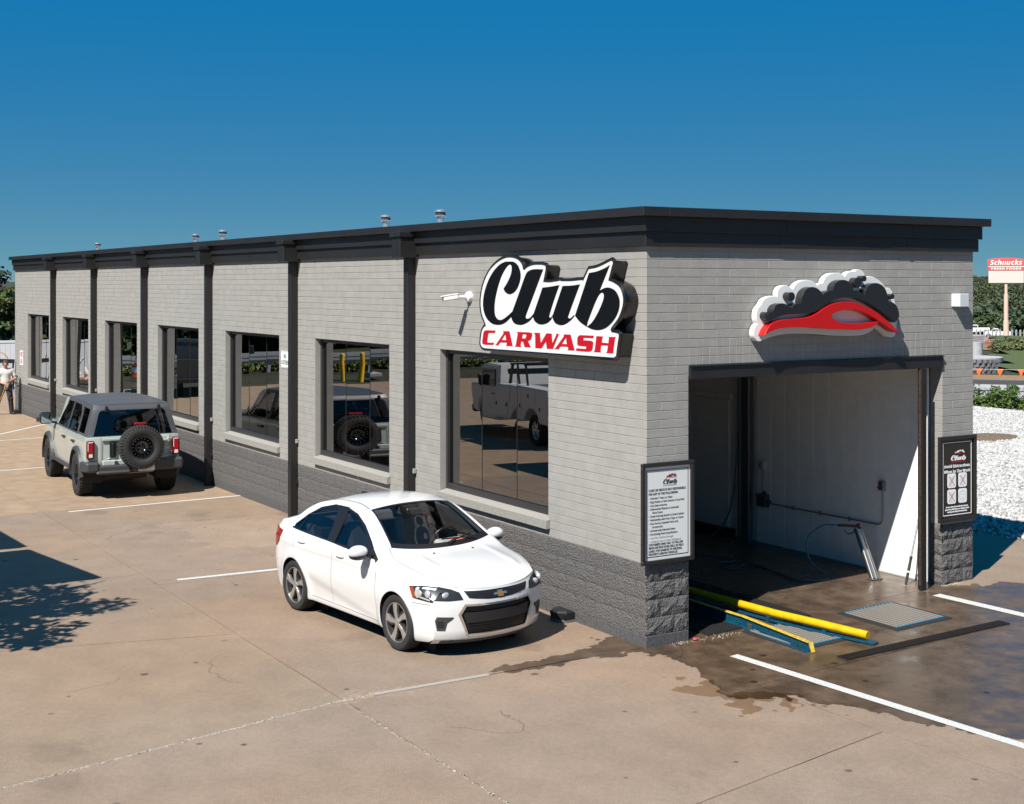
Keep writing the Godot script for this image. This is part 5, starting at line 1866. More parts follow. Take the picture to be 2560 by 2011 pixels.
func works() -> void: # CALL
	var pale := grain(mat("pale_concrete", lin(0.42, 0.41, 0.42), 0.8), noise_tex(0.03, 4, 53, 0.85, 1.0, 256), 0.3)
	var slate := mat("dark_edge", lin(0.05, 0.055, 0.065), 0.7)
	var across := Vector3(0.6239, 0, 0.7815)   # along the view's right there
	# a stepped white edge of pavement beyond the bushes
	var m := MB.new()
	var c := Vector3(33.8, -0.36, -22.2)
	m.bar(c - across * 14, c + across * 9, 2.6, 0.5)
	var w := obj("pale_kerb", m, pale)
	tag(w, "long pale kerb beyond the green bushes", "kerb")
	m = MB.new()
	c = Vector3(36.5, -0.42, -24.3)
	m.bar(c - across * 14, c + across * 9, 1.8, 0.75)
	tag(obj("pale_kerb", m, pale), "second pale kerb behind the first one", "kerb")
	m = MB.new()
	c = Vector3(35.3, -0.22, -23.35)
	m.bar(c - across * 14, c + across * 9, 0.2, 0.22)
	c = Vector3(38.0, -0.18, -25.4)
	m.bar(c - across * 14, c + across * 9, 0.35, 0.5)
	tag(obj("dark_strip", m, slate), "dark strips between the pale kerbs", "kerb")
	# bare soil
	var soil := grain(mat("tan_soil", lin(0.36, 0.215, 0.10), 0.95), noise_tex(0.05, 5, 54, 0.6, 1.0, 512), 0.12)
	m = MB.new()
	for i in 10:
		var s0 := 66.0 + i * 3.4
		var s1 := s0 + 3.4
		var a := CAM * Vector3(1, 0, 1) + AHEAD * s0
		var b := CAM * Vector3(1, 0, 1) + AHEAD * s1
		a.y = land(s0) + 0.06
		b.y = land(s1) + 0.06
		m.quad(a + across * 9, b + across * 11, b - across * 16, a - across * 13)
	structure("bare_soil", m, soil)
	m = MB.new()
	var p0 := Vector3(122.0, 0, -93.0)
	for i in 6:
		var s0 := 150.0 + i * 14.0
		var s1 := s0 + 14.0
		var a := CAM * Vector3(1, 0, 1) + AHEAD * s0
		var b := CAM * Vector3(1, 0, 1) + AHEAD * s1
		a.y = land(s0) + 0.08
		b.y = land(s1) + 0.08
		m.quad(a + across * (1.5 + i * 3.0), b + across * (4.5 + i * 3.0), b - across * 30, a - across * 24)
	structure("bare_soil", m, soil)
	var floor_ := MB.new()
	for i in 4:
		var s0 := 232.0 + i * 22.0
		var s1 := s0 + 22.0
		var a := CAM * Vector3(1, 0, 1) + AHEAD * s0
		var b := CAM * Vector3(1, 0, 1) + AHEAD * s1
		a.y = land(s0) + 0.14
		b.y = land(s1) + 0.14
		floor_.quad(a + across * 22, b + across * 24, b - across * 40, a - across * 36)
	structure("concrete_pad", floor_, pale)
	# the green bank between soil and sign
	m = MB.new()
	for i in 8:
		var s0 := 104.0 + i * 10.5
		var s1 := s0 + 10.5
		var lift := func(s: float) -> float: return 0.15 + 1.1 * smoothstep(104.0, 150.0, s)
		var a := CAM * Vector3(1, 0, 1) + AHEAD * s0
		var b := CAM * Vector3(1, 0, 1) + AHEAD * s1
		a.y = land(s0) + lift.call(s0)
		b.y = land(s1) + lift.call(s1) - (0.6 if i == 7 else 0.0)
		m.quad(a + across * 14, b + across * 18, b - across * (1.0 + i * 0.1), a + across * (1.4 - 0.3 * i))
	structure("grass_bank", m, grain(mat("bank_grass", lin(0.10, 0.13, 0.03), 0.95), noise_tex(0.06, 5, 55, 0.55, 1.0, 512), 0.15))
	var lm := leaf_mat(lin(0.05, 0.085, 0.018))
	var crown := leaf_crown(305, 1500, 0.08, 24, Vector3(0.8, 0.6, 0.8), 0.4)
	var bw := ["dark green shrub low on the bank at the right edge", "dark green shrub on the bank below the pylon sign", "pale shrub in the middle of the grass bank"]
	var bs := [Vector3(94.5, -2.6, -65.6), Vector3(97.5, -2.8, -69.0), Vector3(93.0, -2.6, -68.6)]
	for i in 3:
		var b := thing("bush", bw[i], "bush", bs[i], "shrubs on the grass bank")
		var f := obj("foliage", crown, lm if i < 2 else leaf_mat(lin(0.12, 0.13, 0.05)), b)
		f.scale = Vector3(2.0, 1.5, 2.0)
		f.position.y = 0.9
		f.rotation.y = i
	# the retaining wall and the barrel
	var t := thing("retaining_wall", "curved grey block retaining wall beyond the pennants", "retaining wall", Vector3(72.0, -2.5, -55.6))
	var grey := grain(mat("grey_blocks", lin(0.22, 0.22, 0.23), 0.9), noise_tex(0.07, 3, 56, 0.6, 1.0, 256), 0.6)
	for r in 4:
		m = MB.new()
		for k in 15:
			var a := 2.9 - k * 0.16
			var q := Vector3(cos(a) * 2.4, 0.15 + r * 0.3, -sin(a) * 2.4)
			m.xf = Transform3D(Basis(AHEAD.cross(Vector3.UP), Vector3.UP, -AHEAD), Vector3.ZERO) * Transform3D(Basis(Vector3.UP, a + PI / 2), Vector3(cos(a + (0.08 if r % 2 else 0.0)) * 2.6, 0.15 + r * 0.29, sin(a + (0.08 if r % 2 else 0.0)) * 2.6))
			m.box(Vector3.ZERO, Vector3(0.40, 0.275, 0.3), 0.02)
		obj("block_course", m, grey, t)
	m = MB.new()
	m.xf = Transform3D(Basis(AHEAD.cross(Vector3.UP), Vector3.UP, -AHEAD), Vector3.ZERO)
	m.cyl(Vector3(0, 0.9, 0), Vector3(0, 1.22, 0), 2.5, 2.5, 28)
	obj("concrete_fill", m, pale, t)
	m = MB.new()
	m.cyl(Vector3.ZERO, Vector3(0, 1.7, 0), 0.55, 0.52, 16)
	var bar := obj("concrete_cylinder", m, pale)
	bar.position = Vector3(80.6, -2.35, -61.9)
	tag(bar, "pale concrete cylinder standing beyond the retaining wall", "cylinder")
	# pennants
	var orange := mat("orange_plastic", lin(0.85, 0.13, 0.02), 0.6)
	orange.backlight_enabled = true
	orange.backlight = Color(0.4, 0.1, 0.02)
	var pen := thing("pennant_line", "line of orange pennants strung across the works", "pennants", Vector3(48.6, -0.28, -34.2))
	m = MB.new()
	m.tube([-across * 9, Vector3(0, -0.02, 0), across * 6], 0.008, 5)
	obj("cord", m, mat("cord", lin(0.5, 0.5, 0.5), 0.6), pen)
	for i in 14:
		m = MB.new()
		var q: Vector3 = across * (-8.0 + i * 1.02)
		m.flat(q - across * 0.16, q + across * 0.17, q + Vector3(0.02, -0.36, 0))
		m.flat(q + across * 0.17, q - across * 0.16, q + Vector3(-0.02, -0.36, 0))
		obj("pennant", m, orange, pen)
	# orange safety fence round the dig
	var net := thing("safety_fence", "sagging orange safety fence across the bare soil", "fence", Vector3.ZERO)
	var line := [Vector3(108.0, -3.0, -98.0), Vector3(114.0, -3.1, -91.5), Vector3(122.0, -3.2, -96.0), Vector3(128.5, -3.35, -98.5), Vector3(134.0, -3.5, -100.5), Vector3(140.0, -3.7, -102.5), Vector3(147.0, -3.8, -101.0)]
	for i in line.size() - 1:
		m = MB.new()
		for r in 5:
			m.bar(line[i] + Vector3(0, 0.15 + r * 0.2, 0), line[i + 1] + Vector3(0, 0.1 + r * 0.2, 0), 0.02, 0.07)
		for k in 8:
			var q: Vector3 = line[i].lerp(line[i + 1], k / 8.0)
			m.bar(q, q + Vector3(0, 1.0, 0), 0.05, 0.02)
		obj("netting", m, orange, net)
		m = MB.new()
		m.cyl(line[i], line[i] + Vector3(0, 1.3, 0), 0.04, 0.04, 6)
		obj("stake", m, slate, net)
	# the pylon sign
	var cream := mat("cream_paint", lin(0.58, 0.42, 0.33), 0.6)
	var sign := thing("pylon_sign", "tall pylon sign with a red grocery panel on a cream pole", "sign", Vector3(140.8, -3.9, -106.65), "", atan2(-AHEAD.x, -AHEAD.z))
	m = MB.new()
	m.cyl(Vector3(0, -0.3, 0), Vector3(0, 3.1, 0), 0.36, 0.36, 20)
	m.cyl(Vector3(0, 3.1, 0), Vector3(0, 6.6, 0), 0.29, 0.29, 20)
	m.cyl(Vector3(0, 6.6, 0), Vector3(0, 7.95, 0), 0.2, 0.2, 20)
	obj("pole", m, cream, sign)
	m = MB.new()
	m.box(Vector3(0, 8.95, 0), Vector3(4.42, 1.75, 0.5), 0.04)
	obj("cabinet", m, mat("sign_white", lin(0.52, 0.48, 0.44), 0.6), sign)
	m = MB.new()
	var top := PackedVector2Array([Vector2(-2.24, 9.75), Vector2(2.24, 9.75), Vector2(2.36, 11.2), Vector2(1.4, 11.36), Vector2(0, 11.43), Vector2(-1.4, 11.36), Vector2(-2.36, 11.2)])
	m.extrude(top, -0.3, 0.3, 0.03)
	obj("red_panel", m, mat("faded_red", lin(0.52, 0.075, 0.075), 0.6), sign)
	var cw := mat("sign_letters", lin(0.80, 0.74, 0.70), 0.5)
	m = MB.new()
	m.box(Vector3(0, 10.26, 0.31), Vector3(4.4, 0.08, 0.02))
	obj("stripe", m, cw, sign)
	var word := lettering("lettering", "Schnucks", 0.62, cw, sign, Vector3(0, 10.8, 0.305), 3.9, true, 0.02)
	word.transform.basis = Basis(word.basis.x, Vector3(0.22, 1, 0), word.basis.z)
	lettering("lettering", "FRESH FOODS", 0.26, cw, sign, Vector3(0, 10.0, 0.305), 3.7, true, 0.02)
	# concrete forms round the pad
	var fw := thing("formwork", "row of pale upright concrete forms before the parked trucks", "formwork", Vector3.ZERO)
	var f0 := Vector3(219.0, -6.9, -180.0)
	for i in 17:
		m = MB.new()
		var q := f0 + across * (i * 0.78) + AHEAD * (0.8 if i % 3 else 0.0)
		m.bar(q, q + Vector3(0, 1.5 if i > 3 else 1.1, 0), 0.16, 0.3)
		obj("upright", m, pale, fw)
	m = MB.new()
	m.bar(f0 - across * 1.5 + Vector3(0, -0.35, 0), f0 + across * 14.5 + Vector3(0, -0.35, 0), 0.6, 0.6)
	obj("footing", m, pale, fw)
	m = MB.new()
	m.box(Vector3.ZERO, Vector3(2.6, 0.8, 1.4), 0.05)
	m.box(Vector3(0.2, 0.7, 0), Vector3(2.0, 0.6, 1.3), 0.05)
	var stack := obj("block_stack", m, pale)
	stack.position = Vector3(113.5, -2.6, -89.5)
	tag(stack, "stack of pale blocks on the bare soil", "blocks")

func left_end() -> void: # CALL
	# white vinyl fence
	var vinyl := mat("white_vinyl", lin(0.70, 0.69, 0.67), 0.45)
	var f := thing("vinyl_fence", "white vinyl board fence behind the man at the far left", "fence", Vector3(0, -0.05, -47.6))
	var x := -3.2
	for i in 34:
		var m := MB.new()
		m.box(Vector3(x + i * 0.2, 0.95, 0), Vector3(0.192, 1.5, 0.03), 0.006)
		obj("board", m, vinyl, f)
	for y in [0.16, 1.72]:
		var m := MB.new()
		m.box(Vector3(0.2, y, 0.0), Vector3(6.9, 0.1, 0.06), 0.01)
		obj("rail", m, vinyl, f)
	for p in [-3.3, -0.9, 1.5, 3.7]:
		var m := MB.new()
		m.box(Vector3(p, 0.93, 0.01), Vector3(0.13, 1.86, 0.13), 0.01)
		obj("post", m, vinyl, f)
	var soil := MB.new()
	soil.box(Vector3(0.2, -0.02, -46.9), Vector3(7.2, 0.22, 0.7), 0.03)
	tag(obj("kerb", soil, mat("brown_kerb", lin(0.13, 0.085, 0.06), 0.9)), "brown earth kerb at the foot of the white fence", "kerb")
	# pavement strips beyond the end of the building
	var pale := mat("pale_pavement", lin(0.5, 0.5, 0.5), 0.8)
	var grey := mat("grey_asphalt", lin(0.17, 0.17, 0.175), 0.9)
	var m := MB.new()
	m.box(Vector3(6.6, -0.03, -43.5), Vector3(16.8, 0.14, 5.2))
	structure("road", m, grey)
	for z in [-42.2, -44.2]:
		m = MB.new()
		m.box(Vector3(6.6, 0.044, z), Vector3(16.8, 0.012, 0.35))
		tag(obj("painted_line", m, pale), "white line across the road behind the man, %s" % ("nearer" if z > -43 else "farther"), "road marking", "white road lines")
	# hose post at the corner
	var dk := mat("black_steel", lin(0.02, 0.02, 0.022), 0.5)
	var p := thing("hose_post", "black air hose arm on the building's far corner by the man", "hose arm", Vector3(-0.05, 0, -33.4))
	m = MB.new()
	m.bar(Vector3(0.0, 1.62, 0.0), Vector3(-0.62, 1.66, 0.1), 0.07, 0.13)
	m.bar(Vector3(-0.58, 1.68, 0.1), Vector3(-0.6, 2.0, 0.1), 0.05, 0.05)
	m.tube([Vector3(-0.03, 1.6, 0.0), Vector3(-0.05, 1.2, 0.0), Vector3(-0.02, 0.7, 0)], 0.03, 6)
	obj("arm", m, dk, p)
	m = MB.new()
	m.tube(smooth_path([Vector3(0.05, 1.17, 0.1), Vector3(-0.02, 1.16, 0.45), Vector3(-0.02, 0.95, 0.5), Vector3(-0.02, 0.93, 0.16)], 4), 0.014, 6)
	obj("hook", m, dk, p)
	var yl := mat("yellow_hose", lin(0.55, 0.27, 0.02), 0.5)
	m = MB.new()
	m.tube(smooth_path([Vector3(-0.58, 1.98, 0.1), Vector3(-0.35, 1.88, 0.14), Vector3(-0.22, 1.72, 0.12)], 5), 0.016, 6)
	obj("hose_end", m, yl, p)

func mirrored_lot() -> void: # CALL
	# things out of the frame to the left that the windows mirror
	var steel := mat("guard_rail_zinc", lin(0.5, 0.5, 0.5), 0.4, 0.5)
	var g := thing("guard_rail", "weathered steel guard rail along the far side of the lot", "guard rail", Vector3.ZERO)
	for i in 9:
		var a := Vector3(-2.0 - i * 3.8, 0, -49.6 + 0.12 * i)
		var b := Vector3(-5.8 - i * 3.8, 0, -49.6 + 0.12 * (i + 1))
		var m := MB.new()
		for w in [[0.48, 0.0], [0.58, 0.05], [0.66, 0.0], [0.74, 0.05], [0.84, 0.0]]:
			m.bar(a + Vector3(0, w[0], w[1]), b + Vector3(0, w[0], w[1]), 0.02, 0.1)
		obj("beam", m, steel, g)
		m = MB.new()
		m.bar(a + Vector3(0, -0.1, -0.1), a + Vector3(0, 0.8, -0.1), 0.12, 0.12)
		obj("post", m, steel, g)
	var cone_src: Node3D
	var at := [Vector3(-4.4, 0, -47.5), Vector3(-5.1, 0, -48.0), Vector3(-7.6, 0, -48.2), Vector3(-10.2, 0, -48.3)]
	var words := ["orange traffic drum nearest the white fence", "orange traffic drum second from the white fence", "orange traffic drum third from the white fence", "orange traffic drum farthest from the white fence"]
	for i in 4:
		if i == 0:
			cone_src = thing("traffic_drum", words[0], "traffic drum", at[0], "orange traffic drums")
			var om := mat("orange_drum", lin(0.80, 0.09, 0.01), 0.5)
			var wm := mat("white_band", lin(0.7, 0.7, 0.7), 0.4)
			for k in 5:
				var m := MB.new()
				m.cyl(Vector3(0, 0.06 + 0.21 * k, 0), Vector3(0, 0.27 + 0.21 * k, 0), 0.2 - 0.028 * k, 0.172 - 0.028 * k, 18)
				obj("band", m, om if k % 2 == 0 else wm, cone_src)
			var m := MB.new()
			m.box(Vector3(0, 0.03, 0), Vector3(0.46, 0.06, 0.46), 0.01)
			obj("base", m, mat("black_rubber", lin(0.02, 0.02, 0.02), 0.7), cone_src)
			m = MB.new()
			m.cyl(Vector3(0, 1.1, 0), Vector3(0, 1.24, 0), 0.035, 0.045, 10)
			obj("grip", m, om, cone_src)
		else:
			dup(cone_src, "traffic_drum", at[i], words[i], i * 1.1)
	var yb := MB.new()
	yb.cyl(Vector3(0, -0.1, 0), Vector3(0, 1.1, 0), 0.09, 0.09, 16)
	yb.ball(Vector3(0, 1.1, 0), Vector3(0.09, 0.05, 0.09), 16, 6)
	var bo := obj("bollard", yb, mat("yellow_bollard", lin(0.8, 0.45, 0.01), 0.45))
	bo.position = Vector3(-11.2, 0, -43.4)
	tag(bo, "yellow steel bollard beside the vacuum stand", "bollard")
	var v := thing("vacuum_stand", "black vacuum stand with a small sign beyond the lot", "vacuum", Vector3(-12.5, 0, -44.3))
	var blk := mat("black_powder_coat", lin(0.02, 0.02, 0.02), 0.5)
	var m := MB.new()
	m.box(Vector3(0, 0.08, 0), Vector3(1.5, 0.16, 1.2), 0.02)
	obj("plinth", m, mat("plinth_concrete", lin(0.35, 0.33, 0.3), 0.9), v)
	m = MB.new()
	m.cyl(Vector3(0.15, 0.1, 0), Vector3(0.15, 1.25, 0), 0.33, 0.33, 20)
	m.bar(Vector3(-0.4, 0.1, 0), Vector3(-0.4, 2.9, 0), 0.1, 0.1)
	m.bar(Vector3(0.4, 0.1, 0), Vector3(0.4, 2.9, 0), 0.1, 0.1)
	obj("drum", m, blk, v)
	m = MB.new()
	m.box(Vector3(0, 2.75, 0), Vector3(1.1, 0.5, 0.06), 0.02)
	obj("header", m, blk, v)
	m = MB.new()
	m.box(Vector3(0, 2.2, 0), Vector3(1.0, 0.45, 0.05), 0.01)
	obj("panel", m, mat("panel_grey", lin(0.4, 0.4, 0.42), 0.5), v)
	# pay canopy: its shadow lies on the lot at the left edge
	var c := thing("pay_canopy", "dark steel canopy over the pay lane left of the lot", "canopy", Vector3.ZERO)
	var steel2 := mat("canopy_steel", lin(0.03, 0.03, 0.032), 0.5)
	for q in [[-5.78, -8.42, -6.62, -7.05], [-8.66, -13.6, -7.02, -7.3]]:
		m = MB.new()
		var poly := PackedVector2Array([Vector2(-11.5, q[0] - 0.25), Vector2(q[2], q[0]), Vector2(q[3], q[1]), Vector2(-11.5, q[1])])
		m.xf = Transform3D(Basis(Vector3(1, 0, 0), Vector3(0, 0, 1), Vector3(0, 1, 0)), Vector3.ZERO)
		m.extrude(poly, 2.9, 3.08)
		obj("canopy_roof", m, steel2, c)
	for q in [Vector3(-9, 0, -6.6), Vector3(-9, 0, -12.5), Vector3(-11.2, 0, -6.6), Vector3(-11.2, 0, -12.5)]:
		m = MB.new()
		m.box(q + Vector3(0, 1.45, 0), Vector3(0.16, 2.9, 0.16), 0.01)
		obj("canopy_post", m, steel2, c)
# ---------------------------------------------------------------- cars
# car axes: x forward from the front axle, y up, z to the car's right
class Body:
	var g: Node
	var k := {}          # curves by name
	var bump: Callable

	func at(name: String, x: float) -> float:
		return g.crv(k[name], x)

	func half(x: float, y: float) -> float:   # half width of the side at x, y
		var w := at("wide", x)
		var b := at("belt", x)
		var r := maxf(at("rail_y", x), b + 0.01)
		var wb := w * at("section", b)
		var out: float
		if y <= b:
			out = w * at("section", y)
		else:
			var t := clampf((y - b) / (r - b), 0.0, 1.0)
			out = lerpf(wb, at("rail_z", x), pow(t, k.lean))
		if bump.is_valid():
			out += bump.call(x, y)
		return out

	func side(x: float, y: float) -> Vector3:
		return Vector3(x, y, half(x, y))

	func side_l(x: float, y: float) -> Vector3:
		return Vector3(x, y, -half(x, y))

	func top(s: float, q: float) -> Vector3:
		var xe := s - at("bow", s)
		var a := pow(absf(q), 2.3)
		var y := lerpf(at("mid_y", s), at("rail_y", xe), a)
		var z := q * at("rail_z", xe)
		if k.has("crease") and s > k.crease:
			y += 0.013 * exp(-pow((absf(z) - 0.50) / 0.05, 2.0)) * smoothstep(k.crease, k.crease + 0.15, s) * (1.0 - smoothstep(0.45, 0.68, s))
		return Vector3(lerpf(s, xe, a), y, z)

	func front(q: float, v: float) -> Vector3:
		var a := pow(absf(q), 2.4)
		var xt: float = at("nose", k.nose_top) - k.nose_bow
		var yt := lerpf(k.nose_top, at("rail_y", xt), a)
		var y := lerpf(k.nose_low, yt, v)
		var x := at("nose", minf(y, k.nose_top))
		return Vector3(x - k.nose_bow * a, y, q * half(x - k.nose_bow, y))

	func rear(q: float, v: float) -> Vector3:
		var a := pow(absf(q), k.tail_pow)
		var xt: float = at("tail", k.tail_top) + k.tail_bow
		var yt := lerpf(k.tail_top, at("rail_y", xt), a)
		var y := lerpf(k.tail_low, yt, v)
		var x := at("tail", minf(y, k.tail_top))
		return Vector3(x + k.tail_bow * a, y, q * half(x + k.tail_bow, y))

	func v_of(y: float) -> float:   # front height to v near the middle
		return (y - k.nose_low) / (k.nose_top - k.nose_low)

	func fv(q: PackedVector2Array) -> PackedVector2Array:   # q, height to q, v
		var out := PackedVector2Array()
		for p in q:
			out.append(Vector2(p.x, v_of(p.y)))
		return out

	func outline(n := 70) -> PackedVector2Array:   # the side's outline in x, y
		var p := PackedVector2Array()
		var xf: float = at("nose", k.nose_low) - k.nose_bow
		var xr: float = at("tail", k.tail_low) + k.tail_bow
		for i in 41:
			var x := lerpf(xr, xf, i / 40.0)
			p.append(Vector2(x, at("low", x)))
		var xt: float = at("nose", k.nose_top) - k.nose_bow
		var yt := at("rail_y", xt)
		for i in range(1, 12):
			var y := lerpf(k.nose_low, yt, i / 12.0)
			p.append(Vector2(at("nose", minf(y, k.nose_top)) - k.nose_bow, y))
		var xb: float = at("tail", k.tail_top) + k.tail_bow
		for i in n + 1:
			var x := lerpf(xt, xb, float(i) / n)
			p.append(Vector2(x, at("rail_y", x)))
		yt = at("rail_y", xb)
		for i in range(1, 12):
			var y := lerpf(yt, k.tail_low, i / 12.0)
			p.append(Vector2(at("tail", minf(y, k.tail_top)) + k.tail_bow, y))
		return p

func tyre_prof(r: float, w: float, rim: float) -> Array:
	return [Vector2(rim, -w * 0.40), Vector2(rim + 0.012, -w * 0.47), Vector2(lerpf(rim, r, 0.45), -w * 0.515), Vector2(lerpf(rim, r, 0.8), -w * 0.49), Vector2(r - 0.01, -w * 0.42), Vector2(r, -w * 0.33), Vector2(r, w * 0.33), Vector2(r - 0.01, w * 0.42), Vector2(lerpf(rim, r, 0.8), w * 0.49), Vector2(lerpf(rim, r, 0.45), w * 0.515), Vector2(rim + 0.012, w * 0.47), Vector2(rim, w * 0.40)]

func wheel_frame(called: String, parent: Node, at: Vector3, outward: float) -> Node3D:   # local y points out of the car
	var o := Node3D.new()
	o.name = called
	parent.add_child(o, true)
	o.basis = Basis(Vector3(1, 0, 0), Vector3(0, 0, outward), Vector3(0, -outward, 0))
	o.position = at
	return o

func road_wheel(parent: Node, at: Vector3, outward: float, rubber: Material, bright: Material, dark: Material, spin: float) -> void:
	var o := wheel_frame("wheel", parent, at, outward)
	var m := MB.new()
	m.lathe(tyre_prof(0.315, 0.205, 0.222), 44, 50)
	for i in 60:   # tread blocks
		var t := TAU * i / 60
		m.xf = Transform3D(Basis(Vector3.UP, t), Vector3.ZERO)
		for y in [-0.045, 0.0, 0.045]:
			m.box(Vector3(0.3155, y, 0.0), Vector3(0.005, 0.034, 0.02))
	obj("tyre", m, rubber, o)
	m = MB.new()
	m.lathe([Vector2(0.0, -0.02), Vector2(0.17, -0.02), Vector2(0.195, 0.02), Vector2(0.205, 0.08), Vector2(0.223, 0.085), Vector2(0.223, 0.07)], 40)
	obj("barrel", m, dark, o)
	m = MB.new()
	m.lathe([Vector2(0.213, 0.07), Vector2(0.216, 0.092), Vector2(0.222, 0.092), Vector2(0.224, 0.08)], 44)
	var spoke := PackedVector2Array([Vector2(-0.018, 0.04), Vector2(0.024, 0.04), Vector2(0.030, 0.12), Vector2(0.072, 0.205), Vector2(-0.012, 0.216), Vector2(-0.024, 0.12)])
	var side := PackedVector2Array([Vector2(-0.018, 0.04), Vector2(-0.024, 0.12), Vector2(-0.012, 0.216), Vector2(-0.035, 0.212), Vector2(-0.05, 0.12), Vector2(-0.036, 0.05)])
	var flip := Basis(Vector3(1, 0, 0), Vector3(0, 0, -1), Vector3(0, 1, 0))
	for i in 5:
		m.xf = Transform3D(Basis(Vector3.UP, spin + TAU * i / 5) * flip, Vector3.ZERO)
		m.extrude(spoke, 0.055, 0.086, 0.005)
	obj("rim", m, bright, o)
	m = MB.new()
	for i in 5:
		m.xf = Transform3D(Basis(Vector3.UP, spin + TAU * i / 5) * flip, Vector3.ZERO)
		m.extrude(side, 0.04, 0.08, 0.003)
	for i in 5:
		var t := spin + TAU * (i + 0.5) / 5
		m.xf = Transform3D()
		m.cyl(Vector3(sin(t) * 0.045, 0.05, cos(t) * 0.045), Vector3(sin(t) * 0.045, 0.075, cos(t) * 0.045), 0.011, 0.011, 8)
	m.cyl(Vector3(0, -0.02, 0), Vector3(0, 0.01, 0), 0.135, 0.135, 24)
	obj("spoke_sides", m, dark, o)
	m = MB.new()
	m.lathe([Vector2(0.05, 0.07), Vector2(0.045, 0.088), Vector2(0.03, 0.092), Vector2(0.0, 0.093)], 20)
	obj("hub_cap", m, bright, o)

func sedan() -> void: # CALL
	var paint := mat("white_car_paint", lin(0.60, 0.60, 0.595), 0.35)
	paint.clearcoat_enabled = true
	paint.clearcoat = 1.0
	paint.clearcoat_roughness = 0.03
	var black := mat("black_trim", lin(0.010, 0.010, 0.011), 0.35)
	var seam := mat("panel_gap", lin(0.10, 0.10, 0.10), 0.6)
	var rubber := mat("tyre_rubber", lin(0.017, 0.017, 0.017), 0.75)
	var bright := mat("machined_alloy", lin(0.60, 0.59, 0.57), 0.28, 0.85)
	var dark := mat("dark_alloy", lin(0.045, 0.044, 0.044), 0.35, 0.4)
	var chrome := mat("chrome", lin(0.75, 0.76, 0.77), 0.08, 1.0)
	var tint := glass(Color(0.01, 0.016, 0.02), 0.72, 0.6)
	var screen := glass(Color(0.02, 0.05, 0.045), 0.10, 0.4)
	var B := Body.new()
	B.g = self
	B.k = {
		"wide": v2("-3.33,0.71 -3.2,0.775 -3.0,0.825 -2.5,0.868 -1.2,0.862 0,0.868 0.35,0.845 0.55,0.79 0.70,0.72"),
		"section": v2("0.15,0.90 0.22,0.945 0.35,0.968 0.6,1.0 0.8,0.99 0.95,0.962 1.05,0.935"),
		"belt": v2("-3.5,0.93 -2.9,0.99 -2.6,1.0 -1.5,0.972 -0.4,0.925 0,0.87 0.4,0.76 0.7,0.62"),
		"rail_y": v2("-3.34,0.99 -3.15,1.055 -2.98,1.085 -2.82,1.13 -2.55,1.27 -2.2,1.385 -1.8,1.44 -1.4,1.448 -1.05,1.395 -0.8,1.30 -0.5,1.15 -0.3,1.04 -0.15,0.975 0.0,0.945 0.3,0.895 0.5,0.84 0.62,0.795 0.75,0.72"),
		"rail_z": v2("-3.34,0.62 -3.1,0.69 -2.9,0.665 -2.5,0.61 -2.1,0.59 -1.5,0.59 -1.05,0.62 -0.5,0.71 -0.2,0.765 0.1,0.765 0.4,0.72 0.62,0.655 0.75,0.62"),
		"mid_y": v2("-3.34,1.035 -3.2,1.09 -2.98,1.125 -2.80,1.15 -2.5,1.30 -2.2,1.415 -1.9,1.487 -1.5,1.517 -1.15,1.493 -1.0,1.455 -0.6,1.245 -0.3,1.075 -0.2,1.03 -0.08,1.005 0.2,0.972 0.5,0.912 0.7,0.84 0.835,0.755"),
		"bow": v2("-3.34,-0.15 -2.85,-0.10 -2.2,-0.06 -1.5,0 -1.0,0.06 -0.25,0.17 0.2,0.12 0.84,0.235"),
		"low": v2("-3.5,0.27 -3.2,0.22 -2.9,0.2 -0.4,0.19 0.4,0.17 0.7,0.2"),
		"nose": v2("0.16,0.76 0.22,0.835 0.32,0.865 0.52,0.872 0.64,0.864 0.71,0.852 0.755,0.835"),
		"tail": v2("0.25,-3.24 0.35,-3.30 0.55,-3.345 0.8,-3.34 0.95,-3.32 1.035,-3.335"),
		"lean": 0.85, "crease": -0.15, "nose_top": 0.755, "nose_low": 0.16, "nose_bow": 0.235, "tail_top": 1.035, "tail_low": 0.25, "tail_bow": 0.15, "tail_pow": 2.6}
	var axles := [0.0, -2.525]
	B.bump = func(x: float, y: float) -> float:
		var out := 0.0
		for a in axles:
			var d := Vector2(x - a, y - 0.315).length()
			if d < 0.55:
				out += 0.022 * exp(-pow((d - 0.375) / 0.055, 2.0))
		if y < 0.66:   # the sculpted lower door
			var line := lerpf(0.27, 0.56, clampf((x + 0.45) / -1.85, 0.0, 1.0))
			out -= 0.014 * (1.0 - smoothstep(line - 0.10, line + 0.03, y)) * smoothstep(0.18, 0.3, y) * smoothstep(-2.35, -2.0, x) * (1.0 - smoothstep(-0.6, -0.4, x))
		out += 0.008 * exp(-pow((y - at_line(x)) / 0.03, 2.0)) if x < 0.2 else 0.0
		return out
	var f := Vector3(0.1, 0, 0.995).normalized()
	var r := f.cross(Vector3.UP)
	var car := thing("parked_car", "white sedan parked beside the long wall, nose towards the entrance", "car", Vector3(-1.60, 0, -1.50))
	car.basis = Basis(f, Vector3.UP, r)
	var KX := 0.945
	var sx := Transform3D(Basis.from_scale(Vector3(KX, 1, 1)), Vector3.ZERO)
	var dlo := v2("-0.50,0.955 -0.72,1.10 -1.0,1.262 -1.25,1.355 -1.5,1.392 -1.85,1.388 -2.2,1.315 -2.48,1.195 -2.68,1.065 -2.66,1.03 -1.6,0.998")
	var arches: Array = [ring(Vector2(0, 0.315), 0.352, 40), ring(Vector2(-2.525, 0.315), 0.352, 40)]
	var outline := B.outline()
	var shell := MB.new()
	shell.xf = sx
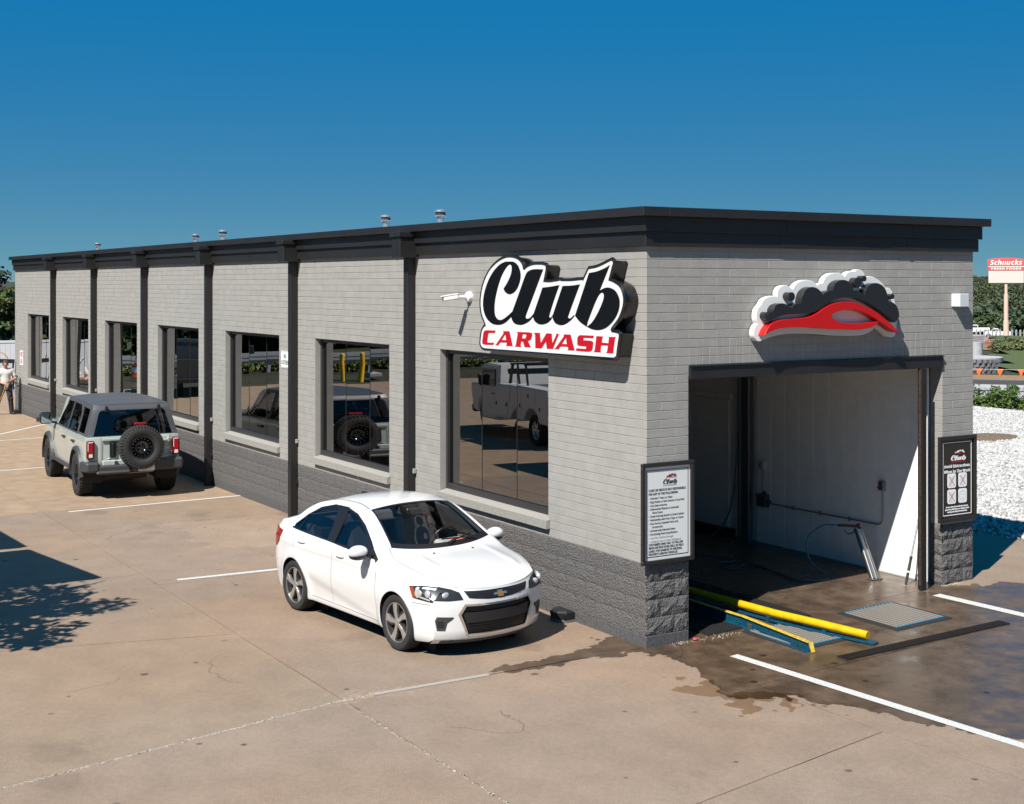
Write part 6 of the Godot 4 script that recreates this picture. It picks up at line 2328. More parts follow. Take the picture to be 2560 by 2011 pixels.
	var R := Rect2(-3.6, 0.1, 4.4, 1.45)
	shell.patch(B.side, R, 88, 30, outline, arches + [dlo], 0.0, 1.0)
	shell.patch(B.side_l, R, 88, 30, outline, arches + [dlo], 0.0, -1.0)
	var wind := v2("-1.03,-0.90 -1.03,0 -1.03,0.90 -0.24,0.93 -0.24,0 -0.24,-0.93")
	var back := v2("-2.80,-0.84 -2.80,0.84 -2.27,0.80 -2.27,-0.80")
	shell.patch(B.top, Rect2(-3.34, -1, 4.175, 2), 90, 24, PackedVector2Array(), [wind, back], 0.0, -1.0)
	var mouth: PackedVector2Array = B.fv(v2("-0.58,0.575 -0.66,0.48 -0.55,0.265 0.55,0.265 0.66,0.48 0.58,0.575"))
	shell.patch(B.front, Rect2(-1, 0, 2, 1), 44, 20, PackedVector2Array(), [mouth], 0.0, -1.0)
	shell.patch(B.rear, Rect2(-1, 0, 2, 1), 30, 20, PackedVector2Array(), [], 0.0, 1.0)
	obj("body", shell, paint, car)
	# dark lining under the shell
	var m := MB.new()
	m.xf = sx
	m.box(Vector3(-1.3, 0.30, 0), Vector3(4.0, 0.22, 1.12))
	m.box(Vector3(0.54, 0.42, 0), Vector3(0.2, 0.36, 0.9))
	m.box(Vector3(0.05, 0.66, 0), Vector3(0.9, 0.2, 1.2))
	m.box(Vector3(-2.9, 0.55, 0), Vector3(1.0, 0.5, 1.2))
	for a in axles:
		for s in [-1, 1]:
			m.xf = Transform3D(Basis(), Vector3(a * KX, 0, 0))
			for i in 18:
				var t0 := PI * (i / 18.0 * 1.3 - 0.15)
				var t1 := PI * ((i + 1) / 18.0 * 1.3 - 0.15)
				m.quad(Vector3(cos(t0) * 0.366, 0.315 + sin(t0) * 0.366, s * 0.55), Vector3(cos(t1) * 0.366, 0.315 + sin(t1) * 0.366, s * 0.55), Vector3(cos(t1) * 0.366, 0.315 + sin(t1) * 0.366, s * 0.79), Vector3(cos(t0) * 0.366, 0.315 + sin(t0) * 0.366, s * 0.79))
			m.box(Vector3(0, 0.33, s * 0.56), Vector3(0.72, 0.7, 0.02))
	obj("underbody", m, mat("underbody", lin(0.012, 0.012, 0.012), 0.8), car)
	m = MB.new()
	m.xf = sx
	m.patch(B.front, Rect2(-1, 0, 2, 1), 30, 8, B.fv(v2("-0.9,0.158 -0.9,0.2 0.9,0.2 0.9,0.158")), [], 0.004, -1.0)
	m.xf = Transform3D()
	obj("chin", m, mat("grey_chin", lin(0.05, 0.05, 0.05), 0.6), car)
	# glass
	for s in 2:
		m = MB.new()
		m.xf = sx
		var fn: Callable = B.side if s == 0 else B.side_l
		m.patch(fn, R, 40, 12, dlo, [], -0.008, 1.0 if s == 0 else -1.0)
		obj("side_window", m, tint, car)
		m = MB.new()
		m.xf = sx
		for q in ["-1.53,0.995 -1.50,1.40 -1.75,1.398 -1.72,1.002", "-0.50,0.955 -0.72,1.10 -1.0,1.262 -1.25,1.355 -1.5,1.392 -1.5,1.372 -1.22,1.325 -1.0,1.222 -0.82,1.10 -0.70,0.965", "-2.50,1.02 -2.475,1.2 -2.455,1.205 -2.48,1.02", "-0.47,0.935 -1.6,0.982 -2.7,1.018 -2.7,1.034 -1.6,1.0 -0.47,0.953", "-1.5,1.372 -1.85,1.37 -2.18,1.30 -2.46,1.185 -2.64,1.06 -2.68,1.065 -2.48,1.2 -2.2,1.322 -1.85,1.395 -1.5,1.397"]:
			m.patch(fn, R, 50, 20, v2(q), [], 0.001, 1.0 if s == 0 else -1.0)
		obj("window_trim", m, black, car)
		m = MB.new()
		m.xf = sx
		for q in ["-1.5,0.97 -1.505,0.97 -1.55,0.28 -1.545,0.28", "-0.42,0.93 -0.425,0.93 -0.46,0.60 -0.44,0.22 -0.435,0.22 -0.455,0.6", "-2.62,1.0 -2.625,1.0 -2.5,0.72 -2.25,0.5 -2.12,0.25 -2.115,0.25 -2.245,0.5 -2.495,0.72", "-0.44,0.24 -0.44,0.246 -2.1,0.262 -2.1,0.256", "0.345,0.60 0.345,0.606 0.60,0.606 0.60,0.60"]:
			m.patch(fn, R, 70, 40, v2(q), [], 0.0012, 1.0 if s == 0 else -1.0)
		obj("door_seam", m, seam, car)
		var z := 1.0 if s == 0 else -1.0
		for hx in [-1.32, -2.33]:
			m = MB.new()
			var y := 0.865 if hx > -2 else 0.895
			var p: Vector3 = B.side(hx, y)
			m.ball(Vector3(p.x * KX, y, z * (p.z + 0.012)), Vector3(0.10, 0.02, 0.022), 14, 8)
			obj("door_handle", m, paint, car)
		# mirror
		m = MB.new()
		m.ball(Vector3(-0.64 * KX, 1.025, z * 0.985), Vector3(0.085, 0.078, 0.125), 18, 12)
		var mir := obj("door_mirror", m, paint, car)
		m = MB.new()
		m.ball(Vector3(-0.645 * KX, 0.985, z * 0.975), Vector3(0.086, 0.055, 0.122), 18, 8)
		m.bar(Vector3(-0.60 * KX, 0.975, z * 0.80), Vector3(-0.63 * KX, 0.985, z * 0.93), 0.07, 0.04, Vector3.UP, 0.01)
		m.bar(Vector3(-0.46 * KX, 0.93, z * 0.835), Vector3(-0.62 * KX, 1.02, z * 0.80), 0.02, 0.06)
		obj("mirror_foot", m, black, mir)
		# tail lamp
		m = MB.new()
		m.xf = sx
		m.patch(fn, R, 50, 30, v2("-3.20,0.98 -2.93,0.955 -3.02,0.80 -3.14,0.72 -3.20,0.74"), [], 0.006, 1.0 if s == 0 else -1.0)
		obj("tail_lamp", m, mat("red_lens", lin(0.22, 0.006, 0.008), 0.15), car)
		# head lamp: a clear lens over a bright bowl, amber at its outer end
		m = MB.new()
		m.xf = sx
		m.patch(fn, R, 90, 60, v2("0.28,0.775 0.35,0.655 0.63,0.63 0.66,0.74 0.60,0.785 0.45,0.79"), [], 0.004, 1.0 if s == 0 else -1.0)
		var lampv: PackedVector2Array = B.fv(v2("0.60,0.640 0.80,0.622 1.0,0.618 1.0,0.745 0.80,0.735 0.68,0.71"))
		if s == 1:
			for i in lampv.size():
				lampv[i].x *= -1.0
		m.patch(B.front, Rect2(-1, 0, 2, 1), 60, 30, lampv, [], 0.004, -1.0)
		var lamp := obj("headlight", m, mat("lamp_bowl", lin(0.03, 0.032, 0.036), 0.2, 0.3), car)
		m = MB.new()
		m.xf = sx
		m.patch(fn, R, 90, 60, v2("0.29,0.765 0.35,0.665 0.41,0.66 0.36,0.775"), [], 0.007, 1.0 if s == 0 else -1.0)
		obj("amber_lens", m, mat("amber", lin(0.26, 0.05, 0.02), 0.2), lamp)
		m = MB.new()
		for c in [[0.55, 0.71, 0.048], [0.0, 0.0, 0.0]]:
			if c[2] > 0.0:
				var p: Vector3 = B.side(c[0], c[1])
				m.ball(Vector3(p.x * KX, p.y, z * p.z), Vector3(0.05, c[2], 0.03), 14, 8)
		var p2: Vector3 = B.front(0.86 * z, B.v_of(0.672))
		m.ball(Vector3(p2.x * KX, p2.y, p2.z), Vector3(0.02, 0.036, 0.05), 14, 8)
		var p3: Vector3 = B.side(0.45, 0.715)
		m.ball(Vector3(p3.x * KX, p3.y, z * p3.z), Vector3(0.05, 0.04, 0.012), 14, 8)
		m.xf = sx
		m.patch(fn, R, 90, 60, v2("0.40,0.775 0.385,0.70 0.42,0.665 0.44,0.66 0.43,0.77"), [], 0.006, 1.0 if s == 0 else -1.0)
		m.patch(fn, R, 90, 60, v2("0.43,0.675 0.60,0.645 0.60,0.662 0.43,0.692"), [], 0.006, 1.0 if s == 0 else -1.0)
		m.patch(fn, R, 90, 60, v2("0.46,0.775 0.60,0.77 0.60,0.755 0.46,0.76"), [], 0.006, 1.0 if s == 0 else -1.0)
		m.xf = Transform3D()
		obj("projector", m, mat("lamp_chrome", lin(0.62, 0.63, 0.65), 0.3, 0.55), lamp)
		# fog recess
		var fog: PackedVector2Array = B.fv(v2("0.745,0.455 0.965,0.452 0.992,0.41 0.975,0.31 0.87,0.31 0.84,0.39 0.76,0.435"))
		var fin: PackedVector2Array = B.fv(v2("0.87,0.41 0.965,0.412 0.96,0.335 0.89,0.335"))
		if s == 1:
			for q in [fog, fin]:
				for i in q.size():
					q[i].x *= -1.0
			for i in fog.size():
				fog[i].x = -absf(fog[i].x)
			for i in fin.size():
				fin[i].x = -absf(fin[i].x)
		m = MB.new()
		m.xf = sx
		m.patch(B.front, Rect2(-1, 0, 2, 1), 60, 30, fog, [], 0.004, -1.0)
		var fo := obj("fog_recess", m, mat("grey_plastic", lin(0.035, 0.036, 0.037), 0.5), car)
		for i in 3:
			m = MB.new()
			m.xf = sx
			var y := 0.345 + i * 0.024
			var fv: PackedVector2Array = B.fv(v2("0.88,%f 0.965,%f 0.965,%f 0.88,%f" % [y, y, y + 0.012, y + 0.012]))
			if s == 1:
				for j in fv.size():
					fv[j].x *= -1.0
			m.patch(B.front, Rect2(-1, 0, 2, 1), 60, 40, fv, [], 0.008, -1.0)
			obj("fog_slat", m, black, fo)
		for a in axles:
			road_wheel(car, Vector3(a * KX, 0.315, z * 0.755), z, rubber, bright, dark, 0.35 if a == 0.0 else 0.1)
	m = MB.new()
	m.xf = sx
	m.patch(B.top, Rect2(-3.34, -1, 4.175, 2), 80, 24, wind, [], -0.006, -1.0)
	obj("windscreen", m, screen, car)
	m = MB.new()
	m.xf = sx
	var w2 := [v2("-1.03,-0.90 -1.03,0.90 -1.00,0.905 -1.00,-0.905"), v2("-0.30,-0.935 -0.30,0 -0.30,0.935 -0.215,0.945 -0.215,0 -0.215,-0.945"), v2("-1.03,0.875 -1.03,0.91 -0.24,0.94 -0.24,0.91"), v2("-1.03,-0.91 -1.03,-0.875 -0.24,-0.91 -0.24,-0.94")]
	for q in w2:
		m.patch(B.top, Rect2(-3.34, -1, 4.175, 2), 120, 40, q, [], 0.002, -1.0)
	obj("windscreen_trim", m, black, car)
	m = MB.new()
	m.xf = sx
	m.patch(B.top, Rect2(-3.34, -1, 4.175, 2), 60, 20, back, [], -0.006, -1.0)
	obj("rear_window", m, tint, car)
	m = MB.new()
	for q in [[-0.05, -0.62], [-0.62, 0.02]]:
		var a: Vector3 = B.top(-0.27, q[0]) * Vector3(KX, 1, 1) + Vector3(0, 0.014, 0)
		var b: Vector3 = B.top(-0.33, q[1]) * Vector3(KX, 1, 1) + Vector3(0, 0.02, 0)
		m.bar(a, b, 0.012, 0.014)
		m.bar(a + Vector3(0.03, 0, 0), a.lerp(b, 0.45), 0.014, 0.012)
	obj("wiper", m, black, car)
	# shut lines of the bonnet, washer jets
	m = MB.new()
	m.xf = sx
	for s in [1.0, -1.0]:
		m.patch(B.top, Rect2(-3.34, -1, 4.175, 2), 160, 60, v2("-0.21,%f -0.1,%f 0.4,%f 0.66,%f 0.66,%f 0.4,%f -0.1,%f -0.21,%f" % [0.985 * s, 0.99 * s, 0.97 * s, 0.955 * s, 0.945 * s, 0.96 * s, 0.98 * s, 0.975 * s]), [], 0.0012, -1.0)
		var roofline := v2("-2.3,%f -1.6,%f -1.05,%f -1.05,%f -1.6,%f -2.3,%f" % [0.9 * s, 0.93 * s, 0.93 * s, 0.905 * s, 0.91 * s, 0.885 * s])
		m.patch(B.top, Rect2(-3.34, -1, 4.175, 2), 160, 60, roofline, [], 0.0012, -1.0)
	obj("shut_line", m, seam, car)
	m = MB.new()
	for q in [0.36, -0.36]:
		var p: Vector3 = B.top(-0.08, q) * Vector3(KX, 1, 1)
		m.ball(p + Vector3(0, 0.004, 0), Vector3(0.018, 0.008, 0.012), 8, 6)
	obj("washer_jet", m, black, car)
	# grilles
	m = MB.new()
	m.xf = sx
	m.patch(B.front, Rect2(-1, 0, 2, 1), 60, 30, mouth, [], -0.035, -1.0)
	obj("lower_grille", m, mat("grille_black", lin(0.008, 0.008, 0.009), 0.5), car)
	m = MB.new()
	m.xf = sx
	for q in ["-0.585,0.592 -0.69,0.482 -0.57,0.245 -0.535,0.245 -0.645,0.48 -0.565,0.568", "0.585,0.592 0.565,0.568 0.645,0.48 0.535,0.245 0.57,0.245 0.69,0.482", "-0.585,0.592 -0.565,0.57 0.565,0.57 0.585,0.592", "-0.57,0.245 0.57,0.245 0.56,0.262 -0.56,0.262"]:
		m.patch(B.front, Rect2(-1, 0, 2, 1), 80, 60, B.fv(v2(q)), [], 0.012, -1.0)
	obj("chrome_surround", m, chrome, car)
	for i in 4:
		m = MB.new()
		m.xf = sx
		var y := 0.275 + i * 0.026
		m.patch(B.front, Rect2(-1, 0, 2, 1), 60, 60, B.fv(v2("-0.54,%f 0.54,%f 0.55,%f -0.55,%f" % [y, y, y + 0.011, y + 0.011])), [], -0.012, -1.0)
		obj("grille_bar", m, black, car)
	m = MB.new()
	m.xf = sx
	m.patch(B.front, Rect2(-1, 0, 2, 1), 60, 60, B.fv(v2("-0.56,0.385 0.56,0.385 0.63,0.50 -0.63,0.50")), [], -0.008, -1.0)
	obj("bumper_bar", m, mat("satin_black", lin(0.014, 0.014, 0.015), 0.4), car)
	m = MB.new()
	m.xf = sx
	m.patch(B.front, Rect2(-1, 0, 2, 1), 60, 40, B.fv(v2("-0.62,0.725 -0.52,0.655 -0.2,0.632 0,0.628 0.2,0.632 0.52,0.655 0.62,0.725 0.3,0.728 0,0.73 -0.3,0.728")), [], 0.003, -1.0)
	obj("upper_grille", m, mat("grille_black", lin(0.008, 0.008, 0.009), 0.5), car)
	for i in 3:
		m = MB.new()
		m.xf = sx
		var y := 0.652 + i * 0.022
		var w := 0.38 + i * 0.07
		m.patch(B.front, Rect2(-1, 0, 2, 1), 60, 80, B.fv(v2("%f,%f %f,%f %f,%f %f,%f" % [-w, y, w, y, w + 0.03, y + 0.007, -w - 0.03, y + 0.007])), [], 0.007, -1.0)
		obj("grille_bar", m, dark, car)
	m = MB.new()
	m.xf = sx
	var bow := "-0.115,%f -0.045,%f -0.045,%f 0.065,%f 0.055,%f 0.13,%f 0.115,%f 0.045,%f 0.045,%f -0.065,%f -0.055,%f -0.13,%f"
	var yy := 0.68
	m.patch(B.front, Rect2(-1, 0, 2, 1), 120, 80, B.fv(v2(bow % [yy + 0.012, yy + 0.012, yy + 0.034, yy + 0.034, yy + 0.012, yy + 0.012, yy - 0.014, yy - 0.014, yy - 0.034, yy - 0.034, yy - 0.014, yy - 0.014])), [], 0.012, -1.0)
	var badge := obj("badge", m, chrome, car)
	m = MB.new()
	m.xf = sx
	m.patch(B.front, Rect2(-1, 0, 2, 1), 120, 80, B.fv(v2("-0.10,%f -0.035,%f -0.035,%f 0.05,%f 0.045,%f 0.112,%f 0.10,%f 0.035,%f 0.035,%f -0.05,%f -0.045,%f -0.112,%f" % [yy + 0.007, yy + 0.007, yy + 0.027, yy + 0.027, yy + 0.007, yy + 0.007, yy - 0.009, yy - 0.009, yy - 0.027, yy - 0.027, yy - 0.009, yy - 0.009])), [], 0.015, -1.0)
	obj("badge_gold", m, mat("gold_badge", lin(0.55, 0.27, 0.06), 0.35, 0.6), badge)
	# aerial
	m = MB.new()
	m.ball(Vector3(-2.2 * KX, 1.43, 0), Vector3(0.075, 0.03, 0.03), 12, 8)
	m.cyl(Vector3(-2.2 * KX, 1.45, 0), Vector3(-2.42 * KX, 1.68, 0.02), 0.0035, 0.002, 6)
	obj("aerial", m, black, car)
	# cabin
	var cloth := mat("grey_seat_cloth", lin(0.20, 0.205, 0.21), 0.9)
	m = MB.new()
	m.xf = sx
	m.box(Vector3(-1.6, 0.45, 0), Vector3(2.5, 0.06, 1.45))
	m.box(Vector3(-2.55, 0.98, 0), Vector3(0.6, 0.1, 1.2))
	m.box(Vector3(-0.48, 0.72, 0), Vector3(0.06, 0.5, 1.4))
	for s in [-1, 1]:
		m.box(Vector3(-1.6, 0.72, s * 0.76), Vector3(2.2, 0.5, 0.04))
	obj("cabin_lining", m, mat("cabin_dark", lin(0.08, 0.08, 0.08), 0.8), car)
	m = MB.new()
	m.xf = sx
	m.box(Vector3(-0.50, 0.945, 0), Vector3(0.46, 0.10, 1.34), 0.04)
	m.box(Vector3(-0.68, 0.99, -0.36), Vector3(0.22, 0.07, 0.42), 0.03)
	obj("dashboard", m, mat("dash_grey", lin(0.33, 0.34, 0.31), 0.8), car)
	for z in [-0.36, 0.36]:
		m = MB.new()
		m.xf = sx
		m.box(Vector3(-1.28, 0.66, z), Vector3(0.52, 0.18, 0.5), 0.06)
		m.bar(Vector3(-1.5, 0.66, z), Vector3(-1.66, 1.19, z), 0.48, 0.14, Vector3.RIGHT, 0.05)
		m.bar(Vector3(-1.66, 1.20, z), Vector3(-1.71, 1.38, z), 0.27, 0.1, Vector3.RIGHT, 0.04)
		obj("seat", m, cloth, car)
	m = MB.new()
	m.xf = sx
	m.box(Vector3(-2.25, 0.66, 0), Vector3(0.5, 0.18, 1.3), 0.06)
	m.bar(Vector3(-2.4, 0.66, 0), Vector3(-2.6, 1.12, 0), 1.3, 0.14, Vector3.RIGHT, 0.05)
	obj("seat", m, cloth, car)
	m = MB.new()
	var wheel: Array = []
	for i in 25:
		var t := TAU * i / 24
		wheel.append(Vector3(-0.86 * KX + sin(t) * 0.07, 0.99 + sin(t) * 0.16, -0.36 + cos(t) * 0.18))
	m.tube(wheel, 0.015, 8)
	m.bar(wheel[0], wheel[12], 0.03, 0.03)
	obj("steering_wheel", m, black, car)
	m = MB.new()
	m.xf = sx
	m.box(Vector3(-0.98, 1.36, 0.0), Vector3(0.03, 0.07, 0.22), 0.012)
	obj("rear_view_mirror", m, black, car)
	# what lies on the dashboard
	m = MB.new()
	var rng := RandomNumberGenerator.new()
	rng.seed = 3
	for i in 9:
		m.ball(Vector3(rng.randf_range(-0.03, 0.03), 0.02 + rng.randf() * 0.02, -0.14 + i * 0.035), Vector3(0.035, 0.022, 0.035), 8, 6)
	var cl := obj("red_cloth", m, mat("red_cloth", lin(0.55, 0.02, 0.02), 0.9))
	cl.transform = car.transform * Transform3D(Basis(), Vector3(-0.50 * KX, 0.995, -0.42))
	tag(cl, "crumpled red cloth lying on the white sedan's dashboard", "cloth")

func at_line(x: float) -> float:   # the sedan's shoulder line
	return 0.80 + 0.045 * clampf(-x / 2.6, 0.0, 1.2)
func chunky_wheel(called: String, parent: Node, at: Vector3, outward: float, rubber: Material, steel: Material, r := 0.418, w := 0.28) -> void:
	var o := wheel_frame(called, parent, at, outward)
	var m := MB.new()
	m.lathe(tyre_prof(r - 0.014, w, 0.225), 44, 50)
	var rng := RandomNumberGenerator.new()
	rng.seed = 17
	for i in 46:   # tread blocks, staggered, with shoulder lugs
		var t := TAU * i / 46
		for k in 4:
			m.xf = Transform3D(Basis(Vector3.UP, t + (0.07 if k % 2 else 0.0)) * Basis(Vector3(1, 0, 0), 0.35 if k % 2 else -0.3), Vector3.ZERO)
			m.box(Vector3(r - 0.011, (k - 1.5) * w * 0.22, 0.0), Vector3(0.022, w * 0.17, 0.036), 0.004)
		for s in [-1, 1]:
			m.xf = Transform3D(Basis(Vector3.UP, t), Vector3.ZERO)
			m.box(Vector3(r - 0.032, s * w * 0.455, 0.0), Vector3(0.046, w * 0.08, 0.033 if i % 2 else 0.02), 0.004)
	for i in 30:
		m.xf = Transform3D(Basis(Vector3.UP, TAU * i / 30), Vector3.ZERO)
		m.box(Vector3(r * 0.78, w * 0.512, 0.0), Vector3(0.035, 0.006, 0.03))
	obj("tyre", m, rubber, o)
	m = MB.new()
	m.lathe([Vector2(0.0, 0.0), Vector2(0.16, 0.0), Vector2(0.19, 0.04), Vector2(0.205, w * 0.4), Vector2(0.228, w * 0.43), Vector2(0.232, w * 0.38)], 40)
	m.lathe([Vector2(0.16, 0.002), Vector2(0.15, 0.05), Vector2(0.12, 0.07), Vector2(0.085, 0.06), Vector2(0.06, 0.03), Vector2(0.05, 0.05), Vector2(0.0, 0.055)], 36)
	obj("rim", m, steel, o)
	m = MB.new()
	for i in 16:
		var t := TAU * i / 16
		m.xf = Transform3D()
		m.ball(Vector3(cos(t) * 0.168, 0.03, sin(t) * 0.168), Vector3(0.016, 0.012, 0.016), 8, 6)
	for i in 6:
		var t := TAU * i / 6
		m.cyl(Vector3(cos(t) * 0.07, 0.035, sin(t) * 0.07), Vector3(cos(t) * 0.07, 0.075, sin(t) * 0.07), 0.012, 0.01, 8)
	obj("wheel_nuts", m, mat("nut_chrome", lin(0.35, 0.35, 0.35), 0.15, 1.0), o)

func jeep() -> void: # CALL
	var paint := mat("pale_green_paint", lin(0.36, 0.40, 0.365), 0.35)
	paint.clearcoat_enabled = true
	paint.clearcoat = 1.0
	paint.clearcoat_roughness = 0.03
	var top_grey := relief(mat("hardtop_grey", lin(0.062, 0.064, 0.072), 0.40), noise_tex(0.3, 2, 81, 0.0, 1.0, 256), 0.02)
	var plastic := mat("dark_plastic", lin(0.035, 0.035, 0.037), 0.55)
	var black := mat("black_trim", lin(0.010, 0.010, 0.011), 0.35)
	var seam := mat("panel_gap", lin(0.05, 0.055, 0.05), 0.6)
	var rubber := mat("tyre_rubber", lin(0.018, 0.018, 0.018), 0.8)
	var steel := mat("gloss_black_steel", lin(0.008, 0.008, 0.008), 0.12, 0.2, 0.7)
	var tint := glass(Color(0.008, 0.012, 0.014), 0.80, 0.6)
	var B := Body.new()
	B.g = self
	var WB := 3.0
	B.k = {
		"wide": v2("-3.80,0.885 -3.6,0.905 -1.0,0.915 0.3,0.90 0.8,0.86"),
		"section": v2("0.45,0.96 0.6,0.985 0.8,1.0 1.05,1.0 1.14,0.985 1.20,0.965"),
		"belt": v2("-3.9,1.19 -1.0,1.185 -0.3,1.17 0.5,1.13 0.9,1.10"),
		"rail_y": v2("-3.9,1.76 -3.5,1.785 -2.5,1.81 -1.3,1.80 -1.1,1.77 -0.66,1.26 -0.5,1.215 0.3,1.19 0.9,1.15"),
		"rail_z": v2("-3.9,0.70 -3.5,0.715 -2.5,0.715 -1.3,0.70 -0.7,0.80 -0.4,0.83 0.3,0.83 0.9,0.80"),
		"mid_y": v2("-3.9,1.74 -3.60,1.80 -3.35,1.84 -2.5,1.86 -1.4,1.85 -1.05,1.80 -0.62,1.29 -0.5,1.235 0.3,1.21 0.9,1.16"),
		"bow": v2("-3.9,-0.06 -3.0,-0.02 -2,0 -0.6,0.06 0.3,0.02 0.92,0.05"),
		"low": v2("-3.9,0.60 -3.2,0.56 -2.4,0.50 -0.5,0.50 0.3,0.52 0.9,0.6"),
		"nose": v2("0.5,0.80 0.7,0.86 0.9,0.88 1.1,0.88 1.15,0.86"),
		"tail": v2("0.6,-3.76 0.75,-3.78 1.17,-3.775 1.22,-3.76 1.70,-3.66 1.79,-3.60"),
		"lean": 1.0, "nose_top": 1.15, "nose_low": 0.5, "nose_bow": 0.06, "tail_top": 1.80, "tail_low": 0.62, "tail_bow": 0.05, "tail_pow": 5.0}
	var heading := atan2(0.05, 0.9987)
	var f := Vector3(sin(heading), 0, -cos(heading))
	var r := f.cross(Vector3.UP)
	var origin := Vector3(-1.775, 0, -14.66) + f * WB
	var car := thing("parked_car", "pale green jeep with dark hardtop and spare wheel on its tailgate", "car", origin)
	car.basis = Basis(f, Vector3.UP, r)
	var R := Rect2(-3.9, 0.4, 4.9, 1.5)
	var outline := B.outline()
	var arches: Array = [ring(Vector2(0, 0.44), 0.47, 36), ring(Vector2(-WB, 0.44), 0.47, 36)]
	var cut := Vector2(1.197, 0)
	var lower := PackedVector2Array([Vector2(-4, 0.3), Vector2(1.2, 0.3), Vector2(1.2, 1.4), Vector2(-0.62, 1.4), Vector2(-0.62, 1.195), Vector2(-4, 1.195)])
	var upper := PackedVector2Array([Vector2(-4, 1.195), Vector2(-1.12, 1.195), Vector2(-1.28, 2), Vector2(-4, 2)])
	var pillar := PackedVector2Array([Vector2(-1.12, 1.195), Vector2(-0.62, 1.195), Vector2(-0.62, 1.4), Vector2(1.2, 1.4), Vector2(1.2, 2), Vector2(-1.28, 2)])
	var clip := func(p: PackedVector2Array) -> PackedVector2Array: return Geometry2D.intersect_polygons(outline, p)[0]
	var glass_f := v2("-0.92,1.225 -1.30,1.725 -1.86,1.735 -1.88,1.22")
	var glass_r := v2("-1.98,1.22 -1.97,1.735 -2.62,1.73 -2.78,1.60 -2.82,1.22")
	var glass_q := v2("-2.96,1.24 -2.92,1.58 -2.86,1.715 -3.42,1.70 -3.46,1.24")
	var tub := MB.new()
	var hard := MB.new()
	for s in 2:
		var fn: Callable = B.side if s == 0 else B.side_l
		var sg := 1.0 if s == 0 else -1.0
		tub.patch(fn, R, 80, 24, clip.call(lower), arches, 0.0, sg)
		tub.patch(fn, R, 80, 24, clip.call(pillar), [glass_f], 0.0, sg)
		hard.patch(fn, R, 60, 24, clip.call(upper), [glass_f, glass_r, glass_q], 0.0, sg)
	tub.patch(B.top, Rect2(-0.60, -1, 1.55, 2), 26, 14, PackedVector2Array(), [], 0.0, -1.0)
	tub.patch(B.front, Rect2(-1, 0, 2, 1), 20, 16, PackedVector2Array(), [], 0.0, -1.0)
	var screen := v2("-1.08,-0.9 -1.08,0.9 -0.66,0.92 -0.66,-0.92")
	tub.patch(B.top, Rect2(-1.14, -1, 0.54, 2), 16, 16, PackedVector2Array(), [screen], 0.0, -1.0)
	hard.patch(B.top, Rect2(-3.60, -1, 2.46, 2), 40, 20, PackedVector2Array(), [], 0.0, -1.0)
	var rear_v := func(y: float) -> float: return (y - 0.62) / (1.80 - 0.62)
	var split: float = rear_v.call(1.195)
	tub.patch(B.rear, Rect2(-1, 0, 2, split), 40, 16, PackedVector2Array(), [], 0.0, 1.0)
	var rg := PackedVector2Array([Vector2(-0.87, split + 0.01), Vector2(0.87, split + 0.01), Vector2(0.845, 0.87), Vector2(0.80, 0.905), Vector2(-0.80, 0.905), Vector2(-0.845, 0.87)])
	hard.patch(B.rear, Rect2(-1, split, 2, 1.0 - split), 40, 20, PackedVector2Array(), [rg], 0.0, 1.0)
	obj("body", tub, paint, car)
	obj("hardtop", hard, top_grey, car)
	var m := MB.new()
	for x in [-1.9, -2.55, -3.2]:
		m.patch(B.top, Rect2(-3.60, -1, 2.46, 2), 200, 20, PackedVector2Array([Vector2(x, -1), Vector2(x + 0.014, -1), Vector2(x + 0.014, 1), Vector2(x, 1)]), [], 0.0015, -1.0)
	obj("roof_seam", m, black, car)
	# windows
	for s in 2:
		var fn: Callable = B.side if s == 0 else B.side_l
		var sg := 1.0 if s == 0 else -1.0
		for g in [glass_f, glass_r, glass_q]:
			m = MB.new()
			m.patch(fn, R, 50, 20, g, [], -0.012, sg)
			obj("side_window", m, tint, car)
		m = MB.new()
		m.patch(fn, R, 90, 60, v2("-0.64,1.165 -0.64,1.2 -0.95,1.225 -2.88,1.222 -2.88,1.19 -0.9,1.19"), [], 0.002, sg)
		m.patch(fn, R, 90, 60, v2("-1.86,1.21 -1.86,1.75 -1.99,1.75 -1.99,1.21"), [], 0.002, sg)
		obj("window_trim", m, plastic, car)
		m = MB.new()
		for q in ["-0.62,1.16 -0.625,1.16 -0.64,0.55 -0.635,0.55", "-1.92,1.19 -1.925,1.19 -1.925,0.55 -1.92,0.55", "-2.88,1.19 -2.885,1.19 -2.72,0.90 -2.58,0.80 -2.52,0.55 -2.515,0.55 -2.575,0.80 -2.715,0.90", "-0.63,0.545 -0.63,0.55 -2.52,0.55 -2.52,0.545"]:
			m.patch(fn, R, 90, 60, v2(q), [], 0.0015, sg)
		obj("door_seam", m, seam, car)
		for hx in [-1.70, -2.62]:
			m = MB.new()
			var p: Vector3 = fn.call(hx, 1.03)
			m.bar(p + Vector3(0.10, 0, 0.02 * sg), p + Vector3(-0.06, 0, 0.02 * sg), 0.035, 0.035, Vector3.UP, 0.008)
			m.ball(p + Vector3(-0.09, 0, 0.012 * sg), Vector3(0.03, 0.03, 0.02), 10, 8)
			obj("door_handle", m, black, car)
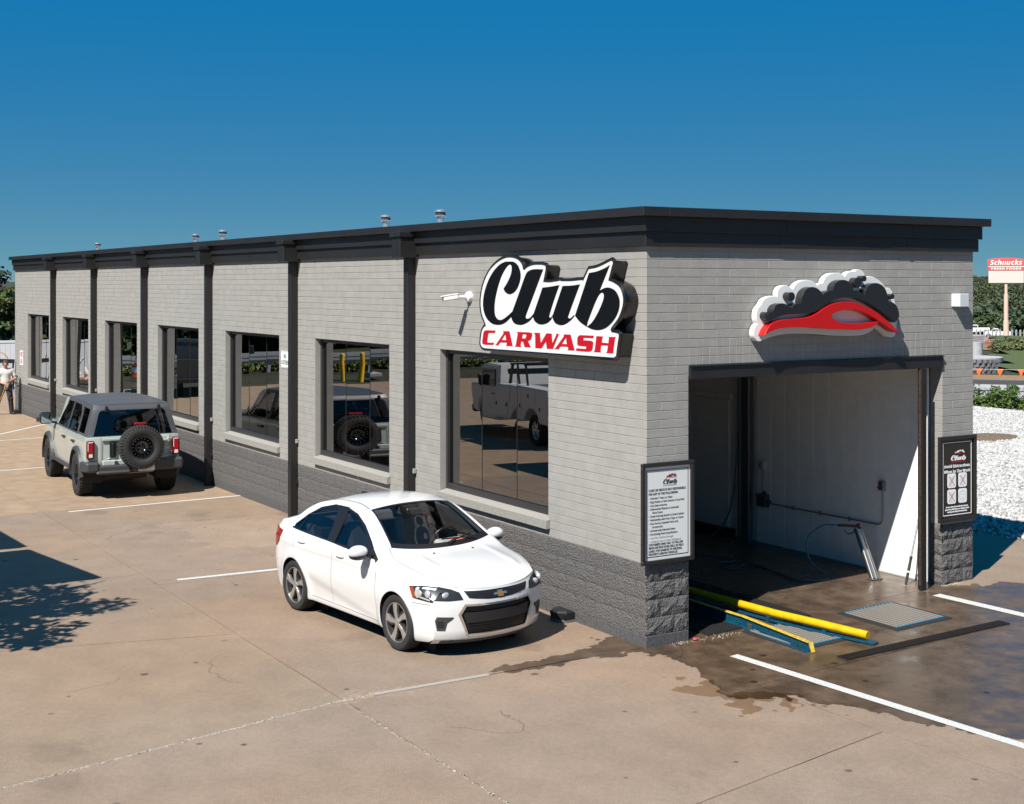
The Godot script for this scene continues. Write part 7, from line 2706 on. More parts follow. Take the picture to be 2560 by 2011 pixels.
		# flares
		for a in [0.0, -WB]:
			m = MB.new()
			var prev: Array = []
			for i in 25:
				var t := PI * (-0.06 + 1.12 * i / 24.0)
				var o := Vector2(a + cos(t) * 0.555, 0.44 + sin(t) * 0.535)
				var n := Vector2(a + cos(t) * 0.46, 0.44 + sin(t) * 0.46)
				o.y = maxf(o.y, 0.42)
				var wz := 0.905 * sg
				var row: Array = [Vector3(o.x, o.y, wz), Vector3(lerpf(o.x, n.x, 0.3), lerpf(o.y, n.y, 0.3), wz + 0.055 * sg), Vector3(n.x, n.y, wz + 0.07 * sg), Vector3(n.x, n.y, wz - 0.12 * sg)]
				if i > 0:
					for k in 3:
						if sg > 0:
							m.quad(prev[k], prev[k + 1], row[k + 1], row[k])
						else:
							m.quad(row[k], row[k + 1], prev[k + 1], prev[k])
				prev = row
			obj("wheel_flare", m, plastic, car)
			chunky_wheel("wheel", car, Vector3(a, 0.415, sg * 0.80), sg, rubber, steel)
		m = MB.new()
		m.bar(Vector3(-0.55, 0.46, sg * 0.86), Vector3(-2.45, 0.46, sg * 0.86), 0.12, 0.09, Vector3.UP, 0.02)
		obj("side_step", m, plastic, car)
		# mirror
		m = MB.new()
		m.box(Vector3(-0.72, 1.32, sg * 1.10), Vector3(0.14, 0.24, 0.25), 0.04)
		m.bar(Vector3(-0.66, 1.21, sg * 0.88), Vector3(-0.70, 1.24, sg * 1.02), 0.06, 0.05)
		var mir := obj("door_mirror", m, black, car)
		m = MB.new()
		m.box(Vector3(-0.793, 1.32, sg * 1.10), Vector3(0.006, 0.19, 0.20), 0.002)
		obj("mirror_glass", m, mat("mirror", lin(0.5, 0.52, 0.55), 0.03, 1.0), mir)
	m = MB.new()
	m.patch(B.top, Rect2(-1.14, -1, 0.54, 2), 16, 16, screen, [], -0.01, -1.0)
	obj("windscreen", m, tint, car)
	m = MB.new()
	m.patch(B.rear, Rect2(-1, split, 2, 1.0 - split), 40, 20, rg, [], -0.004, 1.0)
	obj("rear_window", m, tint, car)
	# rear face; z is to the right, x is towards the front
	var xr := -3.80
	for s in [-1.0, 1.0]:
		m = MB.new()
		m.box(Vector3(-3.775, 0.955, s * 0.815), Vector3(0.09, 0.345, 0.145), 0.02)
		var lamp := obj("tail_lamp", m, mat("lamp_frame", lin(0.10, 0.004, 0.006), 0.2), car)
		m = MB.new()
		m.box(Vector3(-3.823, 0.985, s * 0.815), Vector3(0.012, 0.20, 0.085), 0.005)
		obj("red_lens", m, mat("bright_red_lens", lin(0.30, 0.004, 0.008), 0.15), lamp)
		m = MB.new()
		m.box(Vector3(-3.823, 0.845, s * 0.815), Vector3(0.012, 0.065, 0.07), 0.004)
		m.box(Vector3(-3.8235, 1.10, s * 0.815), Vector3(0.012, 0.018, 0.085), 0.004)
		m.box(Vector3(-3.8235, 1.02, s * 0.815 - 0.05), Vector3(0.012, 0.17, 0.012), 0.003)
		obj("white_lens", m, mat("clear_lens", lin(0.6, 0.55, 0.53), 0.15), lamp)
		m = MB.new()
		m.box(Vector3(-3.70, 1.715, s * 0.50), Vector3(0.07, 0.115, 0.055), 0.012)
		obj("glass_hinge", m, black, car)
	m = MB.new()
	for q in [[Vector3(-3.791, 0.89, -0.615), Vector3(0.006, 0.60, 0.007)], [Vector3(-3.791, 0.89, 0.70), Vector3(0.006, 0.60, 0.007)]]:
		m.box(q[0], q[1])
	obj("tailgate_seam", m, seam, car)
	m = MB.new()
	m.box(Vector3(-3.80, 1.14, 0.04), Vector3(0.02, 0.05, 1.30), 0.008)
	m.box(Vector3(-3.80, 0.72, 0.04), Vector3(0.02, 0.05, 1.30), 0.008)
	obj("tailgate_rib", m, paint, car)
	m = MB.new()
	m.box(Vector3(-3.815, 0.95, -0.40), Vector3(0.05, 0.24, 0.05), 0.014)
	m.box(Vector3(-3.80, 0.95, -0.40), Vector3(0.02, 0.30, 0.12), 0.01)
	obj("tailgate_handle", m, black, car)
	for y in [1.09, 0.76]:
		m = MB.new()
		m.bar(Vector3(-3.82, y, 0.35), Vector3(-3.82, y, 0.68), 0.05, 0.05, Vector3.UP, 0.01)
		m.box(Vector3(-3.82, y, 0.66), Vector3(0.05, 0.08, 0.05), 0.01)
		obj("tailgate_hinge", m, paint, car)
	m = MB.new()
	m.xf = Transform3D(Basis(Vector3(0, 0, 1), Vector3(0, 1, 0), Vector3(-1, 0, 0)), Vector3(-3.787, 0.765, -0.41))
	var oval := PackedVector2Array()
	for i in 28:
		oval.append(Vector2(cos(TAU * i / 28) * 0.075, sin(TAU * i / 28) * 0.03))
	m.extrude(oval, 0.0, 0.01, 0.003)
	var badge := obj("badge", m, mat("badge_silver", lin(0.45, 0.46, 0.48), 0.2, 0.9), car)
	m = MB.new()
	m.xf = Transform3D(Basis(Vector3(0, 0, 1), Vector3(0, 1, 0), Vector3(-1, 0, 0)), Vector3(-3.787, 0.765, -0.41))
	m.extrude(MB.inset(oval, 0.007), 0.0101, 0.012)
	obj("badge_blue", m, mat("badge_blue", lin(0.01, 0.03, 0.12), 0.2), badge)
	var word := lettering("badge_lettering", "Ford", 0.028, mat("badge_silver", lin(0.6, 0.6, 0.62), 0.2, 0.6), badge, Vector3(-3.80, 0.765, -0.41), 0.09, true, 0.002, true, "Droid Serif")
	word.basis = Basis(Vector3(0, 0, 1), Vector3(0, 1, 0), Vector3(-1, 0, 0)) * Basis.from_scale(word.scale)
	var four := lettering("badge_lettering", "4x4", 0.06, mat("badge_chrome", lin(0.6, 0.6, 0.6), 0.15, 1.0), car, Vector3(-3.795, 0.93, 0.61), 0.13, true, 0.006)
	four.basis = Basis(Vector3(0, 0, 1), Vector3(0, 1, 0), Vector3(-1, 0, 0)) * Basis.from_scale(four.scale)
	# spare wheel
	chunky_wheel("spare_wheel", car, Vector3(-3.97, 0.985, 0.10), 1.0, rubber, steel)
	var sp: Node3D = car.get_node("spare_wheel")
	sp.basis = Basis(Vector3(0, 0, 1), Vector3(-1, 0, 0), Vector3(0, -1, 0))
	m = MB.new()
	m.cyl(Vector3(-3.78, 0.985, 0.10), Vector3(-3.96, 0.985, 0.10), 0.12, 0.1, 16)
	obj("wheel_carrier", m, black, car)
	m = MB.new()
	m.box(Vector3(-3.86, 1.425, 0.10), Vector3(0.06, 0.045, 0.22), 0.012)
	var third := obj("brake_lamp", m, mat("dark_red_lens", lin(0.22, 0.01, 0.015), 0.2), car)
	m = MB.new()
	m.bar(Vector3(-3.86, 1.39, 0.10), Vector3(-3.86, 1.05, 0.10), 0.16, 0.04)
	m.bar(Vector3(-3.80, 1.40, -0.12), Vector3(-3.80, 1.40, 0.42), 0.012, 0.012)
	obj("bracket", m, black, third)
	# bumper
	m = MB.new()
	m.box(Vector3(-3.86, 0.635, 0.42), Vector3(0.22, 0.22, 1.0), 0.04)
	m.box(Vector3(-3.84, 0.60, -0.40), Vector3(0.22, 0.13, 0.62), 0.03)
	m.box(Vector3(-3.90, 0.53, -0.42), Vector3(0.2, 0.07, 0.64), 0.03)
	m.box(Vector3(-3.84, 0.635, -0.80), Vector3(0.24, 0.20, 0.26), 0.04)
	m.bar(Vector3(-3.80, 0.63, -0.88), Vector3(-3.52, 0.62, -0.93), 0.08, 0.20, Vector3.UP, 0.02)
	m.bar(Vector3(-3.80, 0.63, 0.88), Vector3(-3.52, 0.62, 0.93), 0.08, 0.20, Vector3.UP, 0.02)
	obj("rear_bumper", m, plastic, car)
	m = MB.new()
	m.box(Vector3(-3.83, 0.68, -0.39), Vector3(0.05, 0.14, 0.42), 0.015)
	m.box(Vector3(-3.862, 0.68, -0.36), Vector3(0.03, 0.13, 0.07), 0.012)
	obj("step_panel", m, paint, car)
	m = MB.new()
	m.box(Vector3(-3.875, 0.66, -0.36), Vector3(0.03, 0.16, 0.06), 0.012)
	m.box(Vector3(-3.87, 0.66, -0.14), Vector3(0.03, 0.16, 0.03), 0.01)
	obj("bumper_guard", m, plastic, car)
	m = MB.new()
	m.box(Vector3(-3.975, 0.60, 0.2), Vector3(0.008, 0.15, 0.31), 0.003)
	var plate := obj("number_plate", m, mat("plate_white", lin(0.6, 0.62, 0.66), 0.4), car)
	m = MB.new()
	m.box(Vector3(-3.98, 0.655, 0.2), Vector3(0.004, 0.035, 0.30))
	obj("plate_band", m, mat("plate_blue", lin(0.02, 0.12, 0.3), 0.4), plate)
	# underneath
	m = MB.new()
	m.box(Vector3(-1.5, 0.56, 0), Vector3(4.4, 0.14, 1.2))
	m.cyl(Vector3(-WB, 0.40, -0.7), Vector3(-WB, 0.40, 0.7), 0.05, 0.05, 12)
	m.ball(Vector3(-WB, 0.38, 0.1), Vector3(0.16, 0.15, 0.14), 14, 10)
	m.cyl(Vector3(0, 0.40, -0.7), Vector3(0, 0.40, 0.7), 0.05, 0.05, 12)
	m.cyl(Vector3(-3.5, 0.42, -0.5), Vector3(-3.5, 0.42, 0.3), 0.09, 0.09, 14)
	for s in [-1, 1]:
		for a in [0.0, -WB]:
			for i in 18:
				var t0 := PI * (i / 18.0 * 1.2 - 0.1)
				var t1 := PI * ((i + 1) / 18.0 * 1.2 - 0.1)
				m.quad(Vector3(a + cos(t0) * 0.49, 0.44 + sin(t0) * 0.49, s * 0.5), Vector3(a + cos(t1) * 0.49, 0.44 + sin(t1) * 0.49, s * 0.5), Vector3(a + cos(t1) * 0.49, 0.44 + sin(t1) * 0.49, s * 0.9), Vector3(a + cos(t0) * 0.49, 0.44 + sin(t0) * 0.49, s * 0.9))
			m.box(Vector3(a, 0.62, s * 0.5), Vector3(0.98, 0.6, 0.02))
	obj("underbody", m, mat("underbody", lin(0.012, 0.012, 0.012), 0.8), car)
	m = MB.new()
	m.box(Vector3(-3.55, 0.47, 0.15), Vector3(0.3, 0.03, 0.5), 0.008)
	obj("tow_frame", m, mat("bare_steel", lin(0.3, 0.24, 0.18), 0.5, 0.4), car)
	# cabin
	m = MB.new()
	m.box(Vector3(-2.0, 0.68, 0), Vector3(3.4, 0.06, 1.6))
	for s in [-1, 1]:
		m.box(Vector3(-2.1, 0.92, s * 0.82), Vector3(3.0, 0.5, 0.04))
	m.box(Vector3(-3.70, 0.92, 0), Vector3(0.04, 0.5, 1.6))
	m.box(Vector3(-0.75, 1.08, 0), Vector3(0.4, 0.24, 1.5), 0.05)
	obj("cabin_lining", m, mat("cabin_dark", lin(0.02, 0.02, 0.022), 0.8), car)
	for q in [[-1.75, 0.4], [-1.75, -0.4], [-2.75, 0.4], [-2.75, -0.4]]:
		m = MB.new()
		m.box(Vector3(q[0] + 0.2, 0.86, q[1]), Vector3(0.5, 0.2, 0.52), 0.06)
		m.bar(Vector3(q[0], 0.86, q[1]), Vector3(q[0] - 0.16, 1.42, q[1]), 0.5, 0.14, Vector3.RIGHT, 0.05)
		m.bar(Vector3(q[0] - 0.16, 1.45, q[1]), Vector3(q[0] - 0.2, 1.62, q[1]), 0.26, 0.1, Vector3.RIGHT, 0.04)
		obj("seat", m, mat("seat_dark", lin(0.03, 0.03, 0.033), 0.9), car)

# simple working vehicles: the service truck mirrored in the windows, and those parked at the far works
func truck(label: String, group: String, at: Vector3, turn: float, bed: int, body: Material, fine: bool) -> Node3D:   # bed: 0 open, 1 service boxes, 2 van
	var t := thing("parked_truck" if bed < 2 else "parked_van", label, "truck" if bed < 2 else "van", at, group, turn)
	var black := mat("black_trim", lin(0.012, 0.012, 0.013), 0.45)
	var dark := mat("truck_window", lin(0.012, 0.02, 0.025), 0.05, 0.0, 0.7)
	var chrome := mat("chrome", lin(0.6, 0.6, 0.62), 0.15, 0.9)
	var flat := Basis(Vector3(1, 0, 0), Vector3(0, 1, 0), Vector3(0, 0, 1))
	var prof: PackedVector2Array
	if bed == 2:
		prof = v2("1.0,0.45 1.05,0.9 0.9,1.12 0.25,1.22 -0.5,2.15 -0.8,2.25 -4.4,2.25 -4.45,0.5")
	else:
		prof = v2("0.98,0.5 1.02,1.05 0.95,1.3 -0.35,1.38 -0.95,1.96 -1.2,2.02 -1.95,2.0 -2.1,1.36 -2.1,0.5")
	var cut: Array = [ring(Vector2(0, 0.46), 0.5, 24)]
	if bed == 2:
		cut.append(ring(Vector2(-3.3, 0.46), 0.48, 24))
	var shape := prof
	for h in cut:
		var q := Geometry2D.clip_polygons(shape, h)
		shape = q[0]
	if Geometry2D.is_polygon_clockwise(shape):
		shape.reverse()
	var m := MB.new()
	m.extrude(shape, -0.96, 0.96, 0.05)
	m.extrude(MB.inset(prof, 0.02), -0.55, 0.55)
	obj("cab" if bed < 2 else "body", m, body, t)
	m = MB.new()
	for s in [-1, 1]:
		if bed == 2:
			m.box(Vector3(-0.5, 1.65, s * 0.96), Vector3(0.75, 0.55, 0.02), 0.005)
		else:
			var w := v2("-0.62,1.42 -1.0,1.85 -1.85,1.88 -1.95,1.42")
			m.xf = Transform3D(Basis(), Vector3(0, 0, 0.965 if s > 0 else -0.985))
			m.extrude(MB.inset(w, 0.0), 0.0, 0.02)
			m.xf = Transform3D()
	obj("side_window", m, dark, t)
	m = MB.new()
	if bed == 2:
		m.bar(Vector3(0.18, 1.33, 0), Vector3(-0.42, 2.08, 0), 1.6, 0.03, Vector3(0.7, 0.6, 0))
	else:
		m.bar(Vector3(-0.40, 1.45, 0), Vector3(-0.92, 1.95, 0), 1.6, 0.03, Vector3(0.7, 0.7, 0))
		m.bar(Vector3(-2.02, 1.45, 0), Vector3(-1.98, 1.9, 0), 1.5, 0.03, Vector3(-1, 0, 0))
	obj("windscreen", m, dark, t)
	if bed == 0:
		m = MB.new()
		for s in [-1, 1]:
			m.xf = Transform3D(Basis(), Vector3(0, 0, 0.90 if s > 0 else -0.98))
			var q: PackedVector2Array = Geometry2D.clip_polygons(v2("-2.15,0.6 -2.15,1.38 -4.45,1.38 -4.45,0.6"), ring(Vector2(-3.6, 0.46), 0.5, 24))[0]
			m.extrude(q, 0.0, 0.08)
		m.xf = Transform3D()
		m.box(Vector3(-3.3, 0.75, 0), Vector3(2.3, 0.08, 1.8))
		m.box(Vector3(-4.42, 1.0, 0), Vector3(0.08, 0.75, 1.8), 0.02)
		obj("bed", m, body, t)
	elif bed == 1:
		m = MB.new()
		for s in [-1, 1]:
			m.xf = Transform3D(Basis(), Vector3(0, 0, 0.55 if s > 0 else -1.05))
			var q: PackedVector2Array = Geometry2D.clip_polygons(v2("-2.2,0.62 -2.2,1.52 -4.75,1.52 -4.75,0.62"), ring(Vector2(-3.6, 0.46), 0.52, 24))[0]
			m.extrude(q, 0.0, 0.5, 0.02)
		m.xf = Transform3D()
		m.box(Vector3(-3.45, 0.8, 0), Vector3(2.5, 0.1, 1.2))
		m.box(Vector3(-4.7, 1.0, 0), Vector3(0.06, 0.6, 1.15))
		obj("service_body", m, body, t)
		m = MB.new()
		for s in [-1, 1]:
			for q in [[-2.62, 1.08, 0.7, 0.8], [-3.52, 1.28, 0.85, 0.40], [-4.38, 1.08, 0.62, 0.8]]:
				m.box(Vector3(q[0], q[1], s * 1.052), Vector3(q[2], q[3], 0.02), 0.006)
		obj("locker_door", m, body, t)
		m = MB.new()
		for s in [-1, 1]:
			for q in [[-2.34, 1.0], [-2.9, 1.0], [-3.5, 1.3], [-4.2, 1.0]]:
				m.box(Vector3(q[0], q[1], s * 1.066), Vector3(0.06, 0.1, 0.012), 0.004)
		obj("latch", m, black, t)
		m = MB.new()
		for x in [-2.3, -2.9]:
			m.bar(Vector3(x, 1.5, -0.8), Vector3(x, 2.05, -0.8), 0.05, 0.05)
			m.bar(Vector3(x, 1.5, 0.8), Vector3(x, 2.05, 0.8), 0.05, 0.05)
			m.bar(Vector3(x, 2.05, -0.85), Vector3(x, 2.05, 0.85), 0.05, 0.05)
		obj("ladder_rack", m, black, t)
	else:
		m = MB.new()
		m.box(Vector3(-4.452, 1.35, 0), Vector3(0.02, 1.5, 1.6), 0.01)
		obj("rear_door", m, black, t)
	for s in [-1.0, 1.0]:
		for a in [0.0, -3.6 if bed < 2 else -3.3]:
			var o := wheel_frame("wheel", t, Vector3(a, 0.41, s * 0.84), s)
			m = MB.new()
			m.lathe(tyre_prof(0.41, 0.27, 0.25), 28, 50)
			obj("tyre", m, mat("tyre_rubber", lin(0.017, 0.017, 0.017), 0.8), o)
			m = MB.new()
			m.lathe([Vector2(0, 0.03), Vector2(0.2, 0.04), Vector2(0.22, 0.09), Vector2(0.25, 0.1)], 24)
			for i in 6:
				m.xf = Transform3D(Basis(Vector3.UP, TAU * i / 6), Vector3.ZERO)
				m.box(Vector3(0.13, 0.07, 0), Vector3(0.2, 0.05, 0.06), 0.01)
			obj("rim", m, chrome, o)
		if fine:
			m = MB.new()
			m.box(Vector3(-0.75, 1.5, s * 1.2), Vector3(0.12, 0.34, 0.24), 0.04)
			m.bar(Vector3(-0.72, 1.45, s * 0.96), Vector3(-0.74, 1.45, s * 1.1), 0.05, 0.05)
			obj("door_mirror", m, black, t)
			m = MB.new()
			m.box(Vector3(-1.85, 1.22, s * 0.965), Vector3(0.16, 0.03, 0.03), 0.008)
			obj("door_handle", m, black, t)
		m = MB.new()
		m.box(Vector3(0.98, 1.08, s * 0.76), Vector3(0.1, 0.24, 0.3), 0.03)
		obj("headlight", m, mat("lamp", lin(0.4, 0.4, 0.42), 0.1, 0.5), t)
	m = MB.new()
	m.box(Vector3(1.03, 0.92, 0), Vector3(0.06, 0.5, 1.2), 0.02)
	m.box(Vector3(1.05, 0.55, 0), Vector3(0.16, 0.22, 1.9), 0.04)
	m.box(Vector3(-4.55 if bed == 0 else -4.8, 0.6, 0), Vector3(0.2, 0.16, 1.8), 0.03)
	obj("bumper", m, black if bed < 2 else body, t)
	return t

func other_vehicles() -> void: # CALL
	var white := mat("white_truck_paint", lin(0.6, 0.6, 0.59), 0.4)
	truck("white service truck with locker boxes, mirrored in the nearest window", "", Vector3(-8.28, 0, -21.4), PI / 2 + 0.055, 1, white, true)
	var away := atan2(0.6239, -0.7815)   # pointing left along the works
	truck("white pickup truck parked behind the pylon sign's pole", "vehicles at the far works", Vector3(229.6, -7.45, -181.5), -atan2(-0.7815, -0.6239), 0, white, false)
	truck("white van with dark open rear behind the concrete forms", "vehicles at the far works", Vector3(226.2, -6.9, -187.0), -atan2(-0.62, 0.78), 2, white, false)
	truck("second white pickup beside the van at the far works", "vehicles at the far works", Vector3(232.2, -6.9, -189.0), -atan2(-0.7815, -0.6239), 0, white, false)
	truck("dark pickup at the left of the far works", "vehicles at the far works", Vector3(224.0, -6.2, -192.0), -atan2(-0.3, 0.95), 0, mat("dark_truck_paint", lin(0.03, 0.035, 0.05), 0.35), false)
	truck("dark grey pickup at the lot's far end, seen only in the windows", "", Vector3(-5.3, 0, -40.5), PI / 2 + 0.2, 0, mat("grey_truck_paint", lin(0.035, 0.04, 0.045), 0.3), true)
# ---------------------------------------------------------------- people
# bones: [from, to, radius, radius]; a smooth union of tapered capsules, meshed as surface nets
func nets(m: MB, bones: Array, cell: float, soft: float) -> void:
	var lo := Vector3.INF
	var hi := -Vector3.INF
	for b in bones:
		var r := Vector3.ONE * (maxf(b[2], b[3]) + cell * 3.0)
		lo = lo.min(b[0] - r).min(b[1] - r)
		hi = hi.max(b[0] + r).max(b[1] + r)
	var nx := int((hi.x - lo.x) / cell) + 2
	var ny := int((hi.y - lo.y) / cell) + 2
	var nz := int((hi.z - lo.z) / cell) + 2
	var f := PackedFloat32Array()
	f.resize(nx * ny * nz)
	f.fill(1.0)
	for b in bones:
		var a: Vector3 = b[0]
		var ab: Vector3 = b[1] - a
		var l2 := maxf(ab.length_squared(), 0.0000001)
		var rm: float = maxf(b[2], b[3]) + cell * 3.0 + soft
		var p0: Vector3 = ((a.min(b[1]) - Vector3.ONE * rm) - lo) / cell
		var p1: Vector3 = ((a.max(b[1]) + Vector3.ONE * rm) - lo) / cell
		for k in range(maxi(0, int(p0.z)), mini(nz, int(p1.z) + 1)):
			for j in range(maxi(0, int(p0.y)), mini(ny, int(p1.y) + 1)):
				for i in range(maxi(0, int(p0.x)), mini(nx, int(p1.x) + 1)):
					var p := lo + Vector3(i, j, k) * cell - a
					var t := clampf(p.dot(ab) / l2, 0.0, 1.0)
					var d: float = (p - ab * t).length() - lerpf(b[2], b[3], t)
					var n := (k * ny + j) * nx + i
					var e := f[n]
					var h := maxf(soft - absf(d - e), 0.0)
					f[n] = minf(d, e) - (h * h * 0.25 / soft if soft > 0.0 else 0.0)
	var ids := {}
	var pts: Array = []
	var nrm: Array = []
	var off := [0, 1, nx, nx + 1, nx * ny, nx * ny + 1, nx * ny + nx, nx * ny + nx + 1]
	for k in nz - 1:
		for j in ny - 1:
			for i in nx - 1:
				var n := (k * ny + j) * nx + i
				var mask := 0
				for q in 8:
					if f[n + off[q]] < 0.0:
						mask |= 1 << q
				if mask == 0 or mask == 255:
					continue
				var sum := Vector3.ZERO
				var cnt := 0
				for q in 8:
					for ax in 3:
						if q & (1 << ax):
							continue
						var r := q | (1 << ax)
						var fa := f[n + off[q]]
						var fb := f[n + off[r]]
						if (fa < 0.0) != (fb < 0.0):
							var t := fa / (fa - fb)
							var va := Vector3(q & 1, (q >> 1) & 1, (q >> 2) & 1)
							var vb := Vector3(r & 1, (r >> 1) & 1, (r >> 2) & 1)
							sum += va.lerp(vb, t)
							cnt += 1
				ids[n] = pts.size()
				pts.append(lo + (Vector3(i, j, k) + sum / cnt) * cell)
				var g := Vector3(f[n + off[1]] + f[n + off[3]] + f[n + off[5]] + f[n + off[7]] - f[n] - f[n + off[2]] - f[n + off[4]] - f[n + off[6]], f[n + off[2]] + f[n + off[3]] + f[n + off[6]] + f[n + off[7]] - f[n] - f[n + off[1]] - f[n + off[4]] - f[n + off[5]], f[n + off[4]] + f[n + off[5]] + f[n + off[6]] + f[n + off[7]] - f[n] - f[n + off[1]] - f[n + off[2]] - f[n + off[3]])
				nrm.append(g.normalized())
	var step := [1, nx, nx * ny]
	for n in ids:
		for ax in 3:
			if (f[n] < 0.0) == (f[n + step[ax]] < 0.0):
				continue
			var u: int = step[(ax + 1) % 3]
			var v: int = step[(ax + 2) % 3]
			if not (ids.has(n - u) and ids.has(n - v) and ids.has(n - u - v)):
				continue
			var q: Array = [ids[n], ids[n - u], ids[n - u - v], ids[n - v]]
			m.tri(pts[q[0]], pts[q[1]], pts[q[2]], nrm[q[0]], nrm[q[1]], nrm[q[2]])
			m.tri(pts[q[0]], pts[q[2]], pts[q[3]], nrm[q[0]], nrm[q[2]], nrm[q[3]])

func hand_bones(wrist: Vector3, along: Vector3, palm: Vector3, thumb_side: float) -> Array:   # a loosely closed hand
	var side := along.cross(palm).normalized() * thumb_side
	var out: Array = [[wrist, wrist + along * 0.045, 0.023, 0.027]]
	for k in 4:
		var s := (1.5 - k) * 0.019
		var len: float = [0.040, 0.044, 0.041, 0.032][k]
		var root := wrist + along * 0.078 + side * s
		out.append([wrist + along * 0.03 + side * s * 0.8, root, 0.013, 0.0105])
		var a := root + (along * 0.75 + palm * 0.66) * len
		var b := a + (palm * 0.95 - along * 0.3) * len * 0.7
		var c := b + (palm * 0.1 - along * 0.99) * len * 0.55
		out.append([root, a, 0.0102, 0.0092])
		out.append([a, b, 0.0092, 0.0085])
		out.append([b, c, 0.0085, 0.0075])
	var t0 := wrist + along * 0.025 + side * 0.024
	var t1 := t0 + (along * 0.7 + side * 0.55 + palm * 0.4) * 0.038
	var t2 := t1 + (along * 0.6 + palm * 0.8) * 0.03
	var t3 := t2 + (palm * 0.75 - side * 0.6) * 0.024
	out.append([t0, t1, 0.0135, 0.0115])
	out.append([t1, t2, 0.0112, 0.01])
	out.append([t2, t3, 0.0098, 0.0082])
	return out

func man() -> void: # CALL
	var skin := mat("skin", lin(0.40, 0.215, 0.14), 0.55)
	skin.subsurf_scatter_enabled = true
	skin.subsurf_scatter_strength = 0.1
	var shirtm := grain(mat("white_cotton", lin(0.56, 0.53, 0.52), 0.9), noise_tex(0.04, 4, 71, 0.88, 1.0, 256), 1.5)
	var jeanm := grain(mat("grey_denim", lin(0.045, 0.046, 0.05), 0.9), noise_tex(0.06, 4, 72, 0.5, 1.0, 256), 2.0)
	var shoem := mat("dark_leather", lin(0.02, 0.018, 0.017), 0.5)
	var hairm := mat("brown_hair", lin(0.035, 0.02, 0.013), 0.7)
	var p := thing("person", "man in a white T-shirt and grey jeans working with a yellow hose", "person", Vector3(-0.47, 0.0, -32.6), "", -0.15)
	var ankle := [Vector3(0.175, 0.09, 0.04), Vector3(-0.30, 0.12, -0.06)]
	var toe := [Vector3(0.235, 0.035, 0.19), Vector3(-0.33, 0.04, 0.10)]
	var knee := [Vector3(0.135, 0.49, 0.08), Vector3(-0.21, 0.52, 0.10)]
	var hip := [Vector3(0.085, 0.90, 0.0), Vector3(-0.085, 0.90, 0.0)]
	var sho := [Vector3(0.185, 1.385, -0.01), Vector3(-0.185, 1.385, -0.01)]
	var elb := [Vector3(0.285, 1.13, 0.03), Vector3(-0.275, 1.10, 0.05)]
	var wri := [Vector3(0.105, 1.055, 0.205), Vector3(-0.10, 0.985, 0.22)]
	var head := Vector3(-0.012, 1.575, 0.05)
	var b: Array = []
	b.append([Vector3(0, 0.93, 0), Vector3(0, 1.07, 0.0), 0.135, 0.125])
	b.append([Vector3(0, 1.07, 0), Vector3(0, 1.27, -0.005), 0.125, 0.14])
	b.append([Vector3(-0.09, 1.32, 0), Vector3(0.09, 1.32, 0), 0.115, 0.115])
	b.append([Vector3(-0.15, 1.385, -0.01), Vector3(0.15, 1.385, -0.01), 0.062, 0.062])
	b.append([Vector3(0, 1.40, -0.005), Vector3(-0.008, 1.50, 0.025), 0.06, 0.054])
	for i in 2:
		b.append([hip[i], knee[i], 0.095, 0.06])
		b.append([knee[i], ankle[i], 0.058, 0.038])
		b.append([ankle[i] + Vector3(0, -0.03, -0.02), toe[i], 0.038, 0.028])
		b.append([sho[i], elb[i], 0.056, 0.040])
		b.append([elb[i], wri[i], 0.041, 0.027])
	var m := MB.new()
	nets(m, b, 0.014, 0.035)
	var face := Basis.from_euler(Vector3(0.28, -0.15, 0.0))
	var hb: Array = []
	for e in [[Vector3(0, 0.045, -0.012), Vector3(0, 0.03, -0.03), 0.086, 0.088], [Vector3(0, 0.03, 0.015), Vector3(0, -0.05, 0.03), 0.072, 0.056], [Vector3(0, -0.05, 0.03), Vector3(0, -0.085, 0.045), 0.05, 0.032], [Vector3(0, 0.02, 0.085), Vector3(0, -0.022, 0.108), 0.010, 0.015], [Vector3(-0.03, 0.028, 0.078), Vector3(0.03, 0.028, 0.078), 0.011, 0.011], [Vector3(-0.022, -0.055, 0.075), Vector3(0.022, -0.055, 0.075), 0.010, 0.010], [Vector3(0.08, 0.0, -0.005), Vector3(0.083, -0.035, 0.002), 0.016, 0.011], [Vector3(-0.08, 0.0, -0.005), Vector3(-0.083, -0.035, 0.002), 0.016, 0.011], [Vector3(0, -0.06, -0.02), Vector3(0.004, -0.13, -0.035), 0.052, 0.054]]:
		hb.append([head + face * e[0], head + face * e[1], e[2], e[3]])
	nets(m, hb, 0.006, 0.016)
	nets(m, hand_bones(wri[0], Vector3(-0.92, -0.05, 0.39).normalized(), Vector3(-0.2, -0.75, 0.55).normalized(), 1.0), 0.004, 0.007)
	nets(m, hand_bones(wri[1], Vector3(0.9, -0.1, 0.42).normalized(), Vector3(0.2, -0.75, 0.6).normalized(), -1.0), 0.004, 0.007)
	obj("body", m, skin, p)
	m = MB.new()
	var s: Array = [[Vector3(0, 0.90, 0), Vector3(0, 1.07, 0), 0.158, 0.146], [Vector3(0, 1.07, 0), Vector3(0, 1.27, -0.005), 0.146, 0.156], [Vector3(-0.09, 1.32, 0), Vector3(0.09, 1.32, 0), 0.128, 0.128], [Vector3(-0.155, 1.385, -0.01), Vector3(0.155, 1.385, -0.01), 0.073, 0.073]]
	for i in 2:
		s.append([sho[i], sho[i].lerp(elb[i], 0.62), 0.070, 0.066])
	nets(m, s, 0.014, 0.03)
	obj("t_shirt", m, shirtm, p)
	m = MB.new()
	s = [[Vector3(-0.05, 0.90, 0), Vector3(0.05, 0.90, 0), 0.145, 0.145]]
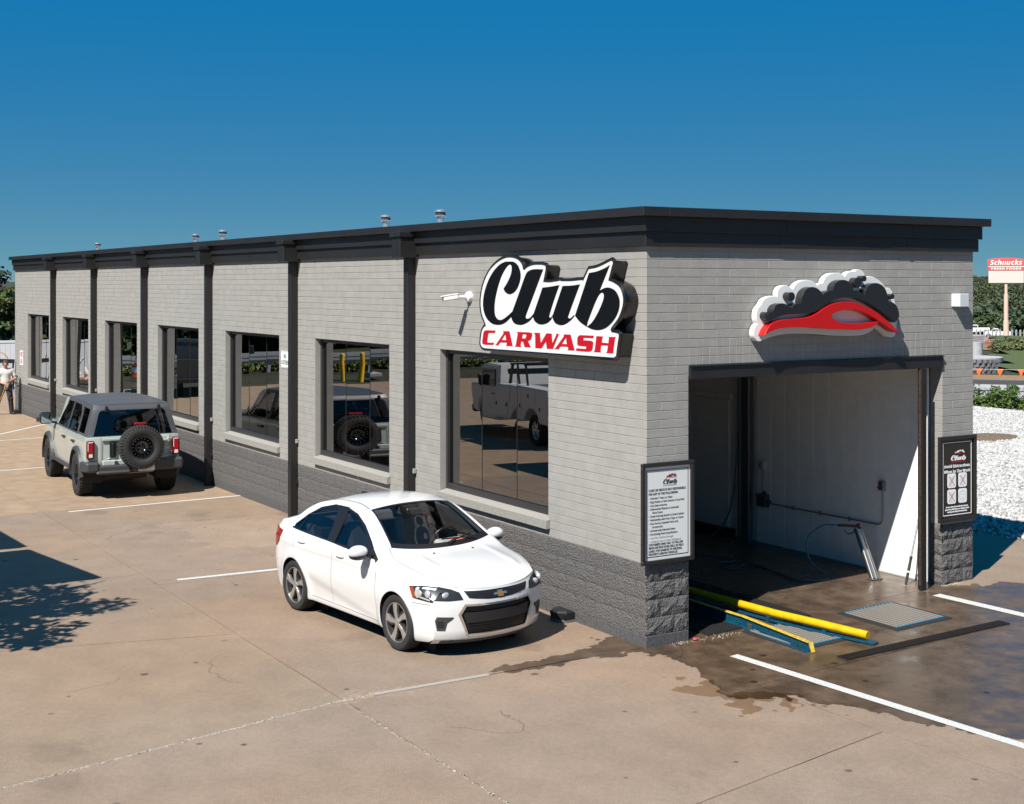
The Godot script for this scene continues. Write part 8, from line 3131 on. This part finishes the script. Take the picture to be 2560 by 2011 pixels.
	for i in 2:
		s.append([hip[i] + Vector3(0, -0.03, 0), knee[i], 0.108, 0.080])
		s.append([knee[i], ankle[i] + Vector3(0, -0.015, 0), 0.078, 0.070])
	nets(m, s, 0.014, 0.03)
	obj("jeans", m, jeanm, p)
	for i in 2:
		m = MB.new()
		nets(m, [[ankle[i] + Vector3(0, -0.02, -0.03), ankle[i] + Vector3(0, -0.04, 0.02), 0.048, 0.046], [ankle[i] + Vector3(0, -0.045, 0), toe[i], 0.044, 0.036]], 0.01, 0.02)
		obj("shoe", m, shoem, p)
	m = MB.new()
	hb = []
	for e in [[Vector3(0, 0.055, -0.015), Vector3(0, 0.03, -0.04), 0.089, 0.090], [Vector3(-0.055, 0.06, 0.03), Vector3(0.055, 0.06, 0.03), 0.038, 0.038]]:
		hb.append([head + face * e[0], head + face * e[1], e[2], e[3]])
	nets(m, hb, 0.008, 0.015)
	obj("hair", m, hairm, p)
	m = MB.new()
	m.xf = Transform3D(face, head)
	for x in [-0.034, 0.034]:
		m.ball(Vector3(x, 0.008, 0.085), Vector3(0.027, 0.018, 0.012), 12, 8)
	m.bar(Vector3(-0.075, 0.012, 0.07), Vector3(-0.082, 0.012, -0.01), 0.005, 0.006)
	m.bar(Vector3(0.075, 0.012, 0.07), Vector3(0.082, 0.012, -0.01), 0.005, 0.006)
	m.bar(Vector3(-0.06, 0.012, 0.078), Vector3(0.06, 0.012, 0.078), 0.005, 0.005)
	obj("sunglasses", m, mat("dark_lenses", lin(0.01, 0.01, 0.01), 0.08), p)
	var yl := mat("yellow_hose", lin(0.50, 0.22, 0.015), 0.5)
	var h := thing("air_hose", "yellow air hose held by the man in both hands", "hose", p.position)
	h.rotation.y = -0.15
	m = MB.new()
	m.tube(smooth_path([Vector3(0.03, 1.02, 0.27), Vector3(-0.02, 0.96, 0.28), Vector3(-0.06, 0.80, 0.27), Vector3(-0.14, 0.58, 0.27), Vector3(-0.27, 0.30, 0.25), Vector3(-0.45, 0.06, 0.22), Vector3(-0.8, 0.02, 0.3), Vector3(-1.2, 0.015, 0.1)], 6), 0.011, 8)
	obj("hose", m, yl, h)
	m = MB.new()
	m.cyl(Vector3(0.03, 1.02, 0.27), Vector3(0.20, 1.10, 0.22), 0.008, 0.006, 8)
	obj("nozzle", m, mat("brass", lin(0.4, 0.35, 0.2), 0.3, 0.9), h)
